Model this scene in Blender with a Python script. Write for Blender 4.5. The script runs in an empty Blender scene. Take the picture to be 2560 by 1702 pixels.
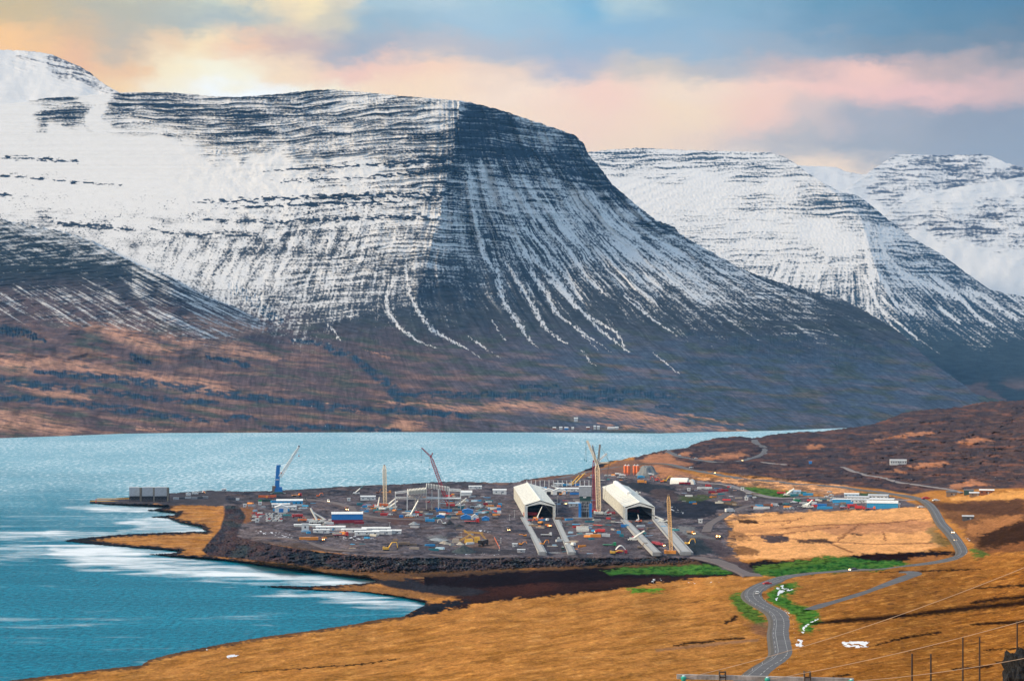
import bpy, bmesh, math, random
import numpy as np
from mathutils import Vector, Matrix

# ------------------------------------------------------------------ camera, sky, sun, exposure
W_PX, H_PX, F_PX, HOR, CAMZ = 2560.0, 1702.0, 5000.0, 920.0, 160.0
scene = bpy.context.scene
col = scene.collection
cam_data = bpy.data.cameras.new("camera")
cam = bpy.data.objects.new("camera", cam_data)
col.objects.link(cam)
cam.location = (0, 0, CAMZ)
cam.rotation_euler = (math.radians(90), 0, 0)
cam_data.sensor_width = 36.0
cam_data.lens = 36.0 * F_PX / W_PX
cam_data.shift_y = (HOR - H_PX / 2) / W_PX
cam_data.clip_start = 1.0
cam_data.clip_end = 400000.0
scene.camera = cam
scene.view_settings.view_transform = 'Standard'
scene.view_settings.look = 'None'
scene.view_settings.exposure = 0.95
scene.view_settings.gamma = 1.0
scene.view_settings.use_curve_mapping = False
scene.cycles.max_bounces = 5
scene.cycles.diffuse_bounces = 2
scene.cycles.glossy_bounces = 3
scene.cycles.volume_bounces = 0
scene.cycles.use_denoising = True

SUN_AZ, SUN_EL = -100.0, 27.0      # degrees from +Y (negative = left), elevation
sun_data = bpy.data.lights.new("sun", 'SUN')
sun = bpy.data.objects.new("sun", sun_data)
col.objects.link(sun)
sun_data.energy = 2.6
sun_data.angle = math.radians(12)
sun_data.color = (1.0, 0.79, 0.53)
_d = Vector((math.sin(math.radians(SUN_AZ)) * math.cos(math.radians(SUN_EL)),
             math.cos(math.radians(SUN_AZ)) * math.cos(math.radians(SUN_EL)), math.sin(math.radians(SUN_EL))))
sun.rotation_euler = (-_d).to_track_quat('-Z', 'Y').to_euler()
sun.location = (-300, -200, 600)


def s2l(c):
    return tuple(((v / 255) / 12.92 if v / 255 <= .04045 else ((v / 255 + .055) / 1.055) ** 2.4) for v in c)


class NT:
    """small helper to wire shader nodes"""
    def __init__(self, tree):
        self.t = tree

    def n(self, typ, **kw):
        nd = self.t.nodes.new(typ)
        for k, v in kw.items():
            if k == 'ins':
                for kk, vv in v.items():
                    self.set(nd, kk, vv)
            else:
                setattr(nd, k, v)
        return nd

    def set(self, nd, key, v):
        s = nd.inputs[key]
        if hasattr(v, 'bl_idname') or isinstance(v, bpy.types.NodeSocket):
            self.t.links.new(v, s)
        else:
            s.default_value = v

    def math(self, op, a, b=None, clamp=False, c=None):
        nd = self.n('ShaderNodeMath', operation=op, use_clamp=clamp)
        self.set(nd, 0, a)
        if b is not None:
            self.set(nd, 1, b)
        if c is not None:
            self.set(nd, 2, c)
        return nd.outputs[0]

    def mr(self, v, a, b, c=0.0, d=1.0, smooth=False):
        nd = self.n('ShaderNodeMapRange', interpolation_type='SMOOTHSTEP' if smooth else 'LINEAR')
        self.set(nd, 'Value', v)
        for k, x in (('From Min', a), ('From Max', b), ('To Min', c), ('To Max', d)):
            self.set(nd, k, x)
        return nd.outputs[0]

    def mix(self, f, a, b, blend='MIX'):
        nd = self.n('ShaderNodeMix', data_type='RGBA', blend_type=blend)
        self.set(nd, 0, f)
        for i, x in ((6, a), (7, b)):
            if isinstance(x, (tuple, list)) and len(x) == 3:
                x = (*x, 1)
            self.set(nd, i, x)
        return nd.outputs[2]

    def noise(self, vec, scale, detail=3, rough=.55, dist=0.0):
        nd = self.n('ShaderNodeTexNoise')
        self.set(nd, 'Vector', vec)
        self.set(nd, 'Scale', scale)
        self.set(nd, 'Detail', detail)
        self.set(nd, 'Roughness', rough)
        self.set(nd, 'Distortion', dist)
        return nd.outputs[0]

    def mapping(self, vec, scale=(1, 1, 1), loc=(0, 0, 0), rot=(0, 0, 0)):
        nd = self.n('ShaderNodeMapping')
        self.set(nd, 'Vector', vec)
        self.set(nd, 'Scale', scale)
        self.set(nd, 'Location', loc)
        self.set(nd, 'Rotation', rot)
        return nd.outputs[0]


world = bpy.data.worlds.new("World")
scene.world = world
world.use_nodes = True
wt = world.node_tree
wt.nodes.clear()
w = NT(wt)
SKY_S = 0.1
SKYK = 0.62       # the picture's sky tones are given for exposure 0 and seen through the air
geo = w.n('ShaderNodeTexCoord')
sep = w.n('ShaderNodeSeparateXYZ')
wt.links.new(geo.outputs['Generated'], sep.inputs[0])
dx, dy, dz = sep.outputs
az = w.math('MULTIPLY', w.math('ARCTAN2', dx, dy), 180 / math.pi)
el = w.math('MULTIPLY', w.math('ARCSINE', dz), 180 / math.pi)
# cloud turbulence distorts the two angles
cv = w.mapping(geo.outputs['Generated'], scale=(1, 1, 2.2))
na = w.n('ShaderNodeTexNoise', ins={'Vector': cv, 'Scale': 13.0, 'Detail': 6.0, 'Roughness': .55})
nb = w.n('ShaderNodeTexNoise', ins={'Vector': cv, 'Scale': 38.0, 'Detail': 7.0, 'Roughness': .68})
sa = w.n('ShaderNodeSeparateColor')
wt.links.new(na.outputs['Color'], sa.inputs[0])
sb = w.n('ShaderNodeSeparateColor')
wt.links.new(nb.outputs['Color'], sb.inputs[0])
azd = w.math('ADD', az, w.math('MULTIPLY', w.math('SUBTRACT', sa.outputs[0], .5), 2.6))
eld = w.math('ADD', el, w.math('MULTIPLY', w.math('SUBTRACT', sa.outputs[1], .5), 1.9))
azd = w.math('ADD', azd, w.math('MULTIPLY', w.math('SUBTRACT', sb.outputs[0], .5), 2.1))
eld = w.math('ADD', eld, w.math('MULTIPLY', w.math('SUBTRACT', sb.outputs[1], .5), 1.25))
# cloud colours seen low in the sky: (elevation row) -> {azimuth px: sRGB}
SKYROWS = [
 (-140, [(0,(190,190,175)),(600,(190,205,200)),(1200,(175,200,212)),(1800,(140,175,195)),(2560,(95,138,165))]),
 (0, [(0,(196,186,150)),(300,(206,196,164)),(540,(212,212,190)),(650,(250,230,185)),(800,(252,232,185)),(880,(230,220,195)),(960,(178,200,206)),(1150,(186,206,211)),(1300,(166,198,210)),(1450,(132,184,210)),(1580,(185,205,206)),(1800,(142,178,196)),(2100,(108,155,177)),(2400,(92,138,163)),(2560,(84,134,164))]),
 (60, [(0,(214,190,142)),(300,(196,188,164)),(600,(188,192,184)),(720,(232,214,182)),(850,(215,205,182)),(980,(165,188,198)),(1200,(172,197,210)),(1500,(150,186,208)),(1800,(152,182,200)),(2100,(125,158,178)),(2400,(104,140,160)),(2560,(98,132,152))]),
 (120, [(0,(252,206,142)),(200,(222,192,150)),(330,(205,190,165)),(430,(242,212,172)),(520,(252,228,185)),(620,(246,208,172)),(720,(215,190,175)),(900,(176,180,186)),(1100,(198,192,190)),(1250,(190,190,194)),(1400,(165,186,203)),(1700,(166,186,200)),(2000,(165,175,184)),(2300,(138,150,160)),(2560,(122,138,150))]),
 (180, [(0,(255,206,142)),(200,(242,196,150)),(340,(244,204,156)),(430,(255,238,200)),(560,(255,246,218)),(700,(252,226,190)),(900,(246,207,184)),(1100,(252,217,186)),(1250,(242,216,192)),(1400,(190,188,196)),(1600,(216,202,186)),(1800,(196,190,186)),(2000,(212,188,178)),(2200,(248,206,186)),(2350,(200,178,168)),(2560,(172,162,158))]),
 (240, [(0,(252,215,165)),(300,(252,218,166)),(430,(255,245,220)),(520,(255,255,252)),(680,(255,255,250)),(800,(254,244,216)),(1000,(255,226,190)),(1300,(255,229,202)),(1500,(253,216,192)),(1700,(251,226,197)),(1900,(251,214,191)),(2100,(247,205,187)),(2300,(242,200,186)),(2450,(225,190,178)),(2560,(214,186,175))]),
 (310, [(0,(250,225,190)),(600,(255,240,215)),(1300,(255,227,196)),(1500,(254,221,192)),(1700,(253,225,190)),(1900,(250,211,186)),(2030,(222,200,186)),(2200,(184,178,176)),(2400,(164,163,166)),(2560,(160,160,165))]),
 (370, [(1300,(253,226,192)),(1600,(253,224,190)),(1750,(246,218,190)),(1860,(225,206,190)),(2000,(200,190,181)),(2200,(180,176,173)),(2400,(171,169,169)),(2560,(165,166,169))]),
 (430, [(1300,(253,230,200)),(1900,(252,230,200)),(2060,(250,224,194)),(2200,(225,208,190)),(2400,(190,184,178)),(2560,(172,170,170))]),
]
prev = None
rows = []
for py, stops in SKYROWS:
    rows.append((math.degrees(math.atan((HOR - py) / F_PX)), stops))
rows.sort(key=lambda r: r[0])
u = w.mr(azd, -16, 16)
for i, (e, stops) in enumerate(rows):
    ramp = w.n('ShaderNodeValToRGB')
    ramp.color_ramp.interpolation = 'B_SPLINE' if False else 'EASE'
    els = ramp.color_ramp.elements
    while len(els) > 1:
        els.remove(els[-1])
    first = True
    for px, c in stops:
        pos = (math.degrees(math.atan((px - 1280) / F_PX)) + 16) / 32
        if first:
            els[0].position = pos
            el_ = els[0]
            first = False
        else:
            el_ = els.new(pos)
        lc_ = s2l(c); mn = sum(lc_) / 3
        sat_ = .84 if lc_[2] > lc_[0] else 1.10
        el_.color = (*[max(0, mn + (v - mn) * sat_) ** 1.16 / SKY_S * SKYK for v in lc_], 1)
    wt.links.new(u, ramp.inputs[0])
    cc = ramp.outputs[0]
    if prev is not None:
        f = w.mr(eld, rows[i - 1][0], e, 0, 1, smooth=True)
        prev = w.mix(f, prev, cc)
    else:
        prev = cc
sky = w.n('ShaderNodeTexSky', sky_type='NISHITA', sun_disc=False)
sky.sun_elevation = math.radians(SUN_EL)
sky.sun_rotation = math.radians(SUN_AZ)
sky.altitude = 160
# higher up: soft broken cloud over the blue of the clear sky
cl = w.noise(w.mapping(geo.outputs['Generated'], scale=(1, 1, 2.5)), 3.2, 6, .6)
cloud = w.mix(w.mr(cl, .35, .65), tuple(v / SKY_S for v in (.20, .30, .42)), tuple(v / SKY_S for v in (.56, .66, .76)))
high = w.mix(.75, sky.outputs[0], cloud)
side = w.mix(w.mr(az, -60, 60, smooth=True), tuple(v / SKY_S for v in (.62, .60, .56)), tuple(v / SKY_S for v in (.18, .30, .42)))
absaz = w.math('ABSOLUTE', az)
# a bright break in the cloud above the fjord
brk = w.math('MULTIPLY', w.mr(el, 11, 17, smooth=True), w.mr(el, 30, 48, 1, 0, smooth=True))
brk = w.math('MULTIPLY', brk, w.mr(w.math('ABSOLUTE', w.math('ADD', az, 8)), 18, 50, 1, 0, smooth=True))
low = w.mix(w.mr(absaz, 17, 45, smooth=True), prev, side)
final = w.mix(w.mr(el, 11.0, 19, smooth=True), low, high)
final = w.mix(w.math('MULTIPLY', brk, .9), final, tuple(v / SKY_S for v in (1.05, 1.02, .95)))
bg = w.n('ShaderNodeBackground')
wt.links.new(final, bg.inputs[0])
bg.inputs[1].default_value = SKY_S
out = w.n('ShaderNodeOutputWorld')
wt.links.new(bg.outputs[0], out.inputs[0])


# ------------------------------------------------------------------ numeric helpers
def pn(x, y, seed=0):
    x = np.asarray(x, float); y = np.asarray(y, float)
    xi = np.floor(x); yi = np.floor(y)
    xf = x - xi; yf = y - yi
    xi = xi.astype(np.int64); yi = yi.astype(np.int64)
    u = xf * xf * xf * (xf * (xf * 6 - 15) + 10); v = yf * yf * yf * (yf * (yf * 6 - 15) + 10)

    def g(ix, iy, fx, fy):
        h = (ix * 374761393 + iy * 668265263 + seed * 2147483647) & 0xffffffff
        h = ((h ^ (h >> 13)) * 1274126177) & 0xffffffff
        a = ((h ^ (h >> 16)) & 1023) * (2 * np.pi / 1024)
        return np.cos(a) * fx + np.sin(a) * fy
    n00 = g(xi, yi, xf, yf); n10 = g(xi + 1, yi, xf - 1, yf)
    n01 = g(xi, yi + 1, xf, yf - 1); n11 = g(xi + 1, yi + 1, xf - 1, yf - 1)
    return ((n00 * (1 - u) + n10 * u) * (1 - v) + (n01 * (1 - u) + n11 * u) * v) * 1.5


def fbm(x, y, o=4, seed=0, g=.5):
    s = 0; a = 1.0; t = 0
    for i in range(o):
        s = s + a * pn(x * 2 ** i + i * 17.3, y * 2 ** i - i * 9.1, seed + i)
        t += a; a *= g
    return s / t * 1.4


def spl(pts, x, wid):
    """piecewise linear table, rounded off over +-wid"""
    p = np.array(pts, float)
    g_ = np.arange(p[0, 0] - 3 * wid, p[-1, 0] + 3 * wid, wid / 8)
    v = np.interp(g_, p[:, 0], p[:, 1])
    sl0 = (p[1, 1] - p[0, 1]) / (p[1, 0] - p[0, 0]); sl1 = (p[-1, 1] - p[-2, 1]) / (p[-1, 0] - p[-2, 0])
    v = np.where(g_ < p[0, 0], p[0, 1] + sl0 * (g_ - p[0, 0]), np.where(g_ > p[-1, 0], p[-1, 1] + sl1 * (g_ - p[-1, 0]), v))
    k = np.hanning(19); k /= k.sum()
    v = np.convolve(np.pad(v, 9, 'edge'), k, 'valid')
    return np.interp(x, g_[9:-9], v[9:-9])


def ss(a, b, x):
    t = np.clip((x - a) / (b - a), 0, 1)
    return t * t * (3 - 2 * t)


def pl(pts, x):
    p = np.array(pts, float)
    return np.interp(x, p[:, 0], p[:, 1])


def tps(pts, vals, sc=200.0, lam=1e-3):
    P = np.array(pts, float) / sc
    V = np.array(vals, float)
    if V.ndim == 1:
        V = V[:, None]
    n = len(P)
    d2 = ((P[:, None] - P[None]) ** 2).sum(-1)
    K = np.where(d2 > 0, .5 * d2 * np.log(d2 + 1e-20), 0) + lam * np.eye(n)
    A = np.zeros((n + 3, n + 3)); A[:n, :n] = K
    A[:n, n] = 1; A[:n, n + 1:] = P; A[n:, :n] = A[:n, n:].T
    b = np.zeros((n + 3, V.shape[1])); b[:n] = V
    c = np.linalg.solve(A, b)

    def f(x, y):
        q = np.stack([np.ravel(x), np.ravel(y)], 1) / sc
        d2 = ((q[:, None] - P[None]) ** 2).sum(-1)
        K = .5 * d2 * np.log(d2 + 1e-20)
        r = K @ c[:n] + c[n] + q @ c[n + 1:]
        return r
    return f


class Field:
    """smooth field on the picture plane, tabulated on a coarse grid"""
    def __init__(self, pts, vals, box, step=16, sc=200., lam=1e-3, idw=False):
        self.x0, self.y0, x1, y1 = box
        self.st = step
        gx = np.arange(self.x0, x1 + step, step); gy = np.arange(self.y0, y1 + step, step)
        X, Y = np.meshgrid(gx, gy)
        if idw:
            P = np.array(pts, float); V = np.array(vals, float)
            if V.ndim == 1: V = V[:, None]
            d2 = ((X.ravel()[:, None] - P[:, 0]) ** 2 + (1.6 * (Y.ravel()[:, None] - P[:, 1])) ** 2) + 60.
            wgt = 1 / d2 ** 1.6
            r = (wgt @ V) / wgt.sum(1)[:, None]
        else:
            r = tps(pts, vals, sc, lam)(X, Y)
        self.t = r.reshape(len(gy), len(gx), -1)

    def __call__(self, x, y):
        fx = np.clip((x - self.x0) / self.st, 0, self.t.shape[1] - 1.001)
        fy = np.clip((y - self.y0) / self.st, 0, self.t.shape[0] - 1.001)
        ix = fx.astype(int); iy = fy.astype(int)
        u = (fx - ix)[..., None]; v = (fy - iy)[..., None]
        t = self.t
        r = (t[iy, ix] * (1 - u) + t[iy, ix + 1] * u) * (1 - v) + (t[iy + 1, ix] * (1 - u) + t[iy + 1, ix + 1] * u) * v
        return r[..., 0] if r.shape[-1] == 1 else np.moveaxis(r, -1, 0)


def segdist(x, y, pts, aniso=1.0):
    """distance to a polyline and interpolated third column (width)"""
    best = np.full(x.shape, 1e9); wid = np.zeros(x.shape)
    for a, b in zip(pts[:-1], pts[1:]):
        ax, ay, bx, by = a[0], a[1] * aniso, b[0], b[1] * aniso
        vx, vy = bx - ax, by - ay
        t = np.clip(((x - ax) * vx + (y * aniso - ay) * vy) / (vx * vx + vy * vy + 1e-9), 0, 1)
        d = np.hypot(x - ax - t * vx, y * aniso - ay - t * vy)
        m = d < best
        best = np.where(m, d, best)
        if len(a) > 2:
            wid = np.where(m, a[2] + t * (b[2] - a[2]), wid)
    return best, wid


def local(x, y, pts, pad, fn):
    """evaluate fn only near the polyline / polygon; elsewhere zero"""
    xs = [p[0] for p in pts]; ys = [p[1] for p in pts]
    m = (x > min(xs) - pad) & (x < max(xs) + pad) & (y > min(ys) - pad) & (y < max(ys) + pad)
    r = np.zeros(x.shape)
    if m.any():
        r[m] = fn(x[m], y[m])
    return r


def inpoly(x, y, pts):
    r = np.zeros(x.shape, bool)
    n = len(pts)
    for i in range(n):
        x1, y1 = pts[i][:2]; x2, y2 = pts[(i + 1) % n][:2]
        if y1 == y2:
            continue
        c = ((y1 > y) != (y2 > y)) & (x < (x2 - x1) * (y - y1) / (y2 - y1) + x1)
        r ^= c
    return r


def polymask(x, y, pts, soft=4.0, aniso=2.0):
    """1 inside, 0 outside with a soft edge (picture units)"""
    def fn(xx, yy):
        d, _ = segdist(xx, yy, [p[:2] for p in pts] + [pts[0][:2]], aniso)
        s = np.where(inpoly(xx, yy, pts), d, -d)
        return ss(-soft, soft, s)
    return local(x, y, pts, soft + 2, fn)


def linemask(x, y, pts, soft=.35, aniso=1.0, wn=None):
    mw = max(p[2] for p in pts)
    xs = [p[0] for p in pts]; ys = [p[1] for p in pts]; pad = mw * 2.4 + 2
    m = (x > min(xs) - pad) & (x < max(xs) + pad) & (y > min(ys) - pad) & (y < max(ys) + pad)
    r = np.zeros(x.shape)
    if m.any():
        d, wd = segdist(x[m], y[m], pts, aniso)
        if wn is not None:
            wd = wd * np.clip(wn[m], .15, 2.2)
        r[m] = 1 - ss(wd * (1 - soft), wd * (1 + soft), d)
    return r


def lerp(a, b, t):
    return a + (b - a) * t


def cmix(c, t, b):
    """blend colour stack c[3,...] towards b by t"""
    b = np.asarray(b, float)
    if b.ndim == 1:
        b = b.reshape(3, *([1] * t.ndim))
    return c * (1 - t) + b * t


# ------------------------------------------------------------------ object helpers
def tag(o, label=None, cat=None, group=None, kind=None):
    if label: o['label'] = label
    if cat: o['category'] = cat
    if group: o['group'] = group
    if kind: o['kind'] = kind
    return o


def sheet(name, X, Y, Z, attrs, mat, kind='structure'):
    nr, nc = X.shape
    me = bpy.data.meshes.new(name)
    co = np.stack([X, Y, Z], -1).reshape(-1, 3).astype(np.float32)
    i = np.arange(nr * nc).reshape(nr, nc)
    q = np.stack([i[:-1, :-1], i[:-1, 1:], i[1:, 1:], i[1:, :-1]], -1).reshape(-1, 4)
    me.vertices.add(len(co)); me.vertices.foreach_set('co', co.ravel())
    me.loops.add(q.size); me.loops.foreach_set('vertex_index', q.ravel().astype(np.int32))
    me.polygons.add(len(q))
    me.polygons.foreach_set('loop_start', np.arange(0, q.size, 4, dtype=np.int32))
    me.polygons.foreach_set('use_smooth', np.ones(len(q), bool))
    me.update(calc_edges=True)
    for k, v in attrs.items():
        if v.ndim == 3:
            a = me.attributes.new(k, 'FLOAT_COLOR', 'POINT')
            c = np.ones((nr * nc, 4), np.float32); c[:, :3] = np.moveaxis(v, 0, -1).reshape(-1, 3)
            a.data.foreach_set('color', c.ravel())
        else:
            a = me.attributes.new(k, 'FLOAT', 'POINT')
            a.data.foreach_set('value', v.astype(np.float32).ravel())
    me.materials.append(mat)
    o = bpy.data.objects.new(name, me)
    col.objects.link(o)
    tag(o, kind=kind)
    return o


def new_mat(name):
    m = bpy.data.materials.new(name)
    m.use_nodes = True
    m.node_tree.nodes.clear()
    t = NT(m.node_tree)
    o = t.n('ShaderNodeOutputMaterial')
    b = t.n('ShaderNodeBsdfPrincipled')
    m.node_tree.links.new(b.outputs[0], o.inputs[0])
    return m, t, b


def attr(t, name, color=True):
    a = t.n('ShaderNodeAttribute', attribute_name=name)
    return a.outputs['Color'] if color else a.outputs['Fac']

# ------------------------------------------------------------------ materials of the setting
def mountain_mat(name, rock_scale=.05, snow_col=(.62, .605, .59)):
    m, t, b = new_mat(name)
    tc = t.n('ShaderNodeTexCoord').outputs['Object']
    c = attr(t, 'Col')
    s = attr(t, 'snow', False)
    n1 = t.noise(t.mapping(tc, scale=(1, 1, 1.6)), rock_scale * 2.2, 4, .65)
    n2 = t.noise(t.mapping(tc, scale=(1, 1, 2.2)), rock_scale * .55, 4, .6)
    s2 = t.math('ADD', s, t.math('MULTIPLY', t.math('SUBTRACT', n1, .5), 1.35))
    s2 = t.math('ADD', s2, t.math('MULTIPLY', t.math('SUBTRACT', n2, .5), .35))
    f = t.mr(s2, -.50, .52, smooth=True)
    var = t.mr(n2, .3, .7, .72, 1.3)
    vc = t.n('ShaderNodeVectorMath', operation='SCALE')
    t.set(vc, 0, c); t.set(vc, 'Scale', var)
    sn = t.mix(t.mr(n2, .3, .7), snow_col, tuple(v * .93 for v in snow_col))
    base = t.mix(f, vc.outputs[0], sn)
    t.set(b, 'Base Color', base)
    b.inputs['Roughness'].default_value = .95
    b.inputs['Specular IOR Level'].default_value = 0
    bp = t.n('ShaderNodeBump')
    bp.inputs['Strength'].default_value = .4
    bp.inputs['Distance'].default_value = 4.0
    t.set(bp, 'Height', n1)
    t.t.links.new(bp.outputs[0], b.inputs['Normal'])
    return m


M_MTN = mountain_mat('mountain rock and snow')
M_MTN_FAR = mountain_mat('far mountain rock and snow', .03)

ROCK = (.016, .027, .046)


def zof(Y, py):
    return CAMZ + (HOR - py) * Y / F_PX


def mtn_sheet(name, xs, T, B, nr, fn, mat, back=300.0, rowpow=1.0):
    """rows from crest to foot; fn(x,y)->(depth, colour[3], snow)"""
    xs = np.asarray(xs, float)
    top = T(xs); bot = B(xs)
    v = np.linspace(0, 1, nr)[:, None] ** rowpow
    py = top[None] + (bot - top)[None] * v
    px = np.broadcast_to(xs[None], py.shape).copy()
    Y, C, S = fn(px, py, top)
    X = (px - 1280) * Y / F_PX
    Z = zof(Y, py)
    # the far side falls away behind the crest
    Xb = [(px[0] - 1280) * (Y[0] + d) / F_PX for d in (back * 4, back)]
    Yb = [Y[0] + d for d in (back * 4, back)]
    Zb = [Z[0] - h for h in (back * 1.6, back * .12)]
    Xf = X[-1:] * .985; Yf = Y[-1:] * .985; Zf = Z[-1:] * 0 - 25
    X = np.vstack([Xb, X, Xf]); Y2 = np.vstack([Yb, Y, Yf]); Z = np.vstack([Zb, Z, Zf])
    C = np.concatenate([C[:, :1], C[:, :1], C, C[:, -1:]], 1)
    S = np.vstack([S[:1], S[:1], S, S[-1:]])
    return sheet(name, X, Y2, Z, {'Col': C, 'snow': S}, mat)


# ------------------------------------------------------------------ the big mountain across the fjord
T1 = [(-600,235),(0,262),(60,255),(120,245),(200,240),(300,232),(420,231),(480,236),(540,242),(600,243),(700,235),(780,226),(830,224),(900,230),(1000,240),(1100,248),(1150,252),(1200,262),(1260,278),(1330,302),(1400,325),(1440,340),(1460,360),(1470,385),(1500,420),(1530,460),(1570,495),(1600,520),(1640,550),(1685,567),(1700,585),(1760,620),(1850,670),(1900,690),(2000,722),(2100,745),(2150,770),(2200,800),(2250,830),(2300,880),(2350,920),(2400,955),(2440,985),(2500,1000),(2800,1012)]
B1 = [(-600,1112),(0,1095),(150,1090),(300,1084),(420,1082),(700,1081),(1000,1080),(1400,1081),(1650,1083),(1750,1080),(1850,1078),(1950,1076),(2100,1070),(2800,1050)]
TB = [(-600,500),(0,548),(60,562),(150,578),(220,600),(300,640),(370,672),(420,690),(500,735),(580,765),(650,800),(720,830)]
YB1 = [(225,8450),(300,8300),(400,8130),(450,8050),(600,7700),(750,7300),(850,6950),(900,6700),(950,6350),(1000,5900),(1050,5400),(1081,4969)]

qys = [230, 400, 550, 700, 850, 1000, 1090]
qc = [[-300,-300,-350,-500,-600,-700,-750],[200,120,0,-150,-250,-350,-400],[500,480,440,380,330,300,280],[700,690,660,560,520,500,490],[850,850,830,770,720,700,700],[980,985,960,900,870,880,890],[1080,1070,1040,1000,1010,1100,1150],[1130,1130,1120,1110,1180,1300,1400],[1150,1160,1190,1240,1340,1480,1600],[1180,1220,1270,1350,1460,1620,1750],[1230,1290,1370,1480,1620,1800,1950],[1300,1370,1470,1620,1800,2000,2150],[1360,1450,1580,1800,2030,2260,2400],[1420,1500,1660,1960,2260,2500,2650],[1500,1600,1800,2200,2560,2900,3100]]


def make_q(curves):
    ygrid = np.arange(200, 1110, 6.0)
    xg = np.arange(-620, 2900, 10.0)
    cx = np.array([np.interp(ygrid, qys, c) for c in curves])
    # smooth the curves a little down the slope
    k = np.hanning(23); k /= k.sum()
    cx = np.array([np.convolve(np.pad(r, 11, 'edge'), k, 'valid') for r in cx])
    q = np.array([np.interp(xg, cx[:, j], np.arange(len(curves))) for j in range(len(ygrid))])
    f = Field.__new__(Field)
    f.x0, f.y0, f.st = -620, 200, 10.0
    yi = np.arange(200, 1110, 10.0)
    f.t = np.array([np.array([np.interp(yi, ygrid, q[:, k]) for k in range(q.shape[1])]).T])[0][..., None]
    return f


Q1 = make_q(qc)
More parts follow.
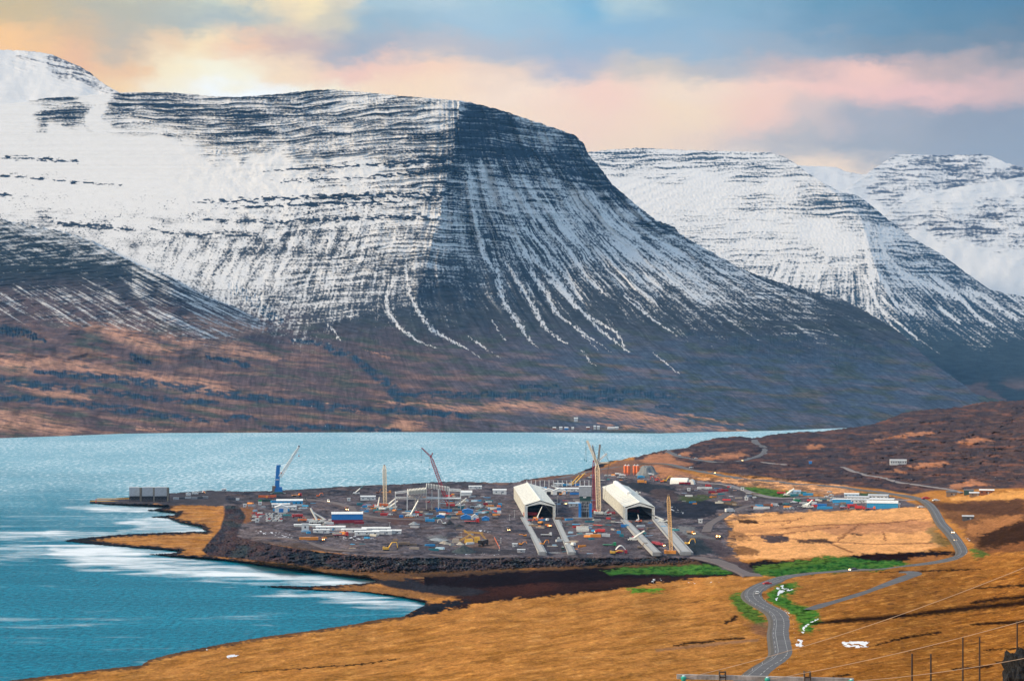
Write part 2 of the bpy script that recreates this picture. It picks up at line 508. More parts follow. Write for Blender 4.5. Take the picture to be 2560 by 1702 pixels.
# x, y, snow bias, strata weight, streak weight
S1 = [(0,300,1.2,.1,0),(60,270,.9,.5,0),(130,255,.1,1,0),(140,290,-.1,1,0),(200,270,-.2,1,0),(205,300,0,.9,0),(235,300,1.3,.1,0),(235,250,.8,.2,0),(150,330,1,.5,0),
(300,245,-.2,1,0),(400,245,-.4,1,0),(550,250,.05,1,0),(700,248,-.05,1,0),(900,248,.15,1,0),(1050,260,.25,1,0),(1120,258,.4,.7,0),
(300,290,-.3,1,0),(450,290,-.35,1,0),(600,290,-.3,1,0),(800,290,-.15,1,0),(1000,295,.05,1,0),(1100,290,.25,.9,0),
(290,325,.6,.8,0),(450,325,.2,1,0),(600,335,-.2,1,0),(800,330,-.05,1,0),(1000,340,.0,1,0),(1110,340,.1,1,0),
(250,370,1.4,.1,0),(420,365,1.1,.4,0),(600,372,.25,1,0),(800,372,.3,1,0),(1000,380,.1,1,0),(1105,380,-.1,1,0),
(100,395,.7,.6,0),(100,440,.9,.6,0),(250,440,1.2,.4,0),(400,420,1.5,.2,0),(650,420,1.2,.3,0),(900,430,.8,.7,.1),(1040,430,.35,1,.1),(1100,430,0,1,.1),
(0,480,.9,.3,.2),(200,500,1.0,.3,.2),(500,470,1.3,.1,.2),(700,480,1.0,.4,.3),(850,495,.55,.9,.2),(1000,500,.45,.9,.2),(1090,500,.15,1,.2),
(100,550,.7,.5,.2),(300,560,.9,.3,.4),(500,550,.9,.2,.5),(700,550,.7,.4,.6),(900,560,.65,.3,.7),(1040,560,.35,.8,.3),(1100,560,.1,.9,.3),
(300,610,.8,.2,.6),(500,620,.65,.2,.8),(700,620,.5,.2,.8),(850,610,.4,.3,.9),(1000,610,.45,.8,.3),(1100,610,.3,.9,.3),(1050,635,-.1,.7,.3),
(600,670,.4,.2,.8),(750,670,.15,.4,.8),(900,660,0,.7,.6),(1000,665,-.3,.7,.3),(1150,660,-.35,.5,.4),
(650,730,.15,.2,.7),(800,720,0,.5,.7),(950,710,-.15,.6,.5),(1050,700,-.45,.5,.3),(1150,720,-.6,.4,.4),(1250,700,-.6,.1,.5),
(720,780,-.15,.4,.6),(850,770,-.2,.5,.6),(950,770,-.5,.3,.6),(1100,760,-.7,.3,.5),(1300,760,-.8,.0,.5),
(760,815,-.6,.3,.6),(900,820,-.9,.2,.6),(1050,820,-.95,.1,.5),(1200,830,-1.1,.1,.4),(1400,830,-1.1,0,.5),
(600,880,-1.8,0,.3),(900,890,-1.8,0,.3),(1200,900,-1.8,0,.2),(1500,900,-1.7,0,.3),(1000,1000,-2.2,0,0),(400,1000,-2.2,0,0),(0,1000,-2.2,0,0),(1600,1000,-2.2,0,0),(2000,1000,-2.2,0,0),
(1180,290,-.9,.8,.2),(1170,340,-.85,.8,.3),(1260,310,-.65,.8,.2),(1380,335,.0,.8,.1),(1330,310,.15,.7,0),(1430,350,-.4,.7,.2),(1200,380,-.8,.6,.4),(1300,380,-.75,.6,.3),(1420,390,-.6,.6,.3),(1460,400,-.5,.6,.3),
(1160,430,-.25,.8,.3),(1210,440,.3,.6,.4),(1260,430,-.4,.7,.4),(1350,430,-.3,.6,.5),(1440,430,-.45,.6,.4),(1500,450,-.5,.7,.2),
(1160,500,-.1,.9,.3),(1240,500,.15,.6,.6),(1320,490,.1,.5,.7),(1400,480,.0,.5,.7),(1480,500,.3,.3,.7),(1540,490,-.4,.6,.4),
(1170,560,-.05,.9,.5),(1240,560,-.05,.6,.8),(1330,560,0,.3,1),(1430,560,.3,.1,1),(1530,550,.3,.1,.9),(1620,560,-.2,.7,.5),(1670,575,-.3,.8,.3),
(1250,620,-.35,.4,.8),(1350,620,-.25,.2,1),(1450,620,-.05,.1,1),(1550,610,.25,.1,1),(1680,620,.15,.3,.9),
(1350,700,-.6,.1,.8),(1450,700,-.45,.1,1),(1550,690,-.2,.1,1),(1700,680,.0,.2,1),(1800,690,-.05,.4,.9),
(1500,770,-.75,.1,.8),(1620,760,-.45,.2,.9),(1750,740,-.25,.3,.9),(1900,740,-.3,.5,.8),(2020,760,-.4,.5,.6),
(1600,840,-1.1,.1,.6),(1750,820,-.7,.3,.7),(1900,810,-.6,.5,.6),(2050,820,-.7,.5,.5),(2150,800,-.9,.4,.4),(2300,900,-1.2,.2,.2),
(1700,900,-1.5,0,.5),(1900,880,-1.1,.3,.4),(2100,890,-1.0,.3,.4),(2300,960,-2,0,.1)]
F1 = Field([p[:2] for p in S1], [p[2:] for p in S1], (-600, 200, 2800, 1120), 12, idw=True)

# snow lying in gullies on the scree: x, y, half width
GUL = [[(1012,640,2),(1016,680,3),(1022,730,5),(1045,780,6),(1080,825,6),(1140,858,5),(1180,880,3),(1210,900,2)],
[(985,700,3),(965,740,4),(970,780,5),(1000,820,5),(1040,850,4),(1090,870,3)],
[(1172,420,4),(1180,500,5),(1192,570,6),(1210,640,6),(1240,680,4)],
[(1243,672,6),(1250,720,9),(1262,760,8),(1290,800,6),(1320,845,5),(1345,870,2)],
[(1255,640,4),(1285,690,6),(1310,730,6),(1335,770,7),(1360,815,6),(1400,850,4),(1425,862,2)],
[(1285,570,7),(1300,610,8),(1320,640,7),(1360,672,4),(1395,700,5),(1425,745,5),(1440,770,4)],
[(1325,673,7),(1345,705,8),(1365,730,7),(1385,775,6),(1400,790,4),(1440,820,3),(1500,860,3),(1535,885,2)],
[(1300,560,3),(1360,620,4),(1420,700,5),(1460,760,3)],
[(1380,580,6),(1420,625,6),(1450,665,6),(1470,700,5),(1520,740,3)],
[(1360,690,5),(1400,720,7),(1425,750,6),(1470,790,4),(1540,830,4),(1570,880,3)],
[(1465,790,3),(1500,825,5),(1540,855,4),(1572,882,2)],
[(1500,540,8),(1540,590,9),(1600,650,8),(1640,680,5),(1700,720,3)],
[(1560,560,6),(1620,620,5),(1700,670,5),(1790,720,3)],
[(1170,840,3),(1200,862,4),(1250,895,3)],
[(1455,875,3),(1475,905,4),(1492,915,2)],[(1630,880,1.5),(1680,920,2.5),(1700,935,1.5)],
[(1270,470,6),(1330,530,7),(1400,600,6)],[(1200,400,5),(1225,460,7),(1240,520,5)],[(1300,440,4),(1345,500,7),(1390,540,5)],
[(820,810,2),(838,830,3),(850,850,3)],[(230,250,6),(236,290,7),(240,320,9)],[(1450,830,2),(1500,880,2.5)],
[(1560,740,3),(1620,790,3),(1680,830,2)],[(1230,800,2),(1262,850,2)]]
THIN = [[(-60,393,2),(60,395,4),(190,402,5)],[(-60,437,3),(80,443,4),(200,455,4),(300,462,2)],[(-40,480,4),(30,492,5)],[(480,505,3),(640,500,5),(800,492,5),(960,490,6),(1120,484,7)],[(560,520,2),(700,515,4),(860,508,5),(1000,506,3)],[(500,548,2),(700,556,4),(900,545,4),(1060,540,5)],[(640,430,2),(800,420,4),(960,412,5),(1110,402,6)],[(150,560,5),(260,566,7),(330,575,3)],[(700,455,2),(900,445,3),(1080,430,5)],[(380,575,2),(500,590,3),(640,585,3)]]
CLIFFS = [[(-200,815,13),(0,826,12),(60,832,14),(110,850,6)],
[(90,928,5),(160,935,9),(300,948,11),(420,963,11),(480,970,9),(560,985,11),(700,1000,9),(800,1014,11),(960,1027,7),(1150,1037,5)],
[(-200,930,8),(0,947,9),(60,960,11),(170,970,10),(280,980,8),(400,998,7),(500,1005,8),(545,1008,4)],
[(-200,970,8),(0,990,10),(100,1000,8),(200,1010,9),(340,1027,10),(420,1040,8),(520,1054,7)],
[(330,890,8),(370,905,7)],[(520,890,7),(620,915,6)],
[(580,718,12),(640,752,16),(680,790,14),(700,802,9)],[(735,852,6),(800,858,5)],
[(815,868,9),(850,880,11),(900,905,9),(950,945,12),(990,985,16),(1000,1000,12)],
[(1000,985,6),(1100,985,7),(1250,990,9),(1400,987,8),(1500,994,10),(1560,1000,4)],
[(1480,972,9),(1600,985,10),(1800,995,9),(1890,1003,5)],
[(1300,965,5),(1400,970,6)],[(1720,900,7),(1850,915,9),(1960,932,7),(2050,940,4)],
[(660,1068,6),(800,1068,7),(1000,1076,6)],[(990,1018,5),(1080,1030,9),(1180,1042,7)],
[(1640,1015,3),(1720,1020,5)],[(560,1050,3),(600,1040,8),(640,1045,5)],
[(1830,870,14),(1950,882,24),(2100,900,24),(2200,905,12)],[(1720,835,8),(1850,850,12),(2000,850,20),(2150,860,22),(2260,880,10)]]
ORANGE = [[(-200,905,16),(0,902,12),(150,912,10),(300,935,8),(430,955,9),(560,975,8),(610,980,4)],
[(150,800,8),(300,835,12),(370,860,14),(430,880,10)],[(450,790,8),(560,820,16),(680,830,10)],
[(420,850,10),(560,870,18),(700,900,10)],[(960,1010,6),(1280,1018,7),(1400,1022,9),(1550,1035,8),(1740,1055,6)],
[(-200,1060,20),(0,1050,16),(100,1065,14),(200,1078,6)],[(30,965,6),(150,985,9),(240,1000,5)],[(900,1075,4),(1000,1060,12),(1060,1062,6)],
[(1500,1060,5),(1650,1070,8),(1850,1074,5)],[(900,870,3),(980,897,5)],[(820,1010,3),(900,1030,6)],[(330,1070,5),(430,1075,5)],[(1700,1040,4),(1850,1058,5)]]


def main_mtn(x, y, top):
    e = np.interp(y, [250, 400, 550, 700, 850], [1150, 1130, 1095, 1055, 1000])
    rough = fbm(x / 40, y / 25, 4, 5)
    e2 = e + 10 * fbm(y / 12, x * 0 + 3, 3, 8)
    sy = (y - 920) * (1081 - 920) / (np.maximum(pl(B1, x), 1000) - 920)
    sy = np.where(y > 920, 920 + sy, y)
    Y = spl(YB1, sy, 28)
    k = spl([(-600, 1.0), (0, 1.0), (400, 1.0), (1000, 1), (1700, 1.02), (2100, 1.08), (2800, 1.25)], x, 200)
    Y = Y * k
    wt_ = 1 - ss(560, 960, y)
    kshore = lerp(1.0, CAMZ * F_PX / (pl(B1, x) - HOR) / (np.interp(1081, [1000, 1081], [5900, 4969])), ss(930, 1085, sy))
    Y = Y + wt_ * np.where(x < e2, .42 * (e2 - x), spl([(-400, -700), (0, 0), (330, 577), (1700, 1810)], x - e2, 60) - spl([(-400, -700), (0, 0), (330, 577), (1700, 1810)], 0, 60))
    # left spur in front
    tb = pl(TB, x) + 4 * fbm(x / 14, x * 0 + 1, 3, 11)
    inB = (y > tb) & (x < 740)
    blend = ss(420, 740, x)
    YBh = spl([(480, 7150), (560, 7050), (700, 6900), (800, 6780), (900, 6560), (950, 6300), (1000, 5900), (1050, 5400), (1081, 4969)], y, 30) * k
    wB = np.where(inB, (1 - blend) * (1 - ss(880, 960, y)), 0)
    Y = lerp(Y, np.minimum(Y, YBh), wB)
    Y = Y / lerp(1.0, k, ss(930, 1085, sy)) * kshore
    # strata coordinate
    s = np.where(x < e, y - 24 * np.exp(-((x - 620) / 330.) ** 2) + .03 * (x - 620), y - .10 * (x - e) - .02 * (e - 620) * 0 + 8)
    bend = fbm(x / 130, y / 60, 3, 21) * 7
    s = s + bend
    strata = fbm(x / 240, s / 6.2, 3, 31, .75) * 1.5 + .6 * fbm(x / 70, s / 2.9, 2, 35)
    breakup = .7 * fbm(x / 7, y / 4.5, 3, 41) + .5 * fbm(x / 30, y / 16, 2, 42)
    q = Q1(x, y)
    q = q + .05 * fbm(x / 60, y / 60, 3, 51)
    streak = fbm(q * 9, y / 130, 3, 61) * .9 + .8 * fbm(q * 26, y / 60, 3, 65) + 1.2 * np.maximum(fbm(q * 34, y / 110, 2, 67) - .22, 0) * ss(1150, 1260, x)
    S0, Ws, Wk = F1(x + 25 * fbm(x / 60, y / 40, 2, 71), y + 14 * fbm(x / 50, y / 50, 2, 73))
    brk2 = fbm(x / 5.5, y / 4.2, 3, 43)
    full = 1 - ss(.45, .95, S0)
    S = S0 + Ws * strata * (.45 + .5 * full) + Wk * streak * (.25 + .6 * full) + breakup * np.clip(1.2 - abs(S0), .15, .8) * .55 + brk2 * (.3 + .35 * Wk) * full
    S = S - .42 * ss(470, 560, y) * (1 - ss(620, 680, y)) * (1 - ss(800, 1000, x)) * (1 + 1.2 * fbm(x / 45, y / 20, 3, 76))
    spots = fbm(x / 6 + y / 14, y / 3.4, 3, 77) + .5 * fbm(x / 50, y / 22, 3, 78)
    S = S - np.where((S0 > .35) & (y > 430), ss(.30, .85, spots) * 1.0, 0)
    for g in THIN:
        S = S - linemask(x + 10 * fbm(x / 20, y / 12, 2, 79), y + 5 * fbm(x / 40, y / 30, 3, 80), g, .8, 1., 1 + 1.4 * fbm(x / 16, y / 8, 3, 81)) * ss(-.35, .3, fbm(x / 22, y / 5, 3, 82)) * 1.9
    ribs = fbm(q * 13, y / 300, 3, 66)
    gx_wob = 6 * fbm(x / 9, y / 9, 3, 88)
    gw_noise = 1 + 1.1 * fbm(x / 6, y / 10, 3, 90)
    g_br = ss(-.8, .35, fbm(x / 3.5, y / 6, 3, 89) + .15)
    for g in GUL:
        gg = [(a_, b_, c_ * (.28 + .6 * math.sin(math.pi * min(1, (i_ + .6) / len(g))) ** .7)) for i_, (a_, b_, c_) in enumerate(g)]
        m = linemask(x + gx_wob, y, gg, .95, 1., gw_noise)
        m = m * g_br
        S = S + m * (.55 + np.clip(-S, 0, 1.3))
    cl_face = ss(-.1, .5, -S) * wt_
    # left spur snow
    qb = y - .62 * x + .00016 * x * x
    stB = fbm(qb / 8, x / 130, 3, 91) * .9 + .7 * fbm(qb / 3.2, x / 60, 2, 95)
    stB2 = fbm(x / 60, (y + .1 * x) / 6, 3, 97)
    f_up = 1 - ss(0, 60, y - tb)
    mid = ss(680, 750, y + .1 * x) * (1 - ss(770, 850, y - .05 * x))
    SB = -.36 + .35 * f_up + .75 * (1 - mid) * stB2 + (.30 + .75 * mid) * stB - 1.6 * ss(800, 900, y - .12 * (x - 300)) + .3 * breakup - .4 * ss(640, 680, y) * (1 - ss(700, 740, y)) * (x < 330)
    wS = np.where(inB, 1 - ss(560, 720, x), 0)
    S = lerp(S, SB, wS)
    vert = fbm(x / 3.5, y / 22, 3, 101)
    # colour of the ground under the snow
    warp = fbm(x / 120, y / 40, 4, 111)
    fine = fbm((x + y) / 55, (y - .18 * x) / 5, 4, 121)
    dark = np.stack([0 * x + v for v in (.034, .040, .050)])
    C = dark * (1 + .5 * fine)
    low = ss(780, 900, y + 30 * warp - np.where(x < 700, .0, 0) - 25 * ss(1500, 2100, x))
    lowl = ss(690, 790, y - .12 * (x - 300) + 30 * warp) * (1 - ss(640, 880, x))
    C = cmix(C, np.maximum(low * .9, lowl), (.088, .062, .064))
    C = cmix(C, low * ss(900, 1600, x) * .75, (.040, .074, .118))  # blue haze over the right lowland painted into the ground colour
    ol = ss(-.05, .4, fbm(x / 90, (y - .1 * x) / 16, 4, 131)) * ss(760, 860, y)
    C = cmix(C, ol * .75, (.048, .062, .05))
    org = ss(-.05, .5, fbm(x / 140, (y - .1 * x) / 14, 4, 141)) * ss(830, 930, y + 60 * (1 - ss(500, 900, x))) * np.interp(x, [0, 900, 1400, 1900], [1, .7, .5, .25])
    C = cmix(C, org * .55, (.29, .155, .105))
    for g in ORANGE:
        m = linemask(x + 50 * warp, y + 9 * fine + 16 * warp, [(a_, b_, c_ * (1.5 if 0 < i_ < len(g) - 1 else .35)) for i_, (a_, b_, c_) in enumerate(g)], 1.0)
        C = cmix(C, m * ss(-.5, .25, fine + .15) * .75, (.42, .22, .14))
    C = C * (1 + .22 * fine + .2 * fbm(x / 8, y / 4, 3, 147))
    talus = ss(560, 640, y) * (1 - low) * ss(e, e + 40, x)
    C = cmix(C, talus * .35, (.045, .05, .055))
    C = C * (1 + .3 * talus * streak) * (1 + .32 * ss(760, 840, y) * (fbm(q * 22, y / 45, 3, 143) + .6 * fbm(q * 50, y / 30, 2, 144)))
    C = C * (1 - .02 * ss(760, 860, y) * ss(600, 1000, x))
    rockm = np.clip(wt_ * 1.3, 0, 1) * (1 - ss(500, 640, y))
    C = cmix(C, rockm * .9, ROCK)
    C = C * (1 + .55 * rockm * np.clip(strata, -1, 1.3)) * (1 + .35 * rockm * fbm(x / 9, y / 16, 3, 145))
    cB = np.where(inB, (1 - ss(420, 640, x)) * (1 - ss(660, 760, y + .1 * x)), 0)
    C = cmix(C, cB * .8, (.020, .030, .036))
    off = np.zeros(x.shape)
    cl_br = ss(-.45, .25, fbm(x / 26, y / 9, 4, 155) + .12) * (.35 + .65 * (1 - ss(1650, 1750, x)))
    for g in CLIFFS:
        m = linemask(x + 5 * fine, y + 6 * fbm(x / 25, y / 40, 3, 151), g, .45)
        m = m * cl_br
        mv = ss(-.5, .1, vert)
        C = cmix(C, m * .93, (.016, .042, .072))
        C = C * (1 + .55 * m * vert)
        S = S + m * (ss(.5, .75, vert) * 1.1)
        off += m
    C = np.clip(C, .004, .9)
    # relief: cliffs step, scree is ribbed
    Y = Y - wt_ * 11 * np.clip(-strata * Ws, -1, 1) * (1 - ss(.3, .8, S0)) + wt_ * 55 * fbm(q * 2.6, y / 260, 3, 161) * ss(e - 100, e + 120, x + 0 * y) 
    Y = Y + wt_ * 3 * ribs * ss(e - 200, e, x) + 9 * rough * wt_ * ss(300, 700, x)
    Y = Y + np.where(inB, 5 * stB2 * (1 - low), 0) + off * 12 * vert + (1 - wt_) * 30 * warp * ss(1085, 1040, y)
    return Y, C, S


xs = np.concatenate([np.arange(-600, -40, 20), np.arange(-40, 2600, 1.7), np.arange(2600, 2800, 20)])
T1s = lambda x: pl(T1, x) + np.where(x > 1130, 3.2, 1.8) * fbm(x / 16, x * 0, 4, 3) + np.where(x > 1440, 1.5, 0) * fbm(x / 5, x * 0, 2, 4)
mtn_sheet('mountain', xs, T1s, lambda x: pl(B1, x) + .8 * fbm(x / 30, x * 0, 3, 6), 560, main_mtn, M_MTN)

# ------------------------------------------------------------------ second mountain, to the right
T2 = [(1380,385),(1475,380),(1520,375),(1600,370),(1700,375),(1800,378),(1880,380),(1925,381),(1960,392),(1990,410),(2020,432),(2060,458),(2094,477),(2148,491),(2180,515),(2213,543),(2286,598),(2356,637),(2415,682),(2475,724),(2560,742),(2800,775)]
S2 = [(1500,392,.1,1,0),(1600,385,-.1,1,0),(1750,395,-.05,1,0),(1900,400,0,1,0),(1980,430,.25,.9,0),(1550,420,.2,1,0),(1700,425,.4,.9,0),(1850,430,.3,.9,0),
(1550,460,1.1,.35,.1),(1750,465,1.1,.35,.1),(1950,465,.9,.6,.1),(1650,500,.8,.5,.1),(1800,505,.7,.6,0),(1900,510,.2,.9,0),(2050,515,-.1,1,0),(2150,520,-.1,1,0),(2200,540,-.3,.9,0),(2100,545,.3,.9,0),
(1700,550,.6,.8,.1),(1900,560,.7,.7,.1),(2050,570,1.1,.2,.3),(2200,580,.5,.6,.3),(2260,600,.0,.9,.3),(1850,590,.4,.9,.2),(1950,610,.45,.8,.2),(2100,610,.9,.4,.4),(2300,630,-.1,.9,.3),
(1900,650,.35,.7,.4),(2050,650,.4,.7,.4),(2180,650,.25,.8,.3),(2300,660,-.05,.9,.3),(2380,680,-.4,.8,.2),
(1950,690,.25,.4,.8),(2050,700,.2,.4,.8),(2150,700,.1,.3,.8),(2250,700,.0,.4,.8),(2350,710,.1,.3,.9),(2450,720,-.1,.2,.9),
(2150,760,-.1,.2,.8),(2250,760,-.15,.2,.9),(2350,770,-.25,.2,.9),(2450,770,-.2,.2,1),(2550,770,-.1,.2,1),
(2250,830,-.55,.2,.8),(2350,820,-.5,.2,.8),(2450,820,-.5,.2,.8),(2550,820,-.5,.2,.8),(2350,880,-1.1,.2,.5),(2550,880,-1.2,.2,.4),(2450,950,-2,0,.1),(2560,1000,-2.4,0,0)]
F2 = Field([p[:2] for p in S2], [p[2:] for p in S2], (1350, 340, 2850, 1040), 12, idw=True)
GUL2 = [[(2160,690,3),(2178,720,3),(2192,760,4),(2215,785,4),(2255,815,3),(2300,850,2),(2350,885,1)],[(2170,560,5),(2165,620,5),(2180,690,6)],[(2200,600,4),(2215,640,4)],
[(2250,680,5),(2290,700,6),(2340,720,5),(2390,745,6)],[(2200,690,4),(2240,760,5),(2280,780,6)],[(2330,690,4),(2400,740,5),(2440,790,5),(2480,815,5)],[(2420,720,5),(2480,760,4),(2540,800,4)],[(2350,770,4),(2400,805,5)],[(2060,560,4),(2070,640,5),(2045,690,6)]]


def mtn2(x, y, top):
    Y = spl([(370, 13200), (450, 12300), (540, 11800), (640, 11200), (740, 10700), (850, 10000), (940, 9200), (1020, 8200)], y, 40)
    e = np.interp(y, [370, 540, 700, 900], [1960, 2150, 2200, 2300])
    Y = Y + np.where(x < e, .45 * (e - x), 2.2 * (x - e)) * (1 - ss(700, 980, y))
    warp = fbm(x / 90, y / 40, 4, 211)
    s = y + .03 * (x - 1900) + 6 * warp + np.where(x > 2150, -.1 * (x - 2150), 0)
    strata = fbm(x / 180, s / 6, 3, 221, .75) * 1.5 + .5 * fbm(x / 50, s / 3, 2, 223)
    a = (x - 2120) / (y - 250.)
    q = a * 260 + np.where(x > 2200, -.35 * (y - 600), 0)
    streak = fbm(q / 7, y / 90, 3, 231) + .7 * fbm(q / 3, y / 40, 2, 235)
    br = fbm(x / 6.5, y / 4.5, 3, 241)
    S0, Ws, Wk = F2(x + 16 * warp, y + 9 * warp)
    full = 1 - ss(.5, 1.0, S0)
    S = S0 + Ws * strata * (.5 + .5 * full) + Wk * streak * (.3 + .55 * full) + br * .45 * np.clip(1.2 - abs(S0), .1, 1) + .5 * full * fbm(x / 5, y / 4, 3, 247)
    for g in GUL2:
        S = S + linemask(x + 3 * br, y, g, .6) * ss(-.5, 0, fbm(x / 6, y / 9, 2, 243) + .1) * 1.0
    C = np.stack([0 * x + v for v in (.028, .045, .065)]) * (1 + .35 * fbm(x / 30, s / 6, 3, 251))
    C = cmix(C, ss(770, 860, y + 20 * warp) * .75, (.03, .045, .055))
    C = cmix(C, ss(930, 990, y + 10 * warp) * ss(.0, .5, warp + .3) * .8, (.16, .10, .09))
    Y = Y + 8 * fbm(q / 45, y / 200, 3, 261) - 9 * np.clip(-strata * Ws, -1, 1) + 5 * br
    return Y, np.clip(C, .004, .9), S


xs2 = np.concatenate([np.arange(1380, 2600, 1.8), np.arange(2600, 2800, 20)])
mtn_sheet('mountain', xs2, lambda x: pl(T2, x) + 2 * fbm(x / 14, x * 0, 4, 201), lambda x: 1030 + 0 * x, 360, mtn2, M_MTN_FAR)


# ------------------------------------------------------------------ farther snow mountains
def simple_mtn(T, bot, Y0, Y1, xr, step, nr, ctrl, seed, tilt=0., amp=2.0, ed=2.2):
    F = Field([p[:2] for p in ctrl], [p[2:] for p in ctrl], (xr[0] - 20, 80, xr[1] + 20, bot + 20), 12, idw=True)

    def fn(x, y, top):
        t = np.clip((y - 80) / (bot - 80), 0, 1)
        Y = lerp(Y0, Y1, (y - top.min()) / (bot - top.min()))
        wv = fbm(x / 70, y / 40, 4, seed)
        s = y + tilt * x + 5 * wv
        strata = fbm(x / 90, s / 6, 3, seed + 1, .7) * 1.5
        br = fbm(x / 9, y / 7, 3, seed + 2)
        S0, Ws = F(x + 12 * wv, y + 6 * wv)
        S = S0 + Ws * strata + br * .55 * np.clip(1.4 - abs(S0), .1, 1)
        C = np.stack([0 * x + v for v in (.06, .065, .085)])
        Y = Y + 28 * fbm(x / 90, y / 90, 3, seed + 3) - 12 * np.clip(-strata * Ws, -1, 1)
        return Y, C, S
    xs = np.arange(xr[0], xr[1] + step, step)
    return mtn_sheet('mountain', xs, lambda x: pl(T, x) + amp * fbm(x / 13, x * 0, 4, seed + 5), lambda x: bot + 0 * x, nr, fn, M_MTN_FAR, back=500)


simple_mtn([(2100,600),(2200,550),(2225,528),(2245,514),(2290,494),(2340,480),(2400,466),(2480,456),(2560,442),(2800,425)], 800, 15500, 13200, (2130, 2800), 2.2, 170,
           [(2300,510,.9,.5),(2400,490,.8,.6),(2500,475,.8,.5),(2250,545,.4,.9),(2350,535,.15,1),(2500,535,.2,1),(2250,575,.0,1),(2350,575,-.1,1),(2450,580,-.2,1),(2540,590,.4,.8),(2300,600,1.2,.3),(2400,640,1.6,0),(2500,700,1.5,.1),(2300,700,1.5,.1),(2540,520,.3,.9)], 300)
simple_mtn([(2050,520),(2120,470),(2150,448),(2170,432),(2200,412),(2222,398),(2232,390),(2260,386),(2350,389),(2450,386),(2475,389),(2510,405),(2560,420),(2800,450)], 640, 18500, 16500, (2060, 2800), 2.2, 110,
           [(2250,396,.3,.9),(2350,398,-.2,1),(2440,396,.1,1),(2500,410,.9,.3),(2170,450,.6,.7),(2200,480,.1,.9),(2230,500,0,.9),(2260,440,.15,.9),(2350,445,.1,.9),(2440,430,.0,.9),(2300,470,.0,.8),(2400,455,-.1,.8),(2500,435,-.2,.8),(2550,430,-.1,.8),(2300,500,1.3,.1),(2150,520,1.3,.2),(2200,550,1.3,.2)], 330)
simple_mtn([(1900,420),(1990,414),(2020,415),(2090,418),(2112,428),(2150,436),(2300,440)], 620, 20500, 19000, (1900, 2300), 2.5, 70,
           [(2050,425,.7,.6),(2120,445,.6,.5),(2050,470,1.2,.2),(2150,500,1.2,.2)], 360)
# snow peak behind the left end of the big mountain
simple_mtn([(-600,105),(0,125),(60,127),(105,132),(130,137),(160,150),(200,167),(225,182),(250,203),(280,222),(310,238),(360,262)], 330, 10200, 8900, (-600, 360), 2.2, 90,
           [(0,140,1.5,0),(60,157,.5,.9),(100,155,.7,.8),(0,155,.7,.8),(130,150,-.1,.8),(150,175,-.1,.8),(190,185,-.05,.8),(230,205,.0,.8),(190,212,.6,.6),(100,190,1.5,0),(30,200,1.5,0),(150,230,1.3,.1),(270,228,.3,.7),(200,240,1,.2)], 390, tilt=-.25, amp=1.6)

# ------------------------------------------------------------------ near land
LAND = [(-600,1765),(0,1703),(30,1699),(150,1685),(250,1672),(355,1662),(368,1650),(420,1635),(480,1623),(560,1608),(680,1588),(760,1578),(880,1560),(960,1545),(1010,1540),(1030,1528),(1060,1513),(1062,1506),(1040,1500),(980,1488),(900,1478),(800,1475),(730,1470),(650,1465),(700,1463),(760,1465),(830,1462),(900,1458),(940,1453),(925,1445),(850,1438),(750,1425),(650,1412),(560,1400),(500,1395),(430,1390),(375,1385),(440,1381),(445,1376),(380,1371),(250,1361),(180,1354),(155,1350),(220,1343),(300,1335),(420,1330),(515,1327),(500,1316),(450,1306),(420,1294),(375,1291),(430,1287),(445,1283),(400,1278),(362,1275),(400,1270),(420,1267),(330,1263),(260,1260),(225,1257),(225,1250),(320,1243),(430,1232),(520,1225),(600,1228),(680,1226),(760,1222),(850,1216),(930,1212),(1000,1210),(1060,1206),(1100,1204),(1160,1203),(1230,1206),(1290,1205),(1310,1199),(1360,1192),(1440,1183),(1490,1163),(1530,1144),(1570,1137),(1600,1128),(1600,900),(3200,900),(3200,7000),(-600,7000)]
TG = [(-600,1240),(200,1240),(320,1232),(430,1222),(600,1216),(760,1212),(930,1202),(1100,1194),(1290,1196),(1310,1190),(1360,1183),(1440,1174),(1490,1162),(1525,1153),(1560,1147),(1600,1139),(1650,1127),(1690,1122),(1720,1118),(1735,1109),(1760,1101),(1800,1093),(1850,1090),(1880,1095),(1900,1092),(1930,1086),(2000,1079),(2050,1078),(2100,1072),(2150,1066),(2180,1061),(2200,1054),(2230,1043),(2260,1032),(2280,1027),(2350,1021),(2400,1018),(2430,1010),(2460,1004),(2560,1000),(2700,992),(3060,975)]
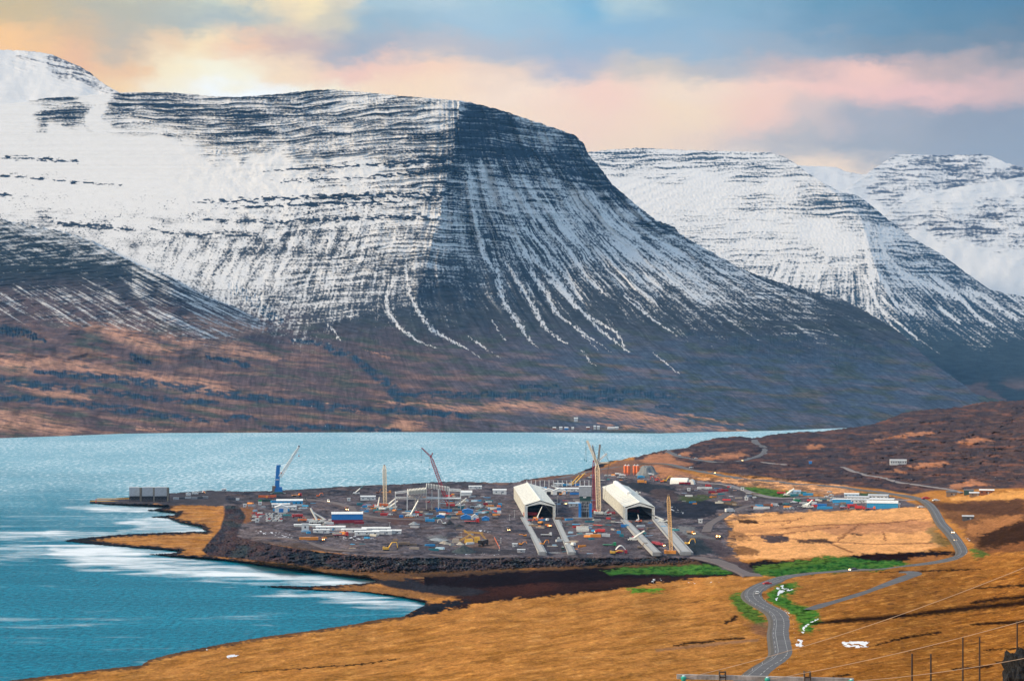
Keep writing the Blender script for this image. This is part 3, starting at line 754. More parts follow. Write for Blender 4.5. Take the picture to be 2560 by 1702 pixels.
ZC = [(470,1340,3),(300,1346,1.5),(480,1292,3),(450,1275,2.5),(600,1405,2.5),(800,1430,2.5),(950,1462,3),(1100,1500,4),(1030,1495,2),
(300,1254,3),(400,1250,4),(560,1240,5),(700,1232,6),(900,1222,7),(1100,1212,8),(1250,1212,9),(520,1330,4),(500,1380,3),(540,1300,4),
(620,1290,12),(700,1270,13),(650,1330,14),(760,1352,15),(900,1372,15),(1000,1300,15),(1200,1300,15),(1400,1300,15),(1600,1300,15),(1300,1382,15),(1500,1387,15),(1690,1387,15),(1030,1387,15),(1450,1240,15),(1200,1250,14),(1000,1250,13),(850,1245,10),(1600,1245,17),(1700,1250,19),
(1100,1442,7),(1300,1430,8),(1500,1425,9),(1700,1420,11),(900,1425,6),(1300,1462,8),(1600,1450,10),(1300,1482,9),(1720,1437,12),(1150,1480,6),(1500,1470,10),
(0,1720,1),(400,1672,2.5),(700,1605,3.5),(1000,1556,5),(1120,1520,7),(1200,1508,10),(1500,1475,13),(1750,1442,19),(1870,1427,24),
(400,1702,8),(800,1702,24),(800,1650,14),(1280,1702,45),(1280,1600,26),(1600,1702,55),(1600,1600,37),(1600,1520,25),(1915,1702,60),(1960,1630,50),(1900,1520,33),(1870,1480,29),(1950,1445,26),(2150,1425,28),(2400,1400,35),(2420,1370,36),(2370,1310,34),(2310,1250,31),(2150,1235,27),(1850,1190,26),(1700,1170,23),
(2200,1702,78),(2200,1600,62),(2200,1500,45),(2560,1702,95),(2560,1600,84),(2560,1500,73),(2560,1400,62),(2560,1300,54),(2560,1200,58),(2560,1100,76),(2560,1000,104),(2300,1130,50),(2300,1060,70),(2300,1024,80),(2100,1072,50),(2100,1130,38),(1900,1092,38),(1900,1130,30),(1750,1103,34),(1750,1140,25),(1600,1142,18),(1600,1172,15),(1500,1170,7),(1450,1187,7),(1350,1197,8),(1950,1300,20),(2200,1300,26),(1900,1370,18),(2100,1350,24),(1850,1402,17),(1750,1330,16),(2000,1240,23)]
FZ = Field([p[:2] for p in ZC], [p[2] for p in ZC], (-620, 900, 3100, 1760), 12, sc=300., lam=2e-3)

xg = np.concatenate([np.arange(-600, -40, 16), np.arange(-40, 2600, 1.8), np.arange(2600, 3061, 16)])
NR = 430
vv = np.linspace(0, 1, NR)[:, None]
topg = pl(TG, xg) + np.where(xg > 1500, 2.6, 0) * fbm(xg / 22, xg * 0, 4, 401) + np.where(xg > 1620, 1.3, 0) * fbm(xg / 7, xg * 0, 2, 402)
gy = topg[None] + (1704 - topg)[None] * vv
gx = np.broadcast_to(xg[None], gy.shape).copy()
m = (gx > -1e9)
sdist, _ = segdist(gx, gy, LAND, 2.0)
sd = np.where(inpoly(gx, gy, LAND), sdist, -sdist)
sd = sd + 3.0 * fbm(gx / 14, gy / 6, 4, 411) * (gx < 1590)
Zt = FZ(gx, gy)
# embankment in front of and left of the building platform: crest -> toe
clampw = 1 - ss(1480, 1600, gx)
shore = np.where(sd > 0, .25 + .33 * sd, -1.2)
near_front = ss(1480, 1560, gy)
shore = np.where(sd > 0, .25 + (.33 + .5 * near_front) * sd, -1.2)
Zg = np.where(clampw > .001, lerp(Zt, np.minimum(np.maximum(Zt, .8), shore), clampw), Zt)

EMB = [(596,1262),(615,1290),(600,1318),(592,1340),(640,1352),(720,1368),(800,1380),(900,1388),(1000,1394),(1150,1394),(1300,1393),(1500,1394),(1720,1394),(1745,1400),(1700,1409),(1500,1414),(1300,1420),(1150,1428),(1000,1432),(900,1428),(800,1420),(700,1408),(600,1396),(520,1388),(505,1375),(530,1345),(550,1322),(560,1290),(562,1264)]
PLAT = [(596,1262),(615,1290),(600,1318),(592,1340),(640,1352),(720,1368),(800,1380),(900,1388),(1000,1394),(1150,1394),(1300,1393),(1500,1394),(1720,1394),(1800,1385),(1850,1250),(1500,1235),(1100,1235),(760,1250)]
m_emb = polymask(gx, gy, EMB, 3, 2)
grain = fbm(gx / 5, gy / 2.5, 3, 421)
roll = fbm(gx / 90, gy / 22, 4, 431)
Yg0 = (CAMZ - Zg) * F_PX / (gy - HOR)
landm = ss(0, 6, sd)
hill = ss(1640, 1760, gx) * (1 - ss(1190, 1260, gy))
hillrel = (fbm(gx / 55, gy / 11, 4, 441) + .55 * abs(fbm(gx / 26, gy / 6, 3, 443))) * hill
wxx = (gx - 1280) * Yg0 / F_PX
rel_big = fbm(wxx / 70, Yg0 / 110, 4, 451)
# relief is put in as depth changes along the line of sight, so outlines stay where they are
Zg = Zg + landm * (1.5 * hillrel * ss(0, 12, gy - topg[None]) + m_emb * (grain * (.35 + .6 * ss(800, 950, gx)) + 1.2 * fbm(gx / 24, gy / 9, 3, 423))
                   + .5 * rel_big * ss(1440, 1500, gy) + .25 * fbm(gx / 40, gy / 8, 3, 455) * ss(1480, 1300, gy) * .5)
Yg = (CAMZ - Zg) * F_PX / (gy - HOR)

# ---- colours of the ground
def c3(r, g_, b):
    return np.stack([0 * gx + r, 0 * gx + g_, 0 * gx + b])


n_a = fbm(wxx / 26, Yg / 60, 4, 461)
n_b = fbm(gx / 45, (gy + .09 * gx) / 7, 4, 471)
n_c = fbm(gx / 14, gy / 4, 3, 481)
n_d = fbm(gx / 45, gy / 12, 3, 483)
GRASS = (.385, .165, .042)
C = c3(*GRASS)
C = cmix(C, ss(-.1, .5, n_b) * .55, (.33, .14, .038))
C = cmix(C, ss(.0, .45, fbm(gx / 190, (gy + .12 * gx) / 24, 4, 491)) * .65, (.26, .105, .02))
C = cmix(C, ss(.2, .6, fbm(gx / 60, (gy + .1 * gx) / 11, 4, 495)) * .4, (.55, .28, .09))
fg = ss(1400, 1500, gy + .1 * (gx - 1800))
corner_shade = fg * ss(1700, 2350, gx + .4 * (gy - 1400))  # vignette shade of the lower right corner, put into the grass colour
C = cmix(C, corner_shade * .72, (.165, .060, .008))
# thin dark furrows and peat hags on the near slope
fold_shade = ss(-.25, .5, fbm(gx / 130, (gy + .16 * gx) / 11, 4, 507)) * fg  # broad shading of the ground folds, put into the grass colour
C = cmix(C, fold_shade * .6, (.20, .085, .018))
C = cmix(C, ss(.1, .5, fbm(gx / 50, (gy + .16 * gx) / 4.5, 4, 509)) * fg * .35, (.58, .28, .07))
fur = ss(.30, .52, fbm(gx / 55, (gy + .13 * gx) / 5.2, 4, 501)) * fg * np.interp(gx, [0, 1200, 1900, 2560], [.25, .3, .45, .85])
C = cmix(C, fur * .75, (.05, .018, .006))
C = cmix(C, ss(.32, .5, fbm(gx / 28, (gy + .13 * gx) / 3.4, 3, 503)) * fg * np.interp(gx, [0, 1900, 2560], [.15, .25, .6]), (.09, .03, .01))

# moorland hill on the right
hm = polymask(gx, gy, [(1585,900),(1585,1160),(1650,1168),(1800,1180),(1950,1196),(2080,1212),(2200,1222),(2280,1236),(2330,1226),(2450,1222),(2560,1220),(3100,1215),(3100,900)], 5, 2)
hc = c3(.060, .041, .043)
hc = cmix(hc, ss(.0, .5, fbm(gx / 18, gy / 5, 3, 513)) * .5, (.10, .065, .055))
hc = cmix(hc, ss(-.1, .35, fbm(gx / 45, (gy + .12 * gx) / 8, 4, 511)) * .8, (.035, .033, .042))
hc = cmix(hc, ss(.15, .5, fbm(gx / 70, (gy - .02 * gx) / 9, 4, 521)) * .55, (.17, .075, .05))
hc = cmix(hc, .6 * ss(.3, .65, fbm(gx / 80, (gy + .05 * gx) / 7, 4, 531)) * .5, (.26, .12, .07))
C = cmix(C, hm * landm, hc)


def P(pts, colr, amt=1.0, soft=4, an=2.0, wob=1.0):
    global C
    m = polymask(gx + wob * (12 * n_c + 16 * n_d), gy + wob * (3.5 * n_c + 4 * n_d), pts, soft * 1.3, an)
    C = cmix(C, m * amt, colr)
    return m


def L(pts, colr, amt=1.0, soft=.5, wob=1.0, an=1.0):
    global C
    m = linemask(gx + wob * 7 * n_c, gy + wob * 2.2 * n_c, pts, soft, an)
    C = cmix(C, m * amt, colr)
    return m


# orange slopes on the hill and beside the roads
for p in [[(1790,1137),(1850,1128),(1870,1138),(1850,1146),(1760,1150),(1740,1145)],[(1715,1130),(1735,1133),(1725,1142),(1700,1138)],[(1590,1180),(1640,1160),(1720,1182),(1750,1195),(1700,1200),(1600,1196)],
          [(1610,1140),(1680,1128),(1690,1150),(1740,1160),(1700,1165),(1600,1160)],[(2170,1108),(2250,1085),(2330,1078),(2340,1084),(2230,1095)],[(2390,1106),(2450,1094),(2480,1100),(2420,1112)],[(2270,1165),(2360,1153),(2380,1160),(2290,1172)],
          [(2010,1118),(2050,1110),(2060,1118),(2020,1124)],[(2200,1182),(2245,1172),(2260,1180)],[(2370,1210),(2430,1198),(2480,1212),(2380,1222)]]:
    P(p, (.36, .16, .085), .85, 4)
# long straw field above the camp
P([(1750,1196),(1830,1194),(1900,1196),(2000,1205),(2120,1214),(2150,1230),(2060,1236),(1950,1222),(1850,1212),(1760,1206)], (.55, .27, .12), 1)
# band of level fields between the camp and the green belt
P([(1800,1285),(1880,1282),(2030,1276),(2120,1278),(2300,1262),(2340,1275),(2340,1330),(2345,1360),(2330,1378),(2150,1385),(1950,1398),(1830,1398),(1840,1372),(1810,1345),(1825,1310)], (.62, .30, .115), 1)
P([(1840,1320),(2300,1300),(2320,1312),(1840,1335)], (.42, .19, .08), .6, 6)
P([(2030,1316),(2330,1300),(2330,1330),(2080,1336)], (.38, .17, .085), .7, 5)
for l in [[(1950,1320,1),(2050,1312,1.6),(2200,1308,1.5),(2320,1296,1)],[(1960,1345,1),(2100,1355,1.5),(2200,1360,1.4),(2330,1356,1)],[(2095,1350,3),(2120,1330,3),(2150,1310,2)],[(2080,1360,1.5),(2130,1380,2.5)],
          [(1830,1340,1),(1950,1335,2),(2100,1316,1)],[(1955,1312,2),(2010,1292,1)],[(2210,1330,2),(2212,1350,2)],[(1860,1306,1.5),(1990,1300,1.2)]]:
    L(l, (.16, .06, .03), .75)
# dark lower ground right of the big bend
P([(2270,1258),(2330,1262),(2420,1252),(2560,1240),(3100,1225),(3100,1380),(2560,1378),(2440,1385),(2430,1360),(2400,1320),(2350,1280)], (.12, .055, .028), .9, 6)
P([(2360,1242),(2450,1232),(2560,1225),(3100,1215),(3100,1236),(2560,1248),(2450,1250),(2380,1252)], (.52, .25, .075), 1)
P([(2290,1250),(2420,1258),(2560,1248),(2560,1290),(2450,1285),(2380,1275),(2330,1270)], (.06, .03, .02), .8, 6)
P([(2440,1335),(2520,1310),(2560,1300),(3100,1280),(3100,1350),(2560,1355),(2450,1372)], (.012, .006, .004), .85, 7)
P([(2400,1320),(2500,1290),(2560,1285),(2560,1305),(2430,1340)], (.30, .13, .05), .8, 5)
P([(2430,1385),(2560,1352),(3100,1330),(3100,1350),(2560,1372),(2450,1392)], (.16, .06, .02), .6, 6)
# dark strip, green belts and wetland below the works
P([(1720,1395),(1860,1405),(1960,1400),(2110,1392),(2150,1384),(2340,1378),(2385,1378),(2390,1388),(2300,1394),(2260,1405),(2180,1412),(2000,1425),(1850,1435),(1700,1450),(1500,1478),(1300,1496),(1180,1512),(1060,1535),(1020,1540),(1040,1520),(1140,1500),(1180,1475),(1050,1465),(960,1455),(900,1440),(1000,1436),(1300,1424),(1700,1412)], (.010, .006, .007), 1, 4)
P([(1100,1480),(1300,1462),(1700,1440),(1760,1436),(1700,1448),(1400,1482),(1180,1508),(1060,1534),(1060,1515),(1150,1500)], (.030, .013, .010), .8, 8)
P([(1260,1468),(1380,1455),(1400,1465),(1330,1485),(1220,1490)], (.05, .018, .012), .6, 8)
G1 = (.035, .125, .022)
P([(1510,1428),(1580,1418),(1680,1410),(1780,1412),(1825,1422),(1820,1432),(1700,1436),(1580,1434),(1520,1436)], (.035, .12, .02), 1, 4)
P([(1600,1424),(1700,1415),(1790,1416),(1822,1426),(1780,1434),(1650,1430)], G1, 1, 4)
P([(1570,1474),(1600,1467),(1660,1470),(1640,1478),(1590,1484),(1575,1482)], (.10, .22, .02), 1, 3)
P([(1870,1425),(1900,1416),(2000,1400),(2080,1390),(2150,1392),(2250,1402),(2280,1410),(2200,1424),(2050,1432),(1960,1440),(1905,1440)], (.03, .115, .020), 1, 5)
P([(1880,1420),(1960,1405),(2060,1395),(2100,1398),(2020,1412),(1940,1422),(1890,1428)], (.10, .16, .02), .6, 5)
P([(2120,1392),(2160,1386),(2280,1384),(2285,1396),(2230,1402),(2180,1400)], (.012, .004, .002), 1, 3)
P([(2270,1392),(2330,1390),(2380,1385),(2380,1395),(2290,1404)], (.30, .12, .04), .8, 3)
# verge greens
P([(1830,1488),(1860,1478),(1880,1510),(1910,1545),(1920,1570),(1890,1560),(1850,1535),(1828,1505)], (.06, .13, .02), .95, 6)
P([(1915,1485),(1945,1460),(2000,1455),(1985,1475),(1970,1490),(1985,1510),(2040,1520),(2045,1540),(2030,1580),(2010,1582),(2000,1560),(1985,1535),(1950,1515),(1920,1505)], (.035, .15, .02), .95, 6)
P([(2340,1290),(2345,1330),(2380,1360),(2340,1365),(2320,1340)], (.06, .07, .03), .7, 6)
P([(2430,1380),(2440,1370),(2470,1385),(2440,1398)], (.05, .11, .02), .8, 5)
# dark gullies on the slope at lower right
for l in [[(2030,1558,3),(2120,1550,8),(2200,1545,8),(2260,1536,4)],[(2240,1542,4),(2330,1530,7),(2420,1520,9),(2500,1512,9),(2700,1490,10)],[(2430,1506,4),(2500,1496,6),(2700,1480,6)],
          [(2190,1612,2),(2260,1593,3),(2350,1580,3)],[(2430,1560,3),(2560,1553,6),(2700,1548,6)],[(2460,1625,1),(2560,1618,3),(2700,1612,4)],[(1685,1614,2),(1720,1607,4),(1785,1602,2.5)],[(1790,1598,2),(1858,1594,3)],
          [(2440,1470,2),(2560,1462,4),(2700,1458,4)],[(2200,1430,1.5),(2400,1424,2),(2450,1422,1.5)],[(1815,1557,3),(1840,1541,4)],[(2490,1655,2),(2600,1640,4)],[(2080,1692,2),(2120,1685,3)],[(2380,1672,2),(2480,1664,3)],[(600,1680,1),(900,1660,2),(1000,1645,1)]]:
    L([(a_, b_, c_ * 1.25) for a_, b_, c_ in l], (.006, .003, .002), .95, .8, 1.1, 1.5)
L([(1640,1625,3),(1760,1612,4),(1900,1598,3)], (.22, .12, .07), .7)
P([(1860,1560),(1930,1555),(1935,1590),(1900,1590)], (.16, .08, .05), .7, 8)
# peninsula grass with dark shore rim
pen = (gx < 1100) & (gy < 1500)
C = np.where((pen & (gx < 1060))[None], cmix(cmix(C, ss(-.2, .5, fbm(gx / 60, gy / 4, 4, 541)) * .75, (.21, .085, .035)), ss(.0, .5, fbm(gx / 90, gy / 3, 4, 543)) * .6, (.45, .24, .10)), C)
rim = np.where(gx < 1600, 1 - ss(8, 19, sd + 8 * n_c + 5 * n_d), 0) * np.where(gy < 1520, 1, .75)
rim = rim * np.where((gx < 345) & (gy > 1320) & (gy < 1400), 1, 1)
P([(100,1335),(260,1338),(230,1350),(300,1358),(260,1366),(100,1360)], (.016, .02, .014), 1, 4)
C = cmix(C, rim * ss(0, 2, sd + 3), (.018, .018, .022))
P([(900,1436),(1030,1445),(1060,1460),(1180,1470),(1220,1478),(1170,1490),(1080,1490),(1000,1478),(960,1462)], (.02, .019, .024), 1, 5)
P([(760,1472),(880,1462),(960,1466),(1060,1480),(1140,1492),(1080,1498),(960,1486),(860,1476)], (.22, .10, .035), .9, 4)
P([(1010,1542),(1040,1520),(1120,1500),(1180,1500),(1100,1530),(1050,1540)], (.012, .013, .018), 1, 4)
# harbour and building platform: bare wet soil and gravel
SOIL = (.100, .086, .094)
P([(225,1250),(320,1243),(430,1230),(600,1222),(900,1208),(1160,1198),(1290,1202),(1290,1230),(1100,1260),(640,1262),(560,1264),(400,1262),(260,1260)], (.060, .055, .062), 1, 3)
P([(562,1262),(700,1250),(1290,1205),(1460,1190),(1520,1170),(1600,1172),(1640,1195),(1750,1200),(1830,1208),(1900,1238),(2050,1242),(2130,1232),(2260,1246),(2290,1262),(2200,1274),(2030,1276),(1880,1283),(1800,1286),(1830,1330),(1815,1350),(1830,1372),(1840,1385),(1800,1392),(1880,1432),(1850,1440),(1790,1412),(1740,1396),(1500,1396),(1000,1396),(900,1390),(640,1354),(590,1342)], SOIL, 1, 4)
C = np.where((polymask(gx, gy, [(560,1225),(1900,1180),(2260,1246),(1830,1300),(1850,1400),(600,1400)], 3) > .3)[None],
             cmix(cmix(C, ss(.0, .45, fbm(gx / 55, gy / 9, 4, 557)) * .6, (.016, .022, .034)), ss(.05, .5, fbm(gx / 70, gy / 7, 4, 559)) * .55, (.125, .090, .085)) * (1 + .6 * fbm(gx / 28, gy / 5, 4, 551) + .5 * fbm(gx / 7, gy / 2.2, 3, 555)), C)
P([(1310,1199),(1440,1184),(1500,1166),(1560,1150),(1610,1148),(1600,1182),(1480,1190),(1400,1198),(1320,1203)], (.16, .085, .06), .9, 4)
P([(1300,1200),(1180,1206),(1250,1212),(1300,1206)], (.20, .12, .09), .8, 3)
for p, cc, a in [([(1760,1212),(1860,1214),(1950,1232),(2050,1246),(1960,1252),(1880,1244),(1800,1226)], (.07,.06,.065), .9),
                 ([(1855,1218),(1880,1216),(1950,1226),(2030,1232),(1960,1242),(1890,1238),(1862,1228)], (.06,.13,.03), 1),
                 ([(2140,1232),(2190,1230),(2230,1238),(2200,1244),(2150,1240)], (.03,.07,.04), .9),
                 ([(1590,1196),(1600,1176),(1612,1166),(1630,1164),(1640,1190),(1650,1192)], (.12,.12,.12), .4),
                 ([(1700,1240),(1760,1236),(1790,1246),(1740,1256),(1700,1252)], (.05,.07,.02), .8),
                 ([(1790,1256),(1830,1252),(1850,1258),(1800,1268)], (.14,.09,.04), .8),
                 ([(1560,1205),(1600,1204),(1690,1216),(1700,1240),(1640,1240),(1560,1215)], (.02,.026,.034), .9),
                 ([(1640,1222),(1690,1226),(1700,1255),(1650,1250),(1620,1240)], (.07,.05,.05), .8),
                 ([(1660,1255),(1760,1250),(1830,1262),(1740,1300),(1680,1290)], (.018,.022,.032), .9),
                 ([(1695,1313),(1735,1316),(1750,1340),(1720,1345),(1700,1330)], (.17,.17,.17), .8),
                 ([(1735,1330),(1790,1345),(1800,1360),(1740,1350)], (.13,.125,.125), .7),
                 ([(1712,1350),(1760,1345),(1800,1365),(1800,1385),(1740,1388),(1720,1375)], (.022,.032,.04), .9),
                 ([(1750,1345),(1800,1350),(1850,1400),(1900,1438),(1860,1436),(1800,1390)], (.075,.055,.06), .8),
                 ([(1835,1385),(1840,1365),(1870,1365),(1900,1380),(1880,1388)], (.10,.045,.02), .8),
                 ([(1900,1340),(1960,1335),(1970,1350),(1930,1358),(1905,1352)], (.04,.035,.045), .95),
                 ([(1995,1352),(2070,1346),(2080,1358),(2000,1358)], (.03,.02,.02), .9),
                 ([(1850,1300),(1890,1300),(1895,1310),(1850,1308)], (.01,.006,.006), .9),
                 ([(2128,1331),(2150,1334),(2148,1337),(2130,1337)], (.02,.01,.01), .9),
                 ([(1820,1325),(1850,1330),(1880,1345),(1850,1352),(1820,1345)], (.06,.03,.02), .5),
                 ([(625,1262),(640,1275),(632,1290),(612,1310),(596,1300),(600,1275)], (.20,.085,.03), .8),
                 ([(1330,1325),(1345,1300),(1380,1300),(1400,1325),(1420,1380),(1370,1382)], (.055,.048,.055), .8),
                 ([(1430,1315),(1530,1315),(1570,1370),(1560,1384),(1450,1384)], (.10,.075,.08), .8),
                 ([(1170,1325),(1230,1335),(1245,1370),(1180,1370),(1130,1350)], (.15,.095,.075), .8),
                 ([(1060,1340),(1110,1338),(1125,1352),(1080,1356)], (.17,.17,.17), .7),
                 ([(830,1255),(880,1265),(890,1285),(1000,1300),(990,1312),(900,1295),(860,1275)], (.11,.08,.075), .8),
                 ([(960,1280),(1060,1300),(1030,1312),(970,1310)], (.09,.05,.045), .7),
                 ([(1180,1365),(1300,1376),(1300,1386),(1100,1385)], (.035,.035,.042), .8),
                 ([(640,1350),(760,1358),(860,1372),(800,1378),(700,1366)], (.09,.06,.045), .6)]:
    P(p, cc, a, 3)
eg = c3(.058, .040, .042)
eg = cmix(eg, ss(-.2, .3, fbm(gx / 45 + gy / 60, gy / 16, 3, 567)) * .7, (.022, .028, .040))
eg = cmix(eg, ss(0, .5, fbm(gx / 30, gy / 12, 3, 561)) * .55, (.055, .028, .03))
eg = cmix(eg, ss(.1, .45, fbm(gx / 70, gy / 30, 3, 603)) * .6, (.022, .040, .045))
eg = cmix(eg, ss(.15, .6, grain + .4 * n_d) * (.15 + .5 * ss(800, 950, gx)), (.11, .12, .125))
eg = cmix(eg, ss(.1, .5, -grain - .3 * n_d) * .6, (.008, .009, .012))
C = cmix(C, m_emb * ss(0, 8, sd), eg)
P([(560,1398),(700,1404),(900,1424),(1150,1424),(1500,1410),(1740,1400),(1760,1412),(1500,1420),(1300,1428),(1150,1440),(900,1442),(700,1416)], (.075, .042, .024), .85, 4)
P([(700,1408),(850,1425),(950,1438),(1060,1440),(1000,1450),(900,1445),(760,1425),(600,1402)], (.15, .075, .03), .75, 4)
# snow left on the ground
snowg = np.zeros(gx.shape)
sn_br = ss(-.15, .25, fbm(gx / 9, gy / 2.2, 4, 601))
for p in [[(2108,1606),(2125,1602),(2172,1603),(2165,1610),(2173,1616),(2150,1619),(2112,1616)],[(1993,1612),(2002,1598),(2009,1600),(2008,1616),(1996,1617)],
          [(640,1325),(670,1326),(700,1330),(740,1334),(730,1338),(690,1336),(645,1333)],[(684,1338),(715,1336),(740,1345),(700,1346)],[(840,1346),(885,1335),(950,1345),(930,1350),(880,1352)],
          [(1085,1385),(1240,1382),(1300,1386),(1200,1387)],[(1170,1320),(1240,1327),(1230,1330),(1180,1328)],
          [(1595,1454),(1665,1445),(1662,1449),(1630,1455)],[(1745,1443),(1818,1446),(1815,1449),(1750,1446)],[(1715,1454),(1805,1453),(1800,1456),(1720,1457)],
          [(1641,1249),(1655,1246),(1660,1252),(1645,1252)],[(1672,1262),(1690,1268),(1712,1280),(1705,1285),(1680,1277)],[(1690,1280),(1712,1282),(1700,1286)],
          [(565,1640),(600,1634),(590,1640),(570,1645)],[(505,1624),(520,1621),(518,1624)],[(2420,1340),(2440,1362),(2436,1364),(2412,1345)],[(2400,1334),(2412,1338),(2405,1342)]]:
    snowg = np.maximum(snowg, polymask(gx + 9 * n_c + 8 * n_d, gy + 3 * n_c + 2 * n_d, p, 1.5, 2) * (sn_br * .6 if p[0][1] < 1500 else ss(-.55, -.2, n_c + n_d)))
for l in [[(1940,1500,2.5),(1948,1480,4),(1965,1473,4),(1982,1474,2)],[(1965,1528,3),(1972,1532,3)],[(2008,1580,3),(2012,1566,2),(2030,1555,2),(2048,1546,2)],[(1945,1470,3),(1960,1466,4)]]:
    snowg = np.maximum(snowg, linemask(gx + 5 * n_c, gy + 2 * n_c, l, .6) * ss(-.3, .15, n_c + .5 * n_d))
speck = ss(.55, .75, fbm(gx / 4, gy / 2.2, 2, 571)) * polymask(gx, gy, [(650,1320),(1720,1240),(1780,1330),(1700,1380),(700,1350)], 3) * .5
speck = np.maximum(speck, ss(.62, .8, fbm(gx / 5, gy / 1.8, 2, 575)) * hill * .6)
grn = ss(.01, .05, C[1] - C[0])
C = cmix(C, grn * ss(-.1, .4, n_c + n_d) * .45, (.075, .12, .02))
C = C * (1 - grn * .5 * ss(0, .5, -n_c - n_b))
C = np.clip(C * (1 + .18 * n_c + .12 * n_b + .12 * n_d), .003, .9)
Sg = -1.2 + 2.4 * np.maximum(snowg, speck)

# rows toward the camera, and the far side of the hill
ext = np.array([1716, 1735, 1760, 1800, 1860, 1940, 2050, 2200, 2400, 2700, 3200, 4000, 6000.])
z17 = Zg[-1]
Xe, Ye, Ze = [], [], []
for e_ in ext:
    z = z17 + (151 - z17) * (1 - math.exp(-(e_ - 1702) / 350))
    y_ = (CAMZ - z) * F_PX / (e_ - HOR)
    Xe.append((xg - 1280) * y_ / F_PX); Ye.append(y_); Ze.append(z)
Xg = (gx - 1280) * Yg / F_PX
Xb, Yb, Zb = [], [], []
for d_, h_ in ((1500, 160), (700, 70), (250, 16), (80, 3.0)):
    hh = np.where(xg > 1480, np.minimum(h_, Zg[0] + 6), 3.0)
    y_ = Yg[0] + np.where(xg > 1480, np.minimum(d_, hh / .075), 40 + d_ * .2)
    Xb.append((xg - 1280) * y_ / F_PX); Yb.append(y_); Zb.append(np.maximum(Zg[0] - hh, -6))
cat = lambda a, b, c: np.vstack([a, b, c])
XX = cat(Xb, Xg, Xe); YY = cat(Yb, Yg, Ye); ZZ = cat(Zb, Zg, Ze)
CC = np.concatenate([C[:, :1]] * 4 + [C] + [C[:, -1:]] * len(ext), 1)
SS = np.vstack([Sg[:1]] * 4 + [Sg] + [Sg[-1:] * 0 - 1.2] * len(ext))
GR = np.vstack([np.zeros((4, len(xg))), np.clip(1.0 - hm * .5, 0, 1), np.ones((len(ext), len(xg)))])


def ground_mat():
    m, t, b = new_mat('moor grass and bare soil')
    tc = t.n('ShaderNodeTexCoord').outputs['Object']
    c = attr(t, 'Col'); s = attr(t, 'snow', False)
    n1 = t.noise(t.mapping(tc, scale=(1, .45, 1)), .55, 5, .7)
    n2 = t.noise(t.mapping(tc, scale=(1, .5, 1)), .07, 5, .65)
    n3 = t.noise(tc, 2.2, 3, .6)
    var = t.math('MULTIPLY', t.mr(n1, .25, .75, .58, 1.45), t.mr(n2, .3, .7, .8, 1.2))
    var = t.math('MULTIPLY', var, t.mr(n3, .2, .8, .8, 1.2))
    vc = t.n('ShaderNodeVectorMath', operation='SCALE')
    t.set(vc, 0, c); t.set(vc, 'Scale', var)
    s2 = t.math('ADD', s, t.math('MULTIPLY', t.math('SUBTRACT', n1, .5), 1.2))
    f = t.mr(s2, 0, .25, smooth=True)
    t.set(b, 'Base Color', t.mix(f, vc.outputs[0], (.62, .65, .70)))
    b.inputs['Roughness'].default_value = .95
    b.inputs['Specular IOR Level'].default_value = 0
    bp = t.n('ShaderNodeBump')
    bp.inputs['Strength'].default_value = .6
    bp.inputs['Distance'].default_value = 1.2
    t.set(bp, 'Height', t.math('ADD', t.math('MULTIPLY', n2, 3.0), n1))
    t.t.links.new(bp.outputs[0], b.inputs['Normal'])
    return m


M_GROUND = ground_mat()
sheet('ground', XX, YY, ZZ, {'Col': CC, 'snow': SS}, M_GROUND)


def G(px, py):
    """point of the ground seen at picture position (px, py)"""
    c = np.interp(px, xg, np.arange(len(xg)))
    i = int(min(max(c, 0), len(xg) - 2)); f = c - i
    r = []
    for k in (i, i + 1):
        yy = np.interp(py, gy[:, k], Yg[:, k]); r.append(yy)
    Y_ = r[0] * (1 - f) + r[1] * f
    X_ = (px - 1280) * Y_ / F_PX
    return Vector((X_, Y_, CAMZ + (HOR - py) * Y_ / F_PX))


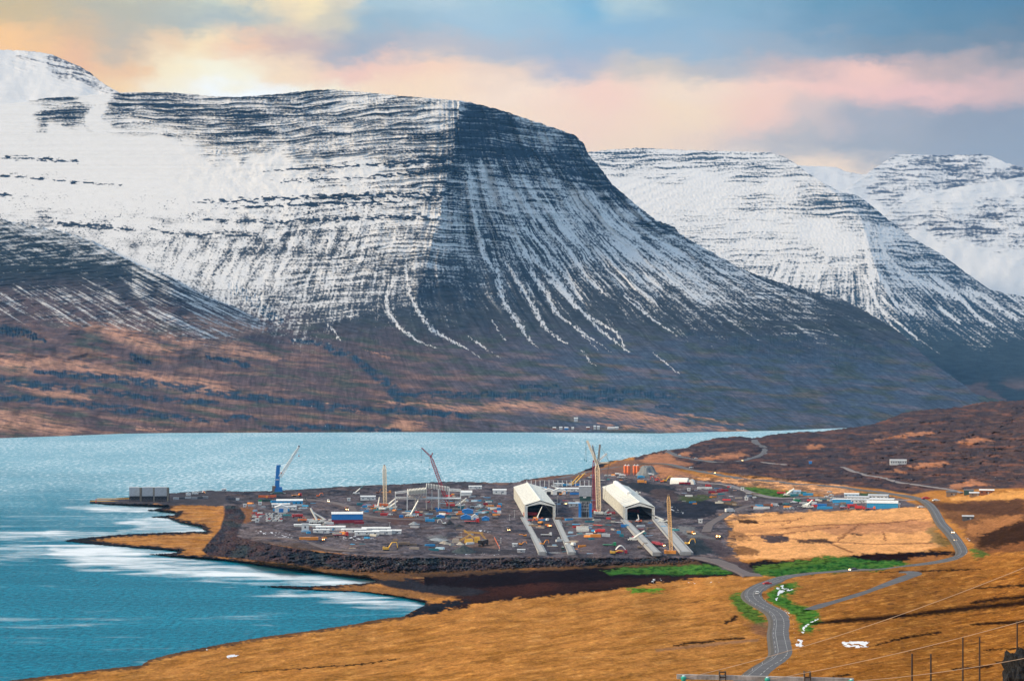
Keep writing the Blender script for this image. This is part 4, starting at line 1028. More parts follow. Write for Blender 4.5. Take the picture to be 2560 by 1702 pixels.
# ------------------------------------------------------------------ water of the fjord
def water_mat():
    m, t, b = new_mat('fjord water')
    tc = t.n('ShaderNodeTexCoord').outputs['Object']
    calm = attr(t, 'calm', False)
    streak = t.noise(t.mapping(tc, scale=(.0028, .0105, 1)), 1.0, 5, .62, .5)
    streak2 = t.noise(t.mapping(tc, scale=(.016, .045, 1)), 1.0, 4, .6, .3)
    cf = t.mr(t.math('ADD', calm, t.math('ADD', t.math('MULTIPLY', t.math('SUBTRACT', streak, .5), 2.6), t.math('MULTIPLY', t.math('SUBTRACT', streak2, .5), 2.4))), .25, 1.45, smooth=True)
    w1 = t.noise(t.mapping(tc, scale=(.26, .17, 1)), 1.0, 5, .7)
    w2 = t.noise(t.mapping(tc, scale=(.5, .2, 1)), 1.0, 3, .6)
    h = t.math('ADD', t.math('MULTIPLY', w1, 3.0), t.math('MULTIPLY', w2, .6))
    bp = t.n('ShaderNodeBump')
    t.set(bp, 'Strength', t.mr(cf, 0, 1, .7, .15))
    bp.inputs['Distance'].default_value = .9
    t.set(bp, 'Height', h)
    t.t.links.new(bp.outputs[0], b.inputs['Normal'])
    # white caps where the wind breaks the crests
    capn = t.noise(t.mapping(tc, scale=(.11, .035, 1)), 1.0, 4, .65)
    gust = t.noise(t.mapping(tc, scale=(.004, .0012, 1)), 1.0, 3, .6)
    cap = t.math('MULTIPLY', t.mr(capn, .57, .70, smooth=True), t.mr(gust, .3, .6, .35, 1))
    cap = t.math('MULTIPLY', cap, t.math('ADD', attr(t, 'chop_sheen', False), .04))
    base = t.mix(t.mr(w1, .35, .65), (.001, .10, .16), (.010, .28, .40))  # light and dark of the ripples painted into the base colour
    base = t.mix(t.mr(streak, .35, .65), t.mix(.35, base, (.0, .05, .09)), base)
    chop_sheen = attr(t, 'chop_sheen', False)
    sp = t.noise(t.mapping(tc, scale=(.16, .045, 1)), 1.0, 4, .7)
    glitter = t.math('MULTIPLY', t.mr(t.math('ADD', sp, t.math('MULTIPLY', t.math('SUBTRACT', gust, .5), .35)), .47, .66, smooth=True), chop_sheen)
    base = t.mix(t.math('MULTIPLY', chop_sheen, .62), base, (.29, .52, .61))  # sky sheen and foam of the far chop, put into the base colour
    base = t.mix(t.math('MULTIPLY', glitter, .85), base, (.72, .82, .85))  # glitter of the far waves painted in as pale flecks
    t.set(b, 'Base Color', t.mix(t.math('MULTIPLY', cap, .8), base, (.8, .85, .88)))
    t.set(b, 'Roughness', t.mr(cf, 0, 1, .30, .17))
    t.set(b, 'Specular IOR Level', t.mr(cf, 0, 1, .12, .9))
    gl = t.n('ShaderNodeBsdfGlossy'); gl.inputs['Color'].default_value = (.93, .95, .97, 1); gl.inputs['Roughness'].default_value = .36
    t.t.links.new(bp.outputs[0], gl.inputs['Normal'])
    ms = t.n('ShaderNodeMixShader'); t.set(ms, 0, t.math('MULTIPLY', cf, .85)); t.t.links.new(b.outputs[0], ms.inputs[1]); t.t.links.new(gl.outputs[0], ms.inputs[2])
    om = [n for n in t.t.nodes if n.type == 'OUTPUT_MATERIAL'][0]; t.t.links.new(ms.outputs[0], om.inputs[0])
    t.set(b, 'IOR', t.mr(cf, 0, 1, 1.07, 1.333))
    return m


CALM = [[(180,1268),(420,1262),(620,1276),(560,1290),(360,1283)],[(330,1300),(440,1298),(530,1325),(480,1330),(300,1330)],[(100,1360),(260,1368),(440,1384),(560,1402),(800,1435),(940,1452),(880,1462),(640,1450),(420,1432),(200,1420),(120,1390)],
        [(700,1480),(900,1482),(1050,1505),(1040,1528),(900,1515),(760,1500)],[(100,1330),(340,1330),(220,1342),(130,1348)],[(420,1636),(330,1668),(360,1660)]]
wx = np.concatenate([np.arange(-9000, -640, 400), np.arange(-640, 1400, 8), np.arange(1400, 9000, 400)]).astype(float)
wy = np.concatenate([np.geomspace(1.2, 158, 40) + HOR, np.arange(1081, 1760, 3), np.geomspace(845, 20000, 14) + HOR])
WX, WYp = np.meshgrid(wx, wy)
WYY = CAMZ * F_PX / (WYp - HOR)
calm = np.zeros(WX.shape)
for p in CALM:
    calm = np.maximum(calm, polymask(WX + 60 * fbm(WX / 120, WYp / 12, 3, 615), WYp + 8 * fbm(WX / 90, WYp / 14, 3, 617), p, 55, 2.6) * 1.05)
calm = np.maximum(calm, .42 * ss(1250, 1340, WYp) * ss(1460, 1380, WYp) * ss(900, 200, WX))
chop_sheen = 1 - ss(1120, 1330, WYp + 40 * fbm(WX / 300, WYp / 40, 3, 611) - .05 * WX)
sheet('water', (WX - 1280) * WYY / F_PX, WYY, WYY * 0, {'calm': calm, 'chop_sheen': chop_sheen}, water_mat())


# ------------------------------------------------------------------ air
def haze():
    bm = bmesh.new()
    bmesh.ops.create_cube(bm, size=1.0)
    x0, x1, y0, y1, z0, z1 = -24000, 24000, -3000, 30000, -30, 3400
    for v in bm.verts:
        v.co = ((x0 + x1) / 2 + v.co.x * (x1 - x0), (y0 + y1) / 2 + v.co.y * (y1 - y0), (z0 + z1) / 2 + v.co.z * (z1 - z0))
    me = bpy.data.meshes.new('haze'); bm.to_mesh(me); bm.free()
    m = bpy.data.materials.new('thin blue air'); m.use_nodes = True
    m.node_tree.nodes.clear()
    t = NT(m.node_tree)
    o = t.n('ShaderNodeOutputMaterial'); v = t.n('ShaderNodeVolumePrincipled')
    v.inputs['Color'].default_value = HAZE_COL
    v.inputs['Density'].default_value = HAZE_D
    m.node_tree.links.new(v.outputs[0], o.inputs['Volume'])
    me.materials.append(m)
    ob = bpy.data.objects.new('haze', me); col.objects.link(ob)
    tag(ob, 'thin blue air over the fjord fading the far mountains', 'haze', kind='stuff')


HAZE_D = 1.5e-5
HAZE_COL = (.20, .52, .98, 1)
haze()

# ------------------------------------------------------------------ helpers for built things
def H(X, Y):
    """height of the ground at a world position"""
    px = 1280 + F_PX * X / Y
    c = min(max(float(np.interp(px, xg, np.arange(len(xg)))), 0), len(xg) - 1.001)
    i = int(c); f = c - i
    a = np.interp(Y, Yg[::-1, i], Zg[::-1, i]); b = np.interp(Y, Yg[::-1, i + 1], Zg[::-1, i + 1])
    return a * (1 - f) + b * f


_mats = {}


def mat(name, c, rough=.6, metal=0., var=.18, emit=0., scale=.6):
    if name in _mats:
        return _mats[name]
    m, t, b = new_mat(name)
    tc = t.n('ShaderNodeTexCoord').outputs['Object']
    n1 = t.noise(tc, scale, 4, .6)
    n2 = t.noise(t.mapping(tc, scale=(1, 1, .25)), scale * 4, 3, .6)
    v = t.math('MULTIPLY', t.mr(n1, .3, .7, 1 - var, 1 + var * .6), t.mr(n2, .3, .7, 1 - var * .5, 1 + var * .4))
    vc = t.n('ShaderNodeVectorMath', operation='SCALE')
    vc.inputs[0].default_value = c; t.set(vc, 'Scale', v)
    t.set(b, 'Base Color', vc.outputs[0])
    b.inputs['Roughness'].default_value = rough
    b.inputs['Metallic'].default_value = metal
    if emit:
        b.inputs['Emission Color'].default_value = (*c, 1)
        b.inputs['Emission Strength'].default_value = emit
    _mats[name] = m
    return m


PAL = dict(white=(.74, .74, .71), cream=(.83, .81, .72), offwhite=(.62, .63, .62), grey=(.30, .31, .33), lgrey=(.45, .46, .47), dgrey=(.07, .075, .085), black=(.012, .012, .015),
           blue=(.015, .20, .55), lblue=(.03, .33, .62), teal=(.02, .20, .24), red=(.55, .03, .03), dred=(.30, .015, .035), orange=(.80, .16, .03), yorange=(.82, .30, .04), yellow=(.75, .42, .05),
           green=(.01, .25, .10), dgreen=(.02, .07, .06), tyre=(.012, .012, .013), glass=(.02, .03, .045), wood=(.22, .15, .10), concrete=(.34, .34, .33), steel=(.55, .52, .44), rust=(.22, .08, .04), sand=(.40, .33, .26), peach=(.84, .66, .44), amber=(.82, .52, .22), paleblue=(.35, .52, .65))


def M(k):
    if k == 'lamp':
        return mat('lit lamp glass', (1.0, .66, .28), .4, 0, 0, 5.0)
    if k == 'glass':
        return mat('dark window glass', PAL['glass'], .15, 0, .1)
    return mat(k + ' paint' if k not in ('concrete', 'wood', 'tyre', 'steel', 'rust', 'sand', 'peach') else k, PAL[k], .55 if k != 'concrete' else .9)


class MB:
    def __init__(s):
        s.v = []; s.f = []

    def add(s, vs, fs):
        n = len(s.v); s.v += [tuple(p) for p in vs]; s.f += [tuple(i + n for i in f) for f in fs]
        return s

    def box(s, cx, cy, z0, lx, ly, lz, tx=1., ty=1., rot=0.):
        vs = []
        cr, sr = math.cos(rot), math.sin(rot)
        for z, kx, ky in ((z0, 1, 1), (z0 + lz, tx, ty)):
            for sx, sy in ((-1, -1), (1, -1), (1, 1), (-1, 1)):
                x, y = sx * lx / 2 * kx, sy * ly / 2 * ky
                vs.append((cx + x * cr - y * sr, cy + x * sr + y * cr, z))
        return s.add(vs, [(3, 2, 1, 0), (4, 5, 6, 7), (0, 1, 5, 4), (1, 2, 6, 5), (2, 3, 7, 6), (3, 0, 4, 7)])

    def bar(s, p, q, a, b=None, n=4):
        """bar from p to q, radius a at p and b at q"""
        p = Vector(p); q = Vector(q); d = q - p
        if d.length < 1e-6:
            return s
        b = a if b is None else b
        z = d.normalized(); u = z.orthogonal().normalized(); w_ = z.cross(u)
        off = math.pi / 4 if n == 4 else 0
        vs = []
        for c, r in ((p, a), (q, b)):
            for i in range(n):
                t = off + 2 * math.pi * i / n
                vs.append(c + u * (math.cos(t) * r) + w_ * (math.sin(t) * r))
        fs = [tuple(range(n - 1, -1, -1)), tuple(range(n, 2 * n))] + [(i, (i + 1) % n, n + (i + 1) % n, n + i) for i in range(n)]
        return s.add(vs, fs)

    def prism(s, prof, y0, y1):
        """profile in (x, z) extruded along y"""
        n = len(prof)
        vs = [(x, y0, z) for x, z in prof] + [(x, y1, z) for x, z in prof]
        return s.add(vs, [tuple(range(n)), tuple(range(2 * n - 1, n - 1, -1))] + [(i, n + i, n + (i + 1) % n, (i + 1) % n) for i in range(n)])

    def prismx(s, prof, x0, x1):
        n = len(prof)
        vs = [(x0, y, z) for y, z in prof] + [(x1, y, z) for y, z in prof]
        return s.add(vs, [tuple(range(n - 1, -1, -1)), tuple(range(n, 2 * n))] + [(i, (i + 1) % n, n + (i + 1) % n, n + i) for i in range(n)])

    def wheel(s, x, y, z, r, wd, axis='y', n=12):
        a = (x, y - wd / 2, z) if axis == 'y' else (x - wd / 2, y, z)
        b = (x, y + wd / 2, z) if axis == 'y' else (x + wd / 2, y, z)
        return s.bar(a, b, r, r, n)

    def lattice(s, p, q, w0, w1, seg, r=.12, side=None):
        """four chords with diagonal lacing"""
        p = Vector(p); q = Vector(q); z = (q - p).normalized()
        u = Vector(side).normalized() if side else z.orthogonal().normalized()
        u = (u - z * u.dot(z)).normalized(); w_ = z.cross(u)
        ring = []
        for i in range(seg + 1):
            t = i / seg; c = p.lerp(q, t)
            h = (w0 + (w1 - w0) * t) / 2
            ring.append([c + u * h + w_ * h, c - u * h + w_ * h, c - u * h - w_ * h, c + u * h - w_ * h])
        for k in range(4):
            s.bar(ring[0][k], ring[-1][k], r)
            for i in range(seg):
                a, b = (k, (k + 1) % 4) if i % 2 else ((k + 1) % 4, k)
                s.bar(ring[i][a], ring[i + 1][b], r * .6, n=3)
        for i in range(0, seg + 1):
            for k in range(4):
                s.bar(ring[i][k], ring[i][(k + 1) % 4], r * .55, n=3)
        return s

    def build(s, name, m, parent=None, smooth=False, bev=0.):
        me = bpy.data.meshes.new(name)
        me.from_pydata(s.v, [], s.f)
        if smooth:
            me.polygons.foreach_set('use_smooth', [True] * len(me.polygons))
        if bev:
            bm = bmesh.new(); bm.from_mesh(me)
            bmesh.ops.bevel(bm, geom=bm.edges[:], offset=bev, segments=1, affect='EDGES')
            bm.to_mesh(me); bm.free()
        me.materials.append(M(m) if isinstance(m, str) else m)
        o = bpy.data.objects.new(name, me); col.objects.link(o)
        if parent is not None:
            o.parent = parent
        return o


def thing(name, loc, rz, label, cat, group=None, sc=1.0):
    o = bpy.data.objects.new(name, None); col.objects.link(o)
    o.empty_display_size = .5
    o.location = loc; o.rotation_euler = (0, 0, rz); o.scale = (sc, sc, sc)
    return tag(o, label, cat, group)


def dup(root, loc, rz, label=None, group=None, sc=None):
    r = root.copy(); col.objects.link(r); r.location = loc; r.rotation_euler = (0, 0, rz)
    if sc: r.scale = (sc, sc, sc)
    if label: r['label'] = label
    if group: r['group'] = group
    for ch in kids[root.name]:
        c = ch.copy(); col.objects.link(c); c.parent = r
        for g_ in kids.get(ch.name, []):
            d = g_.copy(); col.objects.link(d); d.parent = c
    return r


kids = {}


def note_kids(root):
    kids[root.name] = [o for o in col.objects if o.parent is root]
    for c in kids[root.name]:
        kids[c.name] = [o for o in col.objects if o.parent is c]


R = math.radians


def facing(px):
    return -math.atan((px - 1280) / F_PX)


def base(px, py, dz=-.15):
    p = G(px, py)
    return Vector((p.x, p.y, p.z + dz))


def mpp(px, py):
    return G(px, py).y / F_PX


# ------------------------------------------------------------------ roads
def catmull(pts, n=10):
    P = [Vector(p) for p in pts]
    P = [P[0] * 2 - P[1]] + P + [P[-1] * 2 - P[-2]]
    out = []
    for i in range(1, len(P) - 2):
        for k in range(n):
            t = k / n
            a, b, c, d = P[i - 1:i + 3]
            out.append(.5 * ((2 * b) + (c - a) * t + (2 * a - 5 * b + 4 * c - d) * t * t + (3 * b - a - 3 * c + d) * t ** 3))
    out.append(P[-2])
    return out


def resample(pts, step):
    d = [0]
    for a, b in zip(pts[:-1], pts[1:]):
        d.append(d[-1] + (b - a).length)
    n = max(3, int(d[-1] / step))
    t = np.linspace(0, d[-1], n)
    return [Vector((np.interp(v, d, [p.x for p in pts]), np.interp(v, d, [p.y for p in pts]), 0)) for v in t]


def road_path(pix, step=4.0):
    w_ = [G(*p) for p in pix]
    c = resample(catmull([Vector((p.x, p.y, 0)) for p in w_], 8), step)
    z = np.array([H(p.x, p.y) for p in c])
    k = np.ones(9) / 9
    zs = np.convolve(np.pad(z, 4, 'edge'), k, 'valid')
    for p, v in zip(c, zs):
        p.z = v
    return c


def ribbon(mb, path, half, lift, skirt=0., off=0.):
    n = len(path)
    vs = []
    for i, p in enumerate(path):
        a = path[max(i - 1, 0)]; b = path[min(i + 1, n - 1)]
        t = Vector((b.x - a.x, b.y - a.y, 0)).normalized(); s = Vector((-t.y, t.x, 0))
        row = [p + s * (off + half), p + s * (off - half)]
        z = p.z + lift
        r = [(q.x, q.y, z) for q in row]
        if skirt:
            o1 = p + s * (off + half + 1.2); o2 = p + s * (off - half - 1.2)
            r = [(o1.x, o1.y, z - skirt)] + r + [(o2.x, o2.y, z - skirt)]
        vs.append(r)
    m_ = len(vs[0])
    flat = [v for r in vs for v in r]
    fs = [(i * m_ + j, i * m_ + j + 1, (i + 1) * m_ + j + 1, (i + 1) * m_ + j) for i in range(n - 1) for j in range(m_ - 1)]
    mb.add(flat, [f[::-1] for f in fs])


asphalt = mat('worn asphalt', (.082, .080, .086), .9, 0, .35, 0, .12)
gravelr = mat('pale gravel', (.17, .15, .15), .95, 0, .2, 0, .3)
dirt = mat('packed dirt', (.105, .078, .075), .95, 0, .25, 0, .2)
paintw = mat('road paint', (.33, .33, .32), .8, 0, .5, 0, .3)
ROAD_MAIN = [(1880,1704),(1903,1687),(1926,1668),(1955,1650),(1968,1634),(1965,1613),(1959,1585),(1960,1560),(1956,1544),(1944,1530),(1920,1518),(1899,1507),(1886,1495),(1883,1484),(1890,1474),(1904,1465),(1928,1455),(1966,1443),(2027,1434),(2088,1429),(2149,1425),(2210,1421),(2260,1416),(2312,1410),(2360,1403),(2394,1395),(2413,1386),(2416,1377),(2408,1361),(2396,1345),(2381,1328),(2365,1312),(2355,1297),(2344,1277),(2329,1260),(2306,1247),(2267,1239),(2209,1231),(2152,1223),(2074,1215),(1997,1210),(1920,1202),(1843,1194),(1785,1183),(1735,1175),(1708,1169),(1690,1163),(1650,1158),(1600,1160),(1550,1166),(1500,1174),(1440,1187),(1400,1196)]
main_path = road_path(ROAD_MAIN)
mb = MB(); ribbon(mb, main_path, 6.2, .10, .8)
tag(mb.build('road_verge', mat('gravel verge', (.085, .070, .055), .95, 0, .45, 0, .5)), kind='structure')
mb = MB(); ribbon(mb, main_path, 3.9, .35, .25)
tag(mb.build('road', asphalt), kind='structure')
near = [p for p in main_path if p.y < 2000]
mb = MB()
for i in range(0, len(near) - 3, 3):
    ribbon(mb, near[i:i + 3], .16, .40)
ribbon(mb, near, .11, .40, off=3.5)
ribbon(mb, near, .11, .40, off=-3.5)
tag(mb.build('road_marking', paintw), kind='structure')
for pix, half, mt in [
    ([(1668,1131),(1672,1127),(1690,1123),(1730,1119)], 3.5, asphalt),
    ([(1671,1128),(1685,1134),(1700,1140),(1727,1146),(1754,1150),(1804,1155),(1851,1152),(1881,1144),(1908,1134),(1914,1126),(1905,1115),(1889,1105),(1886,1099)], 5.0, asphalt),
    ([(2302,1248),(2250,1249),(2150,1246),(2050,1243),(1960,1245),(1905,1238),(1855,1223),(1820,1212),(1790,1208),(1750,1205)], 4.0, gravelr),
    ([(1900,1260),(1860,1268),(1828,1280),(1800,1295),(1775,1310),(1765,1330)], 4.0, dirt),
    ([(2105,1167),(2151,1182),(2229,1200),(2306,1212),(2364,1221),(2410,1231)], 2.6, gravelr),
    ([(1905,1154),(1940,1158),(1978,1163)], 2.6, gravelr),
    ([(2262,1430),(2284,1431),(2286,1436),(2264,1444),(2232,1457),(2190,1474),(2149,1488),(2100,1503),(2060,1514),(2028,1525)], 4.2, asphalt),
    ([(1745,1393),(1790,1402),(1840,1420),(1885,1440)], 6.0, dirt),
    ([(770,1248),(830,1255),(875,1268),(884,1280),(930,1291),(1000,1297),(1100,1300)], 4.5, dirt),
    ([(640,1344),(760,1352),(900,1374),(1060,1382),(1300,1386)], 3.0, dirt)]:
    mb = MB(); ribbon(mb, road_path(pix, 6.0), half, .30, .8)
    tag(mb.build('road', mt), kind='structure')
# marker posts along the near bend
post = None
for i in range(4, len(near), 7):
    p = near[i]
    if p.y > 1150:
        continue
    a = near[i - 1]; t = (p - a).normalized(); s = Vector((-t.y, t.x, 0))
    for sg in (-1, 1):
        q = p + s * 4.5 * sg; q.z = p.z - .1
        if post is None:
            post = MB().box(0, 0, 0, .16, .10, 1.1, .7, .7).build('marker_post', 'offwhite')
            post.location = q
            tag(post, 'small pale marker post at the edge of the winding road', 'post', 'marker posts along the winding road')
        else:
            c = post.copy(); col.objects.link(c); c.location = q


# ------------------------------------------------------------------ builders
def potroom(px_f, Yf, Yb, half, label, monitor):
    """long portal shed; x along the width, y away from the camera"""
    Xf, Xb = px_f[0], px_f[1]
    z0 = H(Xf, Yf)
    rz = math.atan2(-(Xb - Xf), Yb - Yf)
    Ln = math.hypot(Xb - Xf, Yb - Yf)
    t = thing('potroom_shed', (Xf, Yf, z0), rz, label, 'shed', 'long cream sheds of the works')
    he, hr = 12.6, 17.2
    wl = MB()
    for sx in (-1, 1):
        n = int(Ln / 6.0)
        for i in range(n):
            y0 = i * Ln / n; y1 = (i + 1) * Ln / n
            wl.box(sx * (half - .2), (y0 + y1) / 2, -.3, .30, (y1 - y0), he - .5)
            wl.box(sx * (half + .12), y0 + .3, -.3, .40, .5, he - .35)
        wl.box(sx * (half - 1.2), .7, -.3, 2.4, .8, he - .2)
    wl.box(0, Ln - .6, -.3, half * 2 - 1.0, .3, he)
    wo = wl.build('wall', 'cream', t)
    wo.data.materials.append(mat('weathered cream', (.66, .64, .56), .6, 0, .3))
    for pi, po in enumerate(wo.data.polygons):
        if (pi // 6) % 4 == 1:
            po.material_index = 1
    rf = MB()
    sl = math.atan2(hr - he, half)
    n = int(Ln / 3.0)
    for sx in (-1, 1):
        for i in range(n):
            y0 = i * Ln / n; y1 = (i + 1) * Ln / n
            e = .0 if i % 2 else .22
            a = (sx * (half + .5), he + e); b = (0, hr + e)
            prof = [a, b, (b[0], b[1] - .3), (a[0], a[1] - .3)]
            if sx > 0:
                prof = prof[::-1]
            rf.prism(prof, y0, y1)
    rf.box(0, Ln / 2, hr + .05, 1.4, Ln, .45)
    ro = rf.build('roof', 'cream', t)
    ro.data.materials.append(mat('weathered cream', (.66, .64, .56), .6, 0, .3))
    for pi, po in enumerate(ro.data.polygons):
        if pi // 6 < 2 * n and (pi // 6) % 3 == 1:
            po.material_index = 1
    g = MB()
    g.prism([(-half + 1.9, he - 2.0), (-half + 1.9, he - .5), (0, hr - .6), (half - 1.9, he - .5), (half - 1.9, he - 2.0), (half - 4, he - .9), (0, hr - 3.4), (-half + 4, he - .9)][::-1], .25, .9)
    g.build('gable_frame', 'cream', t)
    if monitor:
        m_ = MB()
        L0, L1 = Ln * .38, Ln * .995
        m_.prism([(-2.6, hr - .9), (-2.6, hr + 1.6), (0, hr + 2.4), (2.6, hr + 1.6), (2.6, hr - .9)][::-1], L0, L1)
        m_.build('ridge_vent', 'white', t)
        v = MB()
        v.box(-2.2, Ln + .2, hr - 4.2, half * 1.2, .6, 1.2)
        v.build('vent_end', 'grey', t)
    return t


potroom((27.3, 16.8), 1939, 2240, 14.7, 'long cream ribbed shed in the middle of the works, red machines in its open end', False)
potroom((121.6, 115.6), 1905, 2235, 14.2, 'long cream ribbed shed with a raised ridge vent, right of the tall lattice crane', True)


def strips():
    for (x0, x1, ya, yb, wd, lb) in [(11.0, 23.6, 1936, 1570, 5.6, 'grey concrete strip running out from the left leg of the middle shed'),
                                     (42.0, 46.6, 1936, 1570, 5.4, 'grey concrete strip running out from the right leg of the middle shed'),
                                     (106.0, 112.5, 1900, 1560, 5.8, 'grey concrete strip running out from the left leg of the shed with the ridge vent'),
                                     (137.5, 135.0, 1900, 1555, 8.6, 'wide grey concrete strip passing behind the yellow lattice boom')]:
        z = H(x0, ya)
        rz = math.atan2(-(x1 - x0), yb - ya)
        t = thing('foundation_strip', (x0, ya, z), math.atan2(x0 - x1, yb - ya) + 0 * rz, lb, 'foundation', 'concrete strips in front of the long sheds')
        L = math.hypot(x1 - x0, yb - ya)
        s = MB(); s.box(0, L / 2, -2.0, wd, L, 3.0)
        s.box(-wd * .62, L / 2, -2.0, wd * .18, L * .995, 2.5)
        n = int(L / 7)
        for i in range(n):
            s.box(-wd * .42, (i + .5) * L / n, .98, wd * .10, .5, .5)
            s.box(wd * .40, (i + .5) * L / n, .98, wd * .10, .5, .7)
        s.build('slab', 'concrete', t)


strips()


def container(px, py, c, label, L=12.2, rz=0., group=None, cat='container', stack=0, name='shipping_container', door='grey', scale=1.0):
    p = base(px, py); p.z += stack * 2.6
    t = thing(name, p, facing(px) + rz, label, cat, group, scale)
    s = MB(); s.box(0, 0, .1, L, 2.44, 2.45)
    n = int(L / .6)
    for i in range(n):
        for sy in (-1, 1):
            s.box(-L / 2 + (i + .5) * L / n, sy * 1.24, .25, .28, .08, 2.1)
    s.build('body', c, t)
    r = MB(); r.box(0, 0, 2.552, L - .1, 2.4, .06); r.build('roof', c, t)
    d = MB(); d.box(L / 2 + .04, -.6, .2, .06, 1.1, 2.2); d.box(L / 2 + .04, .6, .2, .06, 1.1, 2.2); d.build('door', door, t)
    return t


def cabin(px, py, L, D, Hh, label, wallc='white', roofc='offwhite', rz=0., pitch=.12, band=None, nw=4, doors=1, cat='building', group=None, name='site_cabin', doorc='grey', hbay=0, bandh=.5, dy=0.0):
    """low building: eaves run along x (the side seen); pitch = rise / depth"""
    p = base(px, py)
    t = thing(name, p, facing(px) + rz, label, cat, group)
    if dy: t.location.y += dy
    s = MB(); s.box(0, D / 2, -.4, L, D, Hh + .4)
    for sx in (-1, 1):
        pass
    s.prismx([(0.0, Hh), (D / 2, Hh + pitch * D), (D, Hh)], -L / 2 + .01, L / 2 - .01)
    s.build('wall', wallc, t)
    r = MB()
    e = .35
    for sgn in (0, 1):
        y0, y1 = (-e, D / 2) if sgn == 0 else (D + e, D / 2)
        z0, z1 = Hh - pitch * 2 * e + .03, Hh + pitch * D + .03
        pr = [(y0, z0), (y1, z1), (y1, z1 + .18), (y0, z0 + .18)]
        if sgn: pr = pr[::-1]
        r.prismx(pr, -L / 2 - e, L / 2 + e)
    n = int(L / 2.5)
    r.build('roof', roofc, t)
    if band:
        b = MB(); b.box(0, -.06, Hh * (1 - bandh), L + .16, .1, Hh * bandh - .05)
        b.box(L / 2 + .06, D / 2, Hh * (1 - bandh), .1, D, Hh * bandh - .05); b.build('wall_band', band, t)
    for i in range(nw):
        x = -L / 2 + (i + .5) * L / nw
        f = MB(); f.box(x, -.08, Hh * .42, min(1.3, L / nw * .4), .1, Hh * .28); f.build('window', 'glass', t)
    for i in range(doors):
        x = -L / 2 + (i + .5) * L / max(doors, 1) + L / (nw * 2 + 2) * .9
        f = MB(); f.box(x, -.13, -.05, min(hbay or 1.1, L * .3), .12, Hh * (.7 if not hbay else .78)); f.build('door', doorc, t)
    if n > 3:
        k = MB()
        for i in range(n):
            k.box(-L / 2 + (i + .5) * L / n, -.03, -.1, .14, .08, Hh + .1)
        k.build('wall_rib', wallc, t)
    return t


def tent(px, py, L, D, Hh, label, c='white', doorc='blue', rz=0., name='site_tent', cat='tent', group=None, rise=.45):
    """gable faces the camera; x = width, y = depth"""
    p = base(px, py)
    t = thing(name, p, facing(px) + rz, label, cat, group)
    s = MB(); s.prism([(-L / 2, -.3), (-L / 2, Hh), (0, Hh + rise * L / 2), (L / 2, Hh), (L / 2, -.3)][::-1], 0, D)
    s.build('canvas', c, t)
    r = MB()
    for sx in (-1, 1):
        pr = [(sx * (L / 2 + .2), Hh), (0, Hh + rise * L / 2 + .1), (0, Hh + rise * L / 2 + .25), (sx * (L / 2 + .2), Hh + .15)]
        r.prism(pr if sx < 0 else pr[::-1], -.25, D + .25)
    r.build('roof', c if c != 'blue' else 'blue', t)
    d = MB(); d.box(0, -.06, -.1, L * .34, .1, Hh * .8); d.build('door', doorc, t)
    return t


def wheels(t, xs_, half, r, wd=.45):
    for x in xs_:
        for sy in (-1, 1):
            MB().wheel(x, sy * half, r, r, wd).build('wheel', 'tyre', t)


def lights(t, x, half, z, r=.28):
    for sy in (-1, 1):
        s = MB(); s.wheel(x, sy * half, z, r, .2, 'x', 8); s.build('headlight', 'lamp', t)


def car(px, py, c, label, rz=0., group=None, lit=False, van=False, cat=None, sc=1.0, at=None):
    p = at if at is not None else base(px, py, .05)
    t = thing('parked_car' if not (van or lit) else ('van' if van else 'car'), p, rz, label, cat or ('van' if van else 'car'), group, sc)
    b = MB()
    if van:
        b.prismx([(-.9, .45), (.9, .45), (.9, 2.1), (-.9, 2.1)], -2.6, 1.6); b.prismx([(-.9, .45), (.9, .45), (.9, 1.3), (-.9, 1.3)], 1.6, 2.5)
        g = MB(); g.box(1.72, 0, 1.25, .5, 1.6, .75, .4, .95)
    else:
        b.box(0, 0, .4, 4.4, 1.75, .55); b.box(-.25, 0, .95, 2.5, 1.62, .52, .72, .86)
        g = MB(); g.box(-.25, 0, 1.0, 2.56, 1.5, .34, .8, .95)
    b.build('body', c, t, bev=.04); g.build('window', 'glass', t)
    wheels(t, (-1.4, 1.4), .82, .34, .24)
    if lit:
        lights(t, 2.26 if not van else 2.55, .62, .68, .30)
    return t


def truck(px, py, c, label, rz=0., bed='rust', lit=False, sc=1.0, kind='tipper', group=None, cat='truck', name='truck', cabc=None, at=None):
    p = at if at is not None else base(px, py, .05)
    t = thing(name, p, facing(px) + rz, label, cat, group, sc)
    MB().box(0, 0, .8, 8.4, 1.0, .35).build('chassis', 'dgrey', t)
    cb = MB(); cb.box(3.4, 0, .75, 1.9, 2.4, 2.2, .92, .96); cab = cb.build('cab', cabc or c, t, bev=.06)
    MB().box(4.33, 0, 1.85, .12, 2.0, .85).build('windscreen', 'glass', cab)
    s = MB()
    if kind == 'tipper':
        s.prism([(-4.2, 1.6), (-4.4, 2.9), (2.2, 2.9), (2.0, 1.2), (-3.6, 1.2)][::-1], -1.25, 1.25)
        s.build('tipper_body', bed, t)
    elif kind == 'flat':
        s.box(-1.2, 0, 1.2, 6.6, 2.5, .25); s.box(2.1, 0, 1.4, .2, 2.5, 1.2); s.build('flatbed', bed, t)
    elif kind == 'tank':
        s.bar((-4.2, 0, 2.3), (2.0, 0, 2.3), 1.15, 1.15, 14); s.build('tank', bed, t)
    else:
        s.box(-1.2, 0, 1.2, 6.6, 2.5, 2.4); s.build('box_body', bed, t)
    wheels(t, (3.2, -1.6, -3.0), 1.0, .52, .4)
    if lit:
        lights(t, 4.42, .85, 1.05, .34)
    return t


